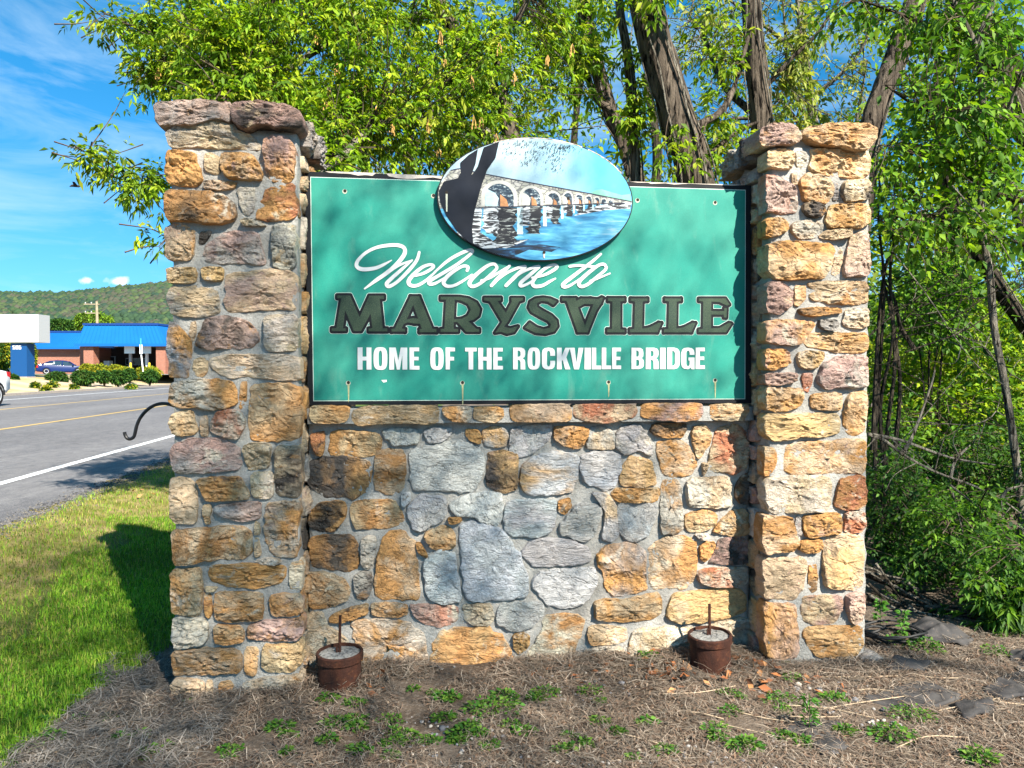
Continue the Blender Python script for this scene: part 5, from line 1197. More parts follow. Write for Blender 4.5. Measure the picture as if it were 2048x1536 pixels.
def farshape(px,py,rx,ry,Y,pal,label,cat,seed,name='round_tree',n=2600,size=.5,group=None):
    c=bp(px,py,Y); a=rx/4.2675/F*Y; b=ry/4.2675/F*Y
    o=empty(name,(c.x,c.y,zb-.2),0,label=label,cat=cat,group=group); h=c.z-zb+.2
    MB().tube([(0,0,-.5),(0,0,h*.6),(.1,0,h)],[.22,.16,.06],7).build('trunk',WOODB,o,True)
    V=IV2*np.array([a*.82,a*.8,b*.82])*np.array([1+.22*n3(*(q*2+seed)) for q in IV2])[:,None]+np.array([0,0,h]); npmesh('inner_growth',V,IF2,COREM,o,smooth=True)
    leafmass('crown',(0,0,h),(a,a*.9,b),n,size,pal,TREEC,o,seed,.78)
BG=[(.12,.22,.02),(.09,.18,.02),(.16,.25,.02)]
farshape(790,455,160,90,128,BG,'bright green round tree behind the blue canopy roof','tree',201)
farshape(505,490,105,65,122,DG,'darker green tree behind the low wing of the bank','tree',202)
farshape(30,720,70,110,60,YG+DG,'clipped yellowish evergreen behind the white sign post','tree',203,'evergreen_tree',2600,.3)
farshape(262,730,34,110,70,YG+DG,'narrow yellow-green evergreen between the blue post and brick wall','tree',204,'evergreen_tree',1500,.3)

BIRDM=plain('dark_feathers',(.03,.028,.026),.8,.1)
p=at(150,372,14); bd=empty('bird',tuple(p),.4,label='tiny dark bird flying in the sky left of the stone pillar',cat='bird')
MB().tube([(-.09,0,-.02),(-.05,0,0),(0,0,.005),(.06,0,.0),(.10,0,.005)],[.006,.022,.028,.022,.006],8).build('body',BIRDM,bd,True)
for sy in (-1,1):
    m=MB(); m.hexa([(-.02,sy*.02,0),(.05,sy*.02,0),(.01,sy*.11,.05),(-.03,sy*.11,.05),(-.02,sy*.02,.006),(.05,sy*.02,.006),(.01,sy*.11,.055),(-.03,sy*.11,.055)]); m.build('wing',BIRDM,bd)
# ---------------------------------------------------------------- woods behind the sign
def bark(name,a,b,sc=1.0):
    m=Mat(name,.95,.1)
    n1=m.noise(9*sc,6,.65,.6,(1,1,.16)); c=m.mix(m.ramp(n1,.36,.62),a,b)
    ck=m.ramp(m.noise(26*sc,4,.6,.5,(1,1,.12)),.47,.40); c=m.mix(ck,c,tuple(x*.25 for x in a))
    m.base(c); m.bump(m.noise(24*sc,6,.7,.5,(1,1,.12)),1.0,.06); return m.m
BARK=bark('furrowed_bark',(.035,.028,.023),(.165,.13,.10)); BARKG=bark('grey_bark',(.10,.085,.07),(.33,.295,.24),2); BARKD=bark('dark_bark',(.03,.025,.02),(.10,.08,.06),2)
LEAF=tintmat('spring_leaves',.55,.42,.25)
LIME=[(.23,.36,.018),(.18,.31,.016),(.31,.41,.020),(.12,.22,.014),(.29,.34,.028)]
MID=[(.10,.22,.020),(.075,.18,.018),(.15,.28,.022),(.055,.13,.016)]
DARK=[(.04,.11,.018),(.06,.145,.02),(.03,.08,.016),(.09,.19,.02)]
PALEL=[(.26,.30,.06),(.20,.26,.04),(.13,.21,.03),(.30,.30,.08)]
def P3(l,Y):
    return [at(x,y,(Y if not hasattr(Y,'__len__') else Y[0]+(Y[1]-Y[0])*i/max(1,len(l)-1))) for i,(x,y) in enumerate(l)]
def polyl(pts,n=5): return [Vector(q) for q in catmull([tuple(p) for p in pts],n)]
def wpx(w,Y): return w/F*Y/2
class Tree:
    def __init__(s,name,label,cat,base,group=None,mat=BARK):
        s.o=empty(name,base,0,label=label,cat=cat,group=group); s.b=Vector(base); s.mat=mat; s.att=[]; s.P=[];s.D=[];s.L=[];s.T=[]; s.tw=MB(); s.rg=random.Random(hash(label)%1000 if False else sum(map(ord,label)))
    def limb(s,pts,r0,r1,name='limb',n=10,rough=.12,seg=5,mat=None,attach=True):
        c=polyl(pts,seg); m=len(c); MB_=MB(); rad=[r0+(r1-r0)*k/(m-1) for k in range(m)]
        MB_.tube([p-s.b for p in c],rad,n,rough=rough,seed=s.rg.uniform(0,50)); o=MB_.build(name,mat or s.mat,s.o,True)
        if attach: s.att+=c[2:]
        return o
    def twigs(s,reg,Y,dY,n,per=8,L=.085,pal=LIME,compound=5,maxlen=1.6,tw_r=.006,droop=.5,spread=.10):
        'leafy twigs that end inside the ellipse reg=(cx,cy,rx,ry) at distance Y+-dY'
        rg=s.rg; pal=np.array(pal); s.C=compound
        for _ in range(n):
            a=rg.uniform(0,6.283); q=rg.random()**.5
            e=at(reg[0]+reg[2]*q*math.cos(a),reg[1]+reg[3]*q*math.sin(a),Y+rg.uniform(-dY,dY))
            if s.att:
                near=sorted(s.att,key=lambda p:(p-e).length)[:6]; st=rg.choice(near)
            else: st=e+Vector((rg.uniform(-.5,.5),.4,-.6))
            dv=e-st
            if dv.length>maxlen: st=e-dv.normalized()*maxlen*rg.uniform(.6,1)
            if dv.length<.15: st=e-Vector((rg.uniform(-1,1),rg.uniform(-1,1),rg.uniform(-.3,.6))).normalized()*.3
            md=(st+e)/2+Vector((rg.gauss(0,.06),rg.gauss(0,.06),rg.gauss(.03,.06)))*dv.length
            c=polyl([st,md,e],4); s.tw.tube([p-s.b for p in c],[tw_r*(1-.75*k/(len(c)-1)) for k in range(len(c))],4,cap=False)
            for k in range(per):
                t=rg.uniform(.25,1)**.8*(len(c)-1); i=min(int(t),len(c)-2); b=c[i].lerp(c[i+1],t-i); ax=(c[i+1]-c[i]).normalized()
                out=Vector((rg.gauss(0,1),rg.gauss(0,1),rg.gauss(-.1,.8))).normalized(); rd=(ax*.5+out+Vector((0,0,-droop*.5))).normalized()
                tint=pal[rg.randrange(len(pal))]*rg.uniform(.75,1.25); l=L*rg.uniform(.6,1.25)
                root=b+out*rg.uniform(0,spread)
                sd=rd.cross(Vector((rg.gauss(0,.4),rg.gauss(0,.4),1))).normalized()
                if compound>1:
                    for j in range(compound):
                        if j==compound-1: p=root+rd*l*1.1; d=rd
                        else: f=.25+.55*(j//2)/max(1,(compound-1)//2-0); p=root+rd*l*1.1*f; d=(rd*.75+sd*(1 if j%2 else -1)*.9)
                        s.P.append(p-s.b); s.D.append(d+Vector((rg.gauss(0,.15),rg.gauss(0,.15),rg.gauss(-droop*.6,.2)))); s.L.append(l*rg.uniform(.75,1.15)); s.T.append(tint*rg.uniform(.85,1.15))
                else:
                    s.P.append(root-s.b); s.D.append(rd+Vector((0,0,-droop*.4))); s.L.append(l); s.T.append(tint)
    def done(s,wid=.42,droop=.25,name='foliage',apart=0):
        if s.tw.v: tag(s.tw.build('twigs',WOODB,s.o),kind='stuff')
        if apart:
            c=s.C; ids=sorted(range(len(s.P)//c),key=lambda i:(s.P[i*c]+s.b).y)[:len(s.P)//c//3]; s.rg.shuffle(ids); ids=set(ids[:apart]); r=np.random.default_rng(3)
            for i in ids:
                q=slice(i*c,i*c+c); b=s.P[i*c].copy(); o=leaves('leaf',np.array([p-b for p in s.P[q]]),np.array(s.D[q]),np.array(s.L[q]),None,LEAF,s.o,r,wid,droop,None,np.array(s.T[q])); o.location=b
            for k in 'PDLT': setattr(s,k,[v for i,v in enumerate(getattr(s,k)) if i//c not in ids])
        if s.P:
            r=np.random.default_rng(len(s.P)); leaves(name,np.array(s.P),np.array(s.D),np.array(s.L),None,LEAF,s.o,r,wid,droop,tints=np.array(s.T))
        return s
def gbase(pt): return Vector((pt.x,pt.y,gzs(pt.x,pt.y)-.05))
# the box elder that hangs over the road-side pillar
Y=7.2; tk=P3([(1040,800),(1042,560),(1036,400),(1028,290),(1002,212),(966,150),(931,92),(884,22),(850,-70),(800,-220)],Y)
A=Tree('box_elder_tree','leafy box elder behind the sign, its boughs hanging over the road-side pillar','tree',gbase(tk[0]),mat=BARK)
A.limb([A.b]+tk,.115,.045,'trunk',12,.15)
A.limb(P3([(968,160),(940,170),(905,166),(858,177),(792,184),(720,180),(640,196),(560,225)],(7.1,6.0)),.045,.012)
A.limb(P3([(1030,300),(960,262),(871,237),(800,240),(753,250),(715,280),(690,305),(640,350)],(7.0,5.0)),.055,.02,mat=BARKG)
A.limb(P3([(884,22),(800,40),(700,60),(635,100),(571,140),(529,156),(471,190),(400,230)],(6.9,5.2)),.042,.008,mat=BARKG)
A.limb(P3([(870,0),(760,-40),(613,0),(608,45),(582,71),(524,98),(430,130)],(6.8,5.6)),.035,.006)
A.limb(P3([(850,-70),(700,-90),(520,20),(450,64),(350,72),(280,58),(200,22)],(6.8,5.8)),.04,.004)
A.limb(P3([(850,-70),(640,-120),(480,-60),(380,10),(330,100),(300,150)],(6.8,6.0)),.035,.004)
A.limb(P3([(640,196),(560,300),(470,345),(400,352),(340,372),(270,368),(215,345),(178,298)],(6.2,5.7)),.016,.003)
A.limb(P3([(470,345),(400,420),(340,470),(318,492)],(6.1,5.8)),.009,.003)
A.limb(P3([(1000,205),(1010,160),(985,95),(1040,30),(1080,-60)],7.1),.05,.02)
for rg_,Yq,dY,n,per in (((700,95,400,130),6.2,.9,330,9),((420,120,150,100),5.9,.7,105,9),((310,95,80,70),5.9,.4,34,7),((300,165,60,35),5.9,.3,20,7),((225,28,45,26),5.9,.2,12,6),((300,20,50,25),5.9,.2,10,6),((830,270,230,85),6.6,.9,165,9),((1010,150,190,160),7.9,.6,150,9),((930,120,120,110),6.3,.3,26,7),((560,30,240,80),6.0,.8,120,9),((650,250,70,100),5.6,.6,75,8),((640,330,40,30),5.4,.3,20,7),((490,175,140,40),5.7,.5,60,8),((200,315,30,24),5.7,.15,8,6),((184,300,14,12),5.7,.05,4,6),((240,350,40,25),5.7,.15,10,6),((300,365,45,35),5.7,.2,18,7),((322,482,12,18),5.8,.1,6,4),((700,-120,450,120),6.4,1.0,140,8),((285,405,30,12),5.7,.1,4,5)):
    A.twigs(rg_,Yq,dY,int(n*1.0),per,.062,LIME+[(.07,.14,.012)],5)
A.done(.38,.25,'foliage',120)
# yellow-brown seed tassels
TASS=plain('seed_tassel',(.50,.30,.10),.9,.1,.3,60)
rt=random.Random(4)
for k in range(46):
    c=rt.choice(((430,130,120,80),(700,110,330,110),(830,260,180,70),(980,180,150,120),(660,250,50,70))); p=at(c[0]+rt.gauss(0,.6)*c[2],c[1]+rt.gauss(0,.6)*c[3],rt.uniform(5.4,6.2))-A.b
    m=MB()
    for j in range(9):
        a=rt.uniform(0,6.28); e=p+Vector((.018*math.cos(a),.018*math.sin(a),-rt.uniform(.05,.11))); m.tube([p,p.lerp(e,.6)+Vector((.006*math.cos(a),.006*math.sin(a),0)),e],[.0012,.003,.0045],4)
    m.build('seed_tassel',TASS,A.o)
def trunk_tree(name,label,px,Y,w0,w1,regs=(),limbs=(),mat=BARK,pal=LIME,rough=.16,vines=0,group=None,compound=5,L=.09):
    pts=P3(px,Y); T=Tree(name,label,'tree',gbase(pts[0]),group,mat); T.limb([T.b]+pts,wpx(w0,pts[0].y),wpx(w1,pts[-1].y),'trunk',26,rough,seg=7)
    T.att=T.att[len(T.att)//2:]
    for l,Yl,a,b in limbs: T.limb(P3(l,Yl),wpx(a,Y),wpx(b,Y))
    for k in range(vines):
        c=polyl(pts,7); rg=T.rg; ph=rg.uniform(3.4,5.6); v=[]
        for i,p in enumerate(c[len(c)//4:]):
            f=i/len(c); r=wpx(w0+(w1-w0)*f,Y)*1.06+.012; an=ph+.7*math.sin(f*5+k*2)+.3*n3(f*6,k); v.append(p+Vector((r*math.cos(an),r*math.sin(an),0)))
        T.limb(v,rg.uniform(.008,.016),.005,'vine',6,.1,2,BARKG,False)
    for rr_,Yq,dY,n,per in regs: T.twigs(rr_,Yq,dY,n,per,L,pal,compound)
    T.done(); return T
trunk_tree('leaning_tree','thickest furrowed trunk leaning left behind the sign, left of the sunlit pillar',[(1440,800),(1418,520),(1392,365),(1352,225),(1312,95),(1286,-30),(1262,-170)],8.2,76,62,[((1430,110,60,110),8.6,.3,24,6),((1440,290,50,60),8.5,.3,22,6),((1350,340,60,25),7.7,.2,9,6),((1270,-60,160,60),7.8,.7,40,7)],[([(1395,250),(1440,225),(1470,170),(1500,60)],(8.2,8.6),16,8),([(1400,330),(1440,290),(1490,255),(1530,240)],(8.3,9),12,5)],vines=4)
trunk_tree('upright_tree','dark upright trunk just above the sunlit right pillar cap',[(1540,800),(1532,520),(1528,330),(1522,230),(1510,120),(1503,0),(1498,-160)],9.0,50,36,[((1590,90,60,90),9.2,.4,30,6),((1600,240,80,40),9.2,.4,28,6)],[([(1500,222),(1452,178),(1428,130),(1400,40)],(9.1,9.6),16,6),([(1505,236),(1465,238),(1440,246),(1390,242),(1330,250)],(9,9.2),8,3),([(1525,180),(1580,120),(1640,60),(1700,-40)],(9,8.6),10,4)],vines=3,pal=PALEL)
trunk_tree('slender_tree','slender dark trunk rising behind the right half of the oval picture',[(1310,800),(1292,500),(1268,335),(1226,240),(1192,125),(1164,0),(1150,-140)],9.4,34,26,[((1180,60,70,80),9,.4,40,7),((1120,120,70,110),9,.4,44,7)],[([(1262,350),(1225,230),(1195,200),(1150,120),(1050,85)],(9.2,9.2),20,8)],vines=2)
trunk_tree('vine_wrapped_tree','thin vine-wrapped stem standing between the oval picture and the thickest trunk',[(1285,800),(1278,480),(1272,360),(1267,260),(1262,190),(1255,110),(1240,20),(1235,-80)],8.6,24,15,[((1275,200,50,120),8.4,.3,26,6)],vines=4,rough=.2)
trunk_tree('right_leaning_tree','grey trunk leaning right above the sunlit pillar, half hidden by leaves',[(1690,900),(1712,520),(1734,300),(1750,228),(1778,150),(1812,60),(1850,-60),(1880,-160)],8.4,48,40,mat=BARK,vines=1)
trunk_tree('shaggy_tree','shaggy leaning trunk at the upper right corner of the woods',[(2200,800),(2120,420),(2040,215),(1985,115),(1938,25),(1900,-60),(1860,-160)],9.0,64,46,[((1960,60,90,90),8.6,.4,30,7)],vines=3,pal=MID)
trunk_tree('dark_leaning_tree','dark trunk leaning left in the middle of the right-hand woods',[(2210,900),(2120,735),(2048,650),(1985,556),(1940,478),(1905,400),(1885,300),(1860,180)],7.8,36,14,mat=BARKD,vines=1,pal=MID)
trunk_tree('grey_young_tree','smooth grey young trunk at the right frame edge',[(2110,800),(2062,520),(2040,434),(2027,380),(2012,330),(2000,250),(1990,150)],7.0,26,14,[((2020,330,60,80),6.8,.3,30,6)],mat=BARKG,pal=MID,compound=1,L=.1)
SA=trunk_tree('sapling','thin forked sapling standing in front of the woods right of the sunlit pillar',[(2060,1240),(2043,1030),(2030,905),(2010,770),(1988,655),(1979,545),(1962,440),(1970,300),(1976,250),(1966,205),(1955,106),(1925,40),(1900,-10),(1880,-70)],6.1,15,11,[((1930,80,130,120),5.9,.5,60,7),((1990,250,70,110),5.9,.4,46,7)],[([(1955,106),(1962,60),(1985,15),(2000,-40)],(6.1,6.0),10,5),([(1976,260),(2010,230),(2030,180),(2046,135)],(6.1,5.8),9,4),([(1972,225),(1930,218),(1900,222),(1860,240)],(6.1,5.8),5,2)],mat=BARKG,pal=MID,compound=1,L=.105)
# broad-leaved crown that fills the upper right
MT=Tree('maple_tree','broad-leaved green tree whose low branches spread beside the sunlit pillar','tree',gbase(at(2260,900,6.6)),mat=BARKD)
MT.limb([MT.b]+P3([(2250,600),(2220,300),(2180,100),(2150,-100)],6.6),.12,.07,'trunk',14,.15)
MT.limb(P3([(2220,300),(2060,240),(1930,235),(1840,215),(1770,170)],(6.6,6.0)),.03,.006)
MT.limb(P3([(2230,420),(2100,400),(2010,395),(1900,330),(1810,300),(1760,290)],(6.6,6.0)),.03,.005)
MT.limb(P3([(2200,180),(2060,80),(1900,60),(1780,20),(1690,-10)],(6.6,6.2)),.03,.006)
MT.limb(P3([(2230,480),(2120,500),(2010,478),(1935,462),(1860,430),(1760,440)],(6.6,5.9)),.024,.004)
for rr_,n,Yq in (((1890,190,90,130),110,6.2),((1775,350,36,80),30,6.0),((1880,330,130,110),120,6.1),((1960,160,120,140),100,6.3),((1700,30,90,60),30,6.8),((1850,40,200,70),80,6.4),((1900,480,150,70),70,6.0),((2010,380,90,150),80,6.2),((1780,470,45,60),24,6.1)): MT.twigs(rr_,Yq,.5,int(n*.8),9,.066,MID+LIME[:2],1,tw_r=.005,spread=.14,droop=.35)
MT.done(.72,.3,'foliage',90)
# thin pale-leaved tree in the middle distance, sky between its twigs
PT=Tree('pale_budding_tree','sparse pale budding tree against the sky between the two big trunks','tree',gbase(at(1640,800,12)),mat=BARKG)
PT.limb([PT.b]+P3([(1640,500),(1632,300),(1610,120),(1590,-80)],12),.12,.05,'trunk',10)
for l in ([(1632,300),(1560,200),(1450,120),(1380,40)],[(1620,200),(1700,130),(1740,60),(1760,-40)],[(1632,330),(1700,280),(1720,200),(1735,120)],[(1610,120),(1540,60),(1460,0),(1420,-60)],[(1632,360),(1540,320),(1440,300),(1340,280)],[(1630,260),(1580,170),(1570,60),(1560,-60)]): PT.limb(P3(l,(12,11.2)),.04,.008)
for rr_,n in (((1560,60,220,110),130),((1450,200,110,110),70),((1650,200,110,110),90),((1400,60,120,80),60)): PT.twigs(rr_,11.6,.8,n,5,.085,PALEL,3,maxlen=2.2,tw_r=.009)
PT.done()
# bare twig tangles hanging right beside the pillar
def stems(name,label,cat,lines,Y,r0,mat,seed,branch=0,regs=()):
    pts=P3(lines[0],Y); T=Tree(name,label,cat,gbase(pts[0]),None,mat)
    for l in lines: T.limb(P3(l,Y),r0*random.Random(seed+len(l)).uniform(.7,1.2),r0*.35,'stem',7,.25,4)
    rg=random.Random(seed)
    if branch:
        m=MB()
        for _ in range(branch):
            s=rg.choice(T.att); e=s+Vector((rg.gauss(0,.22),rg.gauss(0,.2),rg.gauss(-.05,.22))); md=s.lerp(e,.5)+Vector((rg.gauss(0,.05),rg.gauss(0,.05),rg.gauss(0,.05))); c=polyl([s,md,e],3); m.tube([p-T.b for p in c],[.0045*(1-.7*i/(len(c)-1)) for i in range(len(c))],4,cap=False)
        tag(m.build('twigs',mat,T.o),kind='stuff')
    for a in regs: T.twigs(*a[0],**a[1])
    T.done()
stems('vine_tangle','dark tangle of hanging vines right against the edge of the sunlit pillar','vine',[[(1752,1180),(1750,1000),(1752,860),(1762,700),(1768,560),(1757,440),(1760,330)],[(1768,1200),(1772,900),(1790,720),(1780,560),(1795,430),(1830,380)],[(1745,900),(1758,640),(1775,520),(1815,420)],[(1790,900),(1800,760),(1780,620),(1762,540)],[(1776,980),(1760,820),(1782,700),(1790,600)],[(1830,700),(1800,650),(1790,600),(1768,560)]],6.3,.020,BARKD,31,60)
stems('fallen_branch','long grey fallen branch slanting down through the undergrowth by the pillar','branch',[[(1735,868),(1770,882),(1805,908),(1869,943),(1946,971),(2002,999),(2040,1026)],[(1805,908),(1830,860),(1862,770),(1870,740)],[(1900,955),(1912,920),(1940,890)],[(2002,999),(2015,980),(2050,970)],[(1735,868),(1800,880),(1900,915),(1990,930)]],5.5,.016,BARKG,32,14)
stems('drooping_twig','long bare twig arching across the right-hand shrubs','twig',[[(1905,985),(1930,1080),(1945,1120),(1940,1160),(1905,1195),(1870,1205)],[(1900,970),(1960,1015),(2030,1050),(2060,1065)]],5.3,.007,BARKG,33,0)
rk=random.Random(77)
for k in range(14):
    x=rk.uniform(1760,2040); y=rk.uniform(480,900); an=rk.uniform(-.9,.9); l=rk.uniform(80,220)
    stems('bare_twig','thin bare twig crossing the undergrowth right of the pillar','twig',[[(x-l*math.cos(an),y-l*math.sin(an)),(x-l*.3*math.cos(an)+rk.gauss(0,14),y-l*.3*math.sin(an)+rk.gauss(0,14)),(x+l*.4*math.cos(an)+rk.gauss(0,14),y+l*.4*math.sin(an)+rk.gauss(0,14)),(x+l*math.cos(an),y+l*math.sin(an))]],rk.uniform(5.6,7.2),.006,BARKG if k%2 else BARKD,50+k,6)
for o in list(COL.objects):
    if o.name.startswith('bare_twig') and o.parent is None: o['group']='bare twigs in the undergrowth'
# understorey shrubs, undergrowth shade painted into the darker leaf palettes
def bush(label,px,py,rx,ry,Y,n,pal,seed,L=.052,dY=.55,compound=3,wid=.5):
    n=int(n*.8); L*=.9 if L>.06 else 1
    c=at(px,py,Y); T=Tree('woodland_shrub',label,'shrub',(c.x,c.y,gzs(c.x,c.y)-.03),'shrubs under the trees',BARKD); rg=random.Random(seed)
    for k in range(7):
        e=at(px+rg.uniform(-.7,.7)*rx,py-rg.uniform(.1,.9)*ry,Y+rg.uniform(-dY,dY)); T.limb([T.b+Vector((rg.gauss(0,.08),rg.gauss(0,.08),0)),T.b.lerp(e,.5)+Vector((rg.gauss(0,.08),0,.08)),e],.012,.004,'stem',6)
    T.twigs((px,py,rx,ry),Y,dY,n,9,L,pal,compound,maxlen=.6,tw_r=.004,spread=.09,droop=.3); T.done(wid,.2)
bush('dark dense shrub against the pillar, under the fallen branch',1795,1010,75,120,6.2,150,DARK,1)
bush('brighter shrub catching light right of the dark one',1915,1040,95,75,5.6,130,MID,2)
bush('low leafy shrub at the right frame edge above the brush pile',2010,1150,90,95,5.0,130,MID+DARK,3)
bush('small dark shrub behind the brush pile',1850,1130,80,60,5.6,90,DARK,4)
bush('tall sunlit shrub far back beside the pillar edge',1830,760,110,120,9.5,190,LIME,5,.09,1.0)
bush('tall sunlit shrub far back near the right frame edge',1990,720,120,160,9.0,240,LIME,6,.09,1.0)
bush('yellow-green thicket low between the far trunks',1900,840,170,70,8.2,190,LIME+MID,7,.08,.8)
bush('dark shrub in shade behind the bright one',1960,930,120,80,7.0,170,DARK,8)
bush('leafy shrub beneath the vine tangle',1780,900,60,90,7.2,120,MID+DARK,9)
bush('shrub with ferny narrow leaves at the lower right corner',2030,1230,60,60,4.7,80,DARK+MID,10,.09,.25,7,.25)
bush('dark shrub far right behind the sapling foot',2100,980,110,130,6.5,180,DARK,11)
bush('broad shrub just outside the right frame edge',2230,1080,110,120,5.6,140,MID+DARK,21)
bush('ragged shrub farther outside the right frame edge',2420,1000,130,150,6.3,150,MID,22)
bush('half-shaded green shrub mid-height right of the vines',1870,600,90,100,8.0,150,MID,12,.085,.8)
# the far wood beyond, one mass
WN_=[];WD=[];WL=[];WT=[]
r=np.random.default_rng(5)
def mass(n,x0,x1,y0,y1,Y0,Y1,pal,L,dens=None):
    px=r.uniform(x0,x1,n); py=r.uniform(y0,y1,n); Yv=r.uniform(Y0,Y1,n)
    keep=np.array([n3(a*.006,b*.008,Yq*.3)+.55*n3(a*.02,b*.025,5)>(-.25 if dens is None else dens(a,b)) for a,b,Yq in zip(px,py,Yv)])
    px,py,Yv=px[keep],py[keep],Yv[keep]; k=len(px)
    a=(px-1024)/F; b=-(py-768)/F; fy=math.cos(PIT)+b*math.sin(PIT); rz=-math.sin(PIT)+b*math.cos(PIT); t=Yv/fy
    P=np.stack([a*t,Yv,1.6+rz*t],1); ok=P[:,2]>gz(P[:,0],P[:,1])+.05; P=P[ok]; k=len(P)
    pal_=np.array(pal); clump=np.array([n3(*(p*.9)) for p in P])
    WN_.append(P); WD.append(r.normal(size=(k,3))+np.array([0,0,-.2])); WL.append(L*r.uniform(.6,1.3,k)); WT.append(pal_[r.integers(0,len(pal_),k)]*r.uniform(.7,1.3,(k,1))*(1+.35*clump[:,None]))
upd=lambda a,b:-.10+(.42 if 1300<a<1760 and b<330 else 0)+(.16 if b<120 else 0)
mass(26000,620,2350,-140,420,10,15,LIME+MID,.12,upd)
mass(20000,1500,2400,380,1000,9,15,LIME+MID+PALEL[1:3],.12,lambda a,b:-.22)
mass(14000,1500,2400,560,1080,7.5,11,MID+DARK,.09,lambda a,b:-.02)
mass(9000,820,2500,330,800,16,24,MID+DARK,.16,lambda a,b:-.3)
mass(9000,1700,2500,200,760,16,26,LIME+MID,.18,lambda a,b:-.1)
P=np.concatenate(WN_); wm=leaves('woodland',P,np.concatenate(WD),np.concatenate(WL),None,LEAF,None,r,.5,.2,tints=np.concatenate(WT)); tag(wm,'mass of spring leaves in the wood behind the sign','woods',kind='stuff')
m=MB(); rt=random.Random(8)
for k in range(300):
    b=at(rt.uniform(620,2350),rt.uniform(-60,760),rt.uniform(8.5,15)); l=rt.uniform(.5,1.6); d=Vector((rt.gauss(0,.8),rt.gauss(0,.4),rt.gauss(.5,.7))).normalized(); md=b+d*l*.5+Vector((rt.gauss(0,.1),rt.gauss(0,.1),rt.gauss(0,.1)))
    m.tube(polyl([b,md,b+d*l],3),[.010*(1-.1*i) for i in range(7)],4,cap=False)
tag(m.build('woodland_twigs',BARKG),'grey twigs criss-crossing the wood behind the sign','twigs',kind='stuff')
rt=random.Random(21)
for k,(x,Yq,w,ln) in enumerate(((700,12,26,.03),(860,14,30,-.04),(1100,13,24,.05),(1330,15,30,-.03),(1480,14,26,.04),(1600,16,34,-.05),(1860,12,30,.03),(1880,10.5,24,.06),(1930,14,30,-.05),(2080,13,34,.04),(2200,11,34,-.04))):
    b=at(x,760,Yq); T=Tree('woodland_tree','dim trunk deep in the wood, '+('seen above the left end of the green sign','above the sign between box elder boughs','behind the oval picture','left of the thickest leaning trunk','between the two big bare trunks','behind the cap of the sunlit pillar','just right of the sunlit pillar, behind the vines','second right of the sunlit pillar','behind the thin forked sapling','near the right frame edge','just past the right frame edge')[k],'tree',(b.x,b.y,gzs(b.x,b.y)-.1),'dim trunks deep in the wood',BARKD); h=rt.uniform(6,8)
    T.limb([T.b+Vector((ln*q*h*1.5+rt.gauss(0,.05),0,q*h)) for q in (0,.2,.4,.6,.8,1)],wpx(w,Yq)*1.1,wpx(w,Yq)*.5,'trunk',10,.15)
    for j in range(4):
        q=rt.uniform(.35,.85); s=T.b+Vector((ln*q*h*1.5,0,q*h)); T.limb([s,s+Vector((rt.gauss(0,.5),rt.gauss(0,.3),.5)),s+Vector((rt.gauss(0,1.1),rt.gauss(0,.6),1.2))],.035,.01,'limb',6)
# trees behind the viewer whose crowns dapple the sign with shade
def shade_tree(label,trunk,cen,rad,n,seed,limbs=9):
    T=Tree('shade_tree',label,'tree',trunk,'trees behind the viewer',BARK); rg=random.Random(seed); c=Vector(cen)
    T.limb([T.b,T.b+Vector((.1,0,3.2)),Vector((T.b.x,T.b.y+.3,c.z-.2)),Vector((T.b.x*.6+c.x*.4,c.y-rad[1],c.z+.1))],.15,.025,'trunk',14,.15)
    for k in range(limbs):
        d=Vector((rg.gauss(0,1),rg.gauss(0,1),rg.gauss(.1,.6))).normalized(); e=c+Vector((d.x*rad[0],d.y*rad[1],d.z*rad[2]))*.95; s=Vector((T.b.x*.6+c.x*.4,c.y-rad[1],c.z+.1)); T.limb([s,s.lerp(e,.5)+Vector((0,0,.15)),e],.014,.004,'limb',7)
    r=np.random.default_rng(seed); d=r.normal(size=(n,3)); d/=np.linalg.norm(d,axis=1)[:,None]; P=np.array(c)+d*(r.random(n)**.45)[:,None]*np.array(rad)
    keep=np.array([n3(*(p*.9+seed))>-.55 for p in P]); P=P[keep]
    leaves('foliage',P-np.array(T.b),r.normal(size=(len(P),3)),r.uniform(.045,.085,len(P)),MID,LEAF,T.o,r,.6)
    T.done()
shade_tree('shade tree behind the viewer towards the woods',(3.0,-9.2,0),(4.07,-4.1,8.8),(2.15,1.7,2.1),11000,1,4)
shade_tree('thin branched tree behind the viewer, nearer the woods',(9.8,-6.0,0),(5.6,-3.2,8.4),(1.2,1.2,1.3),700,3,12)
shade_tree('leafy tree outside the frame beside the woods',(9.5,0.5,0),(6.7,.9,6.0),(1.8,1.9,1.7),3600,6,8)
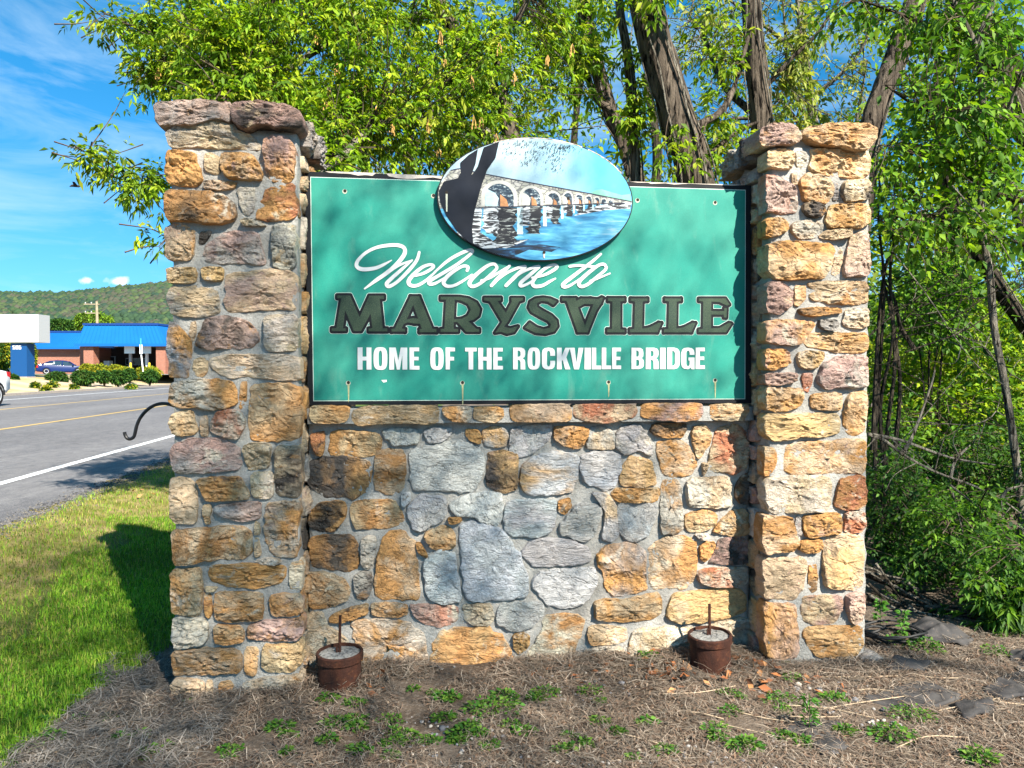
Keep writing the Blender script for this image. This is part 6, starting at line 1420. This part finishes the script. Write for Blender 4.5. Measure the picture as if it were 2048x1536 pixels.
# ---------------------------------------------------------------- grass, straw, litter, weeds
GRS=tintmat('grass_blades',.6,.35,.2)
def blades(name,n,sampler,h,w,pal,bend,mat,label,cat,seed,flat=False):
    r=np.random.default_rng(seed); P=sampler(r,n); k=len(P); an=r.uniform(0,6.283,k); H=h*r.uniform(.5,1.3,k); Wd=w*r.uniform(.6,1.3,k)
    sx=np.stack([np.cos(an),np.sin(an),np.zeros(k)],1); bd=np.stack([-np.sin(an),np.cos(an),np.zeros(k)],1)*(r.normal(size=k)*bend)[:,None]
    b0=P-sx*Wd[:,None]; b1=P+sx*Wd[:,None]; md=P+np.array([0,0,.6])*H[:,None]+bd*H[:,None]*.35; tp=P+np.array([0,0,1.])*H[:,None]*(1-np.minimum(.4,np.abs(bd).max(1)*.4))[:,None]+bd*H[:,None]
    V=np.stack([b0,b1,md+sx*Wd[:,None]*.7,md-sx*Wd[:,None]*.7,tp],1).reshape(-1,3); i=np.arange(k)*5
    Fq=np.stack([np.stack([i,i+1,i+2],1),np.stack([i,i+2,i+3],1),np.stack([i+3,i+2,i+4],1)],1).reshape(-1,3)
    pal=np.array(pal); t=pal[r.integers(0,len(pal),k)]*r.uniform(.75,1.25,(k,1)); pt=np.array([n3(p[0]*1.3,p[1]*1.3) for p in P])[:,None]; t=t*(1+.4*pt)
    o=npmesh(name,V,Fq,mat,None,cols=np.repeat(t,5,0)); return tag(o,label,cat,kind='stuff')
a_=on(60,1500); b_=on(335,1270)
def lawn_sampler(dryonly):
    def f(r,n):
        m=n*9; x=r.uniform(-7.5,-1.2,m); y=r.uniform(2.6,13.5,m)
        # denser close to the viewer
        w=x*LD.x+y*LD.y; ll=(x-a_.x)*(b_.y-a_.y)-(y-a_.y)*(b_.x-a_.x)
        vis=((x/y)>-.80)&((x/y)<-.34)
        nn=np.array([n3(p*1.1,q*1.1,2) for p,q in zip(x,y)])
        edge=3.25+.25*nn
        k=vis&(w<edge)&(-ll+.3*nn>0)
        if dryonly: k&=(w>1.9+.5*nn)&(r.random(m)<.9)
        else: k&=(w<2.35+.6*nn)|(r.random(m)<.16)
        k&=r.random(m)<np.clip(4.0/y,.25,1)**1.3
        x,y=x[k][:n],y[k][:n]; z=gz(x,y)+np.array([.02*n3(p*1.7,q*1.7)+.012*n3(p*6,q*6,3) for p,q in zip(x,y)])*np.clip((3.3-(x*LD.x+y*LD.y))/.8,0,1)-.004
        return np.stack([x,y,z],1)
    return f
blades('lawn_grass',85000,lawn_sampler(False),.045,.0026,[(.11,.25,.014),(.15,.31,.02),(.21,.36,.025),(.08,.19,.014),(.30,.35,.06)],.7,GRS,'mown green grass between the road and the stone pillar','grass',1)
blades('dry_grass',22000,lawn_sampler(True),.04,.0026,[(.30,.27,.06),(.36,.28,.12),(.20,.22,.04),(.13,.18,.03)],1.0,GRS,'thin yellowing grass along the road edge','grass',2)
STRAWM=tintmat('dead_straw',.9,.1,.1)
def zg(x,y):
    w=x*LD.x+y*LD.y; d=(x-WO.x)*WN.x+(y-WO.y)*WN.y; u=(x-WO.x)*WU.x+(y-WO.y)*WU.y; b=.02*n3(x*1.7,y*1.7)+.012*n3(x*6,y*6,3)+.008*n3(x*17,y*17,7)
    if .5<u<3.2 and -.6<d<.5: b+=.03*max(0,1-abs(d-.12)/.4)*min(1,(u-.5)*4)*min(1,(3.2-u)*5)
    return gzs(x,y)+b*min(1,max(0,(3.3-w)/.8))
def straw(name,n,seed,pal,L,W,zoff,region,label,cat,mat=STRAWM):
    r=np.random.default_rng(seed); x,y=region(r,n*3)
    ll=(x-a_.x)*(b_.y-a_.y)-(y-a_.y)*(b_.x-a_.x); nn=np.array([n3(p*1.3,q*1.3,4)+.6*n3(p*5,q*5,6) for p,q in zip(x,y)])
    d=(x-WO.x)*WN.x+(y-WO.y)*WN.y; u=(x-WO.x)*WU.x+(y-WO.y)*WU.y
    inw=((d>0)&((u<.62)|(u>3.05))&(u>0)&(u<3.64)&(d<.46))|((d>.2)&(u>.6)&(u<3.06))
    k=(ll-.3*nn>-.1)&(nn>-.30+.25*(r.random(len(nn))-.5))&~inw&(d<.5); x,y=x[k][:n],y[k][:n]; k=len(x)
    z=np.array([zg(p,q) for p,q in zip(x,y)])+r.uniform(.001,zoff,k); an=r.uniform(0,6.283,k)
    tilt=r.normal(0,.22,k); l=L*r.uniform(.4,1.4,k); D=np.stack([np.cos(an)*np.cos(tilt),np.sin(an)*np.cos(tilt),np.sin(tilt)],1); Sd=np.stack([-np.sin(an),np.cos(an),np.zeros(k)],1)
    C=np.stack([x,y,z],1); cv=(r.normal(size=k)*.22)[:,None]*Sd*l[:,None]; Wd=(W*r.uniform(.6,1.5,k))[:,None]; up=np.array([0,0,.35])
    q=[C-D*l[:,None]*.5,C+cv*.6+np.array([0,0,.004]),C+D*l[:,None]*.5]
    V=np.stack([q[0]-Sd*Wd*.6,q[0]+Sd*Wd*.6,q[1]-Sd*Wd,q[1]+Sd*Wd+up*Wd,q[2]-Sd*Wd*.5,q[2]+Sd*Wd*.5],1).reshape(-1,3); i=np.arange(k)*6
    Fq=np.stack([np.stack([i,i+1,i+3],1),np.stack([i,i+3,i+2],1),np.stack([i+2,i+3,i+5],1),np.stack([i+2,i+5,i+4],1)],1).reshape(-1,3)
    pal=np.array(pal); t=pal[r.integers(0,len(pal),k)]*r.uniform(.7,1.3,(k,1))
    return tag(npmesh(name,V,Fq,mat,None,cols=np.repeat(t,6,0)),label,cat,kind='stuff')
def reg_near(r,n): 
    y=2.35+r.random(n)**1.1*2.1; x=r.uniform(-.80,1.0,n)*y; return x,y
SP=[(.26,.205,.16),(.19,.15,.115),(.34,.28,.225),(.11,.08,.062),(.22,.15,.11),(.17,.145,.12)]
straw('dead_straw',39000,3,SP,.075,.0012,.02,reg_near,'matted dead straw covering the ground before the wall','straw')
straw('bark_bits',14000,4,[(.13,.08,.055),(.19,.12,.08),(.075,.052,.04),(.24,.18,.13)],.028,.0034,.012,reg_near,'brown bark and leaf crumbs among the straw','litter')
def reg_foot(r,n):
    u=r.uniform(-.25,3.75,n); d=np.where((u>.60)&(u<3.07),.17-np.abs(r.normal(0,.13,n)),-np.abs(r.normal(0,.11,n))-.01); return WO.x+WU.x*u+WN.x*d, WO.y+WU.y*u+WN.y*d
straw('straw_drift',7000,5,SP,.11,.0015,.045,reg_foot,'straw drifted up against the foot of the wall','straw')
def reg_left(r,n):
    x=r.uniform(-2.6,-1.3,n); y=r.uniform(2.7,4.6,n); return x,y
straw('grey_thatch',7000,6,[(.19,.165,.145),(.26,.23,.20),(.12,.105,.09)],.11,.0015,.03,reg_left,'grey dead thatch beside the road-side pillar','straw')
# pebbles
r=np.random.default_rng(12); nP=2600; y=2.4+r.random(nP)**1.2*1.7; x=r.uniform(-.5,.75,nP)*y; kp=np.array([n3(a*1.6,b*1.6,9)>.02 for a,b in zip(x,y)]); x,y=x[kp],y[kp]; nP=len(x)
s=r.uniform(.004,.012,nP)*np.where(r.random(nP)<.04,1.8,1); z=np.array([zg(a,b) for a,b in zip(x,y)])+s*.3
VV=(IV[None]*r.uniform(.7,1.3,(nP,len(IV),1))*(s[:,None]*np.array([1,1,.65]))[:,None,:]+np.stack([x,y,z],1)[:,None,:]).reshape(-1,3); FF=(IF[None]+(np.arange(nP)*len(IV))[:,None,None]).reshape(-1,3)
pc=np.array([(.30,.28,.27),(.20,.20,.22),(.42,.37,.32),(.12,.12,.13)])[r.integers(0,4,nP)]
tag(npmesh('gravel',VV,FF,STRAWM,cols=np.repeat(pc,len(IV),0)),'small grey stones scattered in the soil before the wall','gravel',kind='stuff')
r=np.random.default_rng(18); nP=5000; s_=r.uniform(5.4,15,nP); w_=3.34+r.normal(0,.10,nP); Q=np.array([(RD*a+LD*b)[:2] for a,b in zip(s_,w_)]); s=r.uniform(.004,.011,nP); z=np.maximum(gz(Q[:,0],Q[:,1]),np.where(w_>3.36,.303,0))+s*.3
VV=(IV[None]*r.uniform(.7,1.3,(nP,len(IV),1))*(s[:,None]*np.array([1,1,.65]))[:,None,:]+np.stack([Q[:,0],Q[:,1],z],1)[:,None,:]).reshape(-1,3); FF=(IF[None]+(np.arange(nP)*len(IV))[:,None,None]).reshape(-1,3)
pc=np.array([(.14,.135,.13),(.09,.09,.10),(.19,.17,.145),(.06,.06,.065)])[r.integers(0,4,nP)]
tag(npmesh('verge_gravel',VV,FF,STRAWM,cols=np.repeat(pc,len(IV),0)),'loose gravel along the ragged edge of the road','gravel',kind='stuff')
# fallen brown leaves near the tilted pipe
r=np.random.default_rng(14); sp=[]
for c,sd,n in (((1330,1345),(60,14),60),((1490,1330),(35,10),50),((720,1368),(35,12),40),((1550,1370),(80,14),50),((1200,1345),(80,12),30),((300,1040),(25,10),14)):
    for _ in range(n): p=on(c[0]+r.normal()*sd[0],c[1]+r.normal()*sd[1]); sp.append((p.x,p.y,zg(p.x,p.y)+r.uniform(.004,.03)))
sp=np.array(sp); leaves('fallen_leaves',sp,r.normal(size=(len(sp),3))*np.array([1,1,.25]),r.uniform(.03,.07,len(sp)),[(.34,.13,.05),(.26,.10,.045),(.40,.20,.09),(.20,.09,.05)],STRAWM,None,r,.55,.05)
tag(bpy.data.objects['fallen_leaves'],'brown fallen leaves gathered at the foot of the wall','leaves')
# weeds
def weed_label(x,y,w):
    a='big leafy' if w>50 else 'middling' if w>31 else 'small'
    for lim,t in ((330,'out in the thatch left of the road-side pillar'),(620,'in front of the road-side pillar'),(760,'in front of the dark rusty pipe'),(960,'ahead of the yellow stones at the wall foot'),(1150,'ahead of the middle of the wall'),(1340,'between the wall middle and the tilted pipe'),(1500,'in front of the tilted rusty pipe'),(1720,'in front of the sunlit pillar'),(3000,'among the torn grey cloth')):
        if x<lim: break
    d='close to the masonry' if y<1385 else 'halfway out' if y<1450 else 'out nearest the viewer'
    return f'{a} green weed {t}, {d}'
WEED=tintmat('weed_leaves',.6,.35,.2)
wd=[(985,1425,70,.05),(1090,1390,36,.05),(1300,1326,28,.05),(1562,1405,44,.06),(1666,1404,32,.05),(1822,1436,56,.06),(1785,1478,54,.06),(1460,1430,26,.045),(1490,1500,40,.05),(1430,1465,34,.045),(680,1450,46,.04),(780,1440,34,.035),(930,1468,40,.04),(790,1488,36,.035),(560,1458,30,.035),(90,1478,44,.05),(245,1478,26,.04),(1588,1362,26,.05),(1855,1302,38,.07),(1990,1312,32,.06),(1960,1522,40,.06),(1182,1384,30,.04),(1010,1398,36,.045),(1555,1330,22,.04),(890,1440,28,.04),(1330,1505,30,.04),(300,1500,28,.035),(460,1500,30,.035),(1690,1470,28,.04),(1200,1450,26,.035),(1800,1290,30,.07),(380,1405,22,.04),(335,1010,30,.06),(1770,1205,36,.09)]
rw=random.Random(44)
for k in range(44): wd.append((rw.uniform(640,1640),rw.triangular(1370,1535,1480),rw.uniform(12,30),rw.uniform(.025,.045)))
for k in range(10): wd.append((rw.uniform(60,640),rw.uniform(1420,1530),rw.uniform(12,24),.03))
for i,(px_,py_,w,h) in enumerate(wd):
    p=on(px_,py_); o=empty('weed',(p.x,p.y,zg(p.x,p.y)-.004),0,label=weed_label(px_,py_,w),cat='weed',group='green weeds in the straw')
    r=np.random.default_rng(300+i); n=int(w*5); rx=w/F*p.y*.85
    an=r.uniform(0,6.28,n); q=r.random(n)**.6; P=np.stack([np.cos(an)*q*rx,np.sin(an)*q*rx*.7,r.uniform(.005,h,n)*(1.1-.6*q)],1)
    leaves('leaf_cluster',P,np.stack([np.cos(an),np.sin(an),r.normal(.25,.35,n)],1),r.uniform(.008,.022 if i%2 else .03,n),[(.055,.16,.02),(.04,.12,.018),(.09,.20,.02),(.12,.20,.03)],WEED,o,r,.62,.15)
    m=MB()
    for k in range(6): a=r.uniform(0,6.28); m.tube([(0,0,-.01),(.4*rx*math.cos(a),.3*rx*math.sin(a),h*.5),(.8*rx*math.cos(a),.55*rx*math.sin(a),h*.6)],.0014,4)
    m.build('stem',WEED,o)
    setcol(o.children[-1].data,np.tile(np.array([.08,.16,.03]),(len(o.children[-1].data.vertices),1)))
for i,(px_,py_) in enumerate(((1618,1440),(1805,1255),(1760,1225))):
    p=on(px_,py_+25); o=empty('tall_weed',(p.x,p.y,zg(p.x,p.y)),0,label=('feathery upright weed in the open straw','leafy upright weed beside the black cable coil','leafy weed against the foot of the sunlit pillar')[i],cat='weed')
    r=np.random.default_rng(500+i); n=60; z=r.uniform(.02,.16,n); an=r.uniform(0,6.28,n)
    leaves('leaf_cluster',np.stack([np.cos(an)*.012,np.sin(an)*.012,z],1),np.stack([np.cos(an),np.sin(an),r.normal(.3,.3,n)],1),r.uniform(.02,.05,n),[(.06,.18,.025),(.09,.22,.03)],WEED,o,r,.3 if i==0 else .6,.2)
    m=MB(); m.tube([(0,0,-.01),(.004,0,.08),(.0,.004,.165)],.002,5); m.build('stem',WEED,o); setcol(o.children[-1].data,np.tile(np.array([.08,.16,.03]),(len(o.children[-1].data.vertices),1)))
# torn landscape cloth
CLOTH=Mat('landscape_cloth',.95,.1); c=CLOTH.mix(CLOTH.ramp(CLOTH.noise(9,5),.35,.65),(.035,.034,.036),(.075,.07,.068)); c=CLOTH.mix(CLOTH.ramp(CLOTH.noise(70,3,.7),.6,.7),c,(.14,.11,.09)); CLOTH.base(c); CLOTH.bump(CLOTH.noise(300,2),.4,.004); CLOTH=CLOTH.m
def cloth(pts,label,seed,fold=.03):
    P=[on(x,y) for x,y in pts]; c=sum(P,Vector())/len(P); o_P=[(p.x-c.x,p.y-c.y) for p in P]
    if area(o_P)<0: o_P=o_P[::-1]
    o_P=resample(chaikin(o_P,.06),40); v=[];f=[]
    for s in (1,.93,.86,.79,.72,.65,.58,.51,.44,.37,.30,.23,.16,.08):
        for x,y in o_P:
            X_,Y_=x*s+.01*n3(x*9,y*9,seed),y*s+.01*n3(x*9,y*9,seed+3); rd=1-abs(n3(X_*6+seed,Y_*6))*2
            v.append((X_,Y_,zg(c.x+X_,c.y+Y_)+.010+fold*(.6*n3(X_*5+seed,Y_*6)+.5*max(0,1-abs(n3(X_*5+seed,Y_*3,2))*3.2)**1.5+.3*max(0,1-abs(n3(X_*3,Y_*6+seed,5))*3.2)+.12*n3(X_*16,Y_*16,seed))+(.0 if s<1 else -.012)))
    n=40
    for k in range(13):
        for j in range(n): a=k*n+j; b=k*n+(j+1)%n; f.append((a,b,b+n,a+n))
    f.append(tuple(13*n+j for j in range(n)))
    o=mk('landscape_cloth',v,f,CLOTH,None,True,(c.x,c.y,0)); sm=o.modifiers.new('thickness','SOLIDIFY'); sm.thickness=.003; tag(o,label,'weed cloth','torn pieces of landscape cloth')
cloth([(1765,1345),(1800,1318),(1828,1308),(1868,1325),(1850,1340),(1800,1345)],'folded grey cloth scrap nearest the foot of the sunlit pillar',1,.045)
cloth([(1720,1400),(1770,1380),(1840,1360),(1900,1385),(1930,1395),(1880,1415),(1800,1418)],'flat dirty cloth sheet half covered with straw',2,.012)
cloth([(1960,1385),(2010,1350),(2070,1345),(2080,1390),(2010,1405)],'smooth grey cloth flap at the right frame edge',3,.03)
cloth([(1905,1415),(1940,1390),(1985,1402),(1995,1425),(1930,1450)],'grey cloth corner in front of the smooth flap',4,.025)
cloth([(1810,1262),(1850,1248),(1900,1262),(1950,1285),(1935,1300),(1870,1290),(1830,1285)],'raised dark cloth fold below the brush pile',5,.07)
cloth([(1560,1465),(1620,1440),(1690,1452),(1670,1475),(1590,1480)],'small dark cloth patch showing through the straw in front of the pillar',6,.012)
cloth([(2015,1310),(2060,1295),(2090,1330),(2030,1345)],'dark cloth bundle at the frame edge behind the smooth flap',7,.05)
cloth([(1620,1490),(1680,1478),(1700,1500),(1640,1512)],'tiny dark cloth scrap nearest the viewer',8,.012)
# cable coil and brush pile
CAB=plain('black_cable',(.012,.012,.013),.6,.3,.2)
p=on(1782,1282); m=MB(); rc=random.Random(6)
for k in range(5):
    rx,ry=.12+.02*k,.085+.012*k; m.tube([(p.x+rx*math.cos(t*.314+k)+.01*rc.gauss(0,.4),p.y+ry*math.sin(t*.314+k),zg(p.x,p.y)+.015+.012*k+.012*math.sin(t*.9+k)) for t in range(21)],.007,6)
tag(m.build('cable_coil',CAB,None,True),'loose coil of black cable on the ground beside the sunlit pillar','cable coil')
def stick(name,l,Y0,Y1,r0,label,cat,group=None,mat=BARKD,lift=0):
    pts=P3(l,(Y0,Y1)); pts=[Vector((q.x,q.y,max(q.z,zg(q.x,q.y)+r0*.7))) for q in pts]; c=polyl(pts,4); o=empty(name,tuple(pts[0]),0,label=label,cat=cat,group=group); m=MB(); m.tube([q-pts[0] for q in c],[r0*(1-.55*i/(len(c)-1)) for i in range(len(c))],9,rough=.2,seed=r0*900+l[0][1]); m.build('stem',mat,o,True)
    return o
stick('log',[(1728,1140),(1770,1160),(1815,1180),(1850,1205)],5.4,5.15,.045,'thick dark log lying against the pillar under the shrubs','log')
stick('log',[(1735,1195),(1800,1225),(1880,1255),(1960,1290),(2010,1305)],5.0,4.75,.022,'long straight dead pole on top of the brush pile','log')
bs=random.Random(15)
for k in range(34):
    x=bs.uniform(1740,1960); y=1165+(x-1740)*.36+bs.uniform(-35,55); an=R(bs.gauss(24,16)); l=bs.uniform(50,150)
    stick('dead_branch',[(x-l*.5*math.cos(an),y-l*.5*math.sin(an)),(x+bs.gauss(0,6),y+bs.gauss(0,6)),(x+l*.5*math.cos(an),y+l*.5*math.sin(an))],5.25-(y-1165)*.004,5.1-(y-1165)*.004,bs.uniform(.005,.013),'thin dead branch lying in the brush pile beside the pillar','branch','dead branches in the brush pile',BARKG if k%3 else BARKD)
for k in range(14):
    x=bs.uniform(1180,2030); y=bs.uniform(1350,1500); an=bs.uniform(-.5,.6); l=bs.uniform(30,120); p=on(x,y); pts=[on(x-l*math.cos(an),y-.4*l*math.sin(an)),on(x+bs.gauss(0,8),y+bs.gauss(0,3)),on(x+l*math.cos(an),y+.4*l*math.sin(an))]
    m=MB(); m.tube(polyl([Vector((q.x,q.y,zg(q.x,q.y)+.012)) for q in pts],4),.0025,5); o=m.build('straw_stalk',plain('pale_stalk',(.42,.32,.22),.9,.1) if k==0 else bpy.data.materials['pale_stalk'],None,True); tag(o,'long pale dead stalk lying on the ground in front of the wall','stalk','pale dead stalks on the ground')
# loose stone by the pillar foot
seedc[0]+=1; p=on(1740,1325); v,f=stone_geo([(-.07,0),(-.05,.035),(0,.05),(.05,.03),(.08,.0),(.04,-.03),(-.04,-.03)],0,.09,.03,900,n=28); o=mk('loose_stone',v,f,STONE,None,True,(p.x,p.y-.02,zg(p.x,p.y)+.01)); tag(o,'single loose grey stone lying at the corner of the sunlit pillar','stone'); dress(o,'GT',random.Random(2))
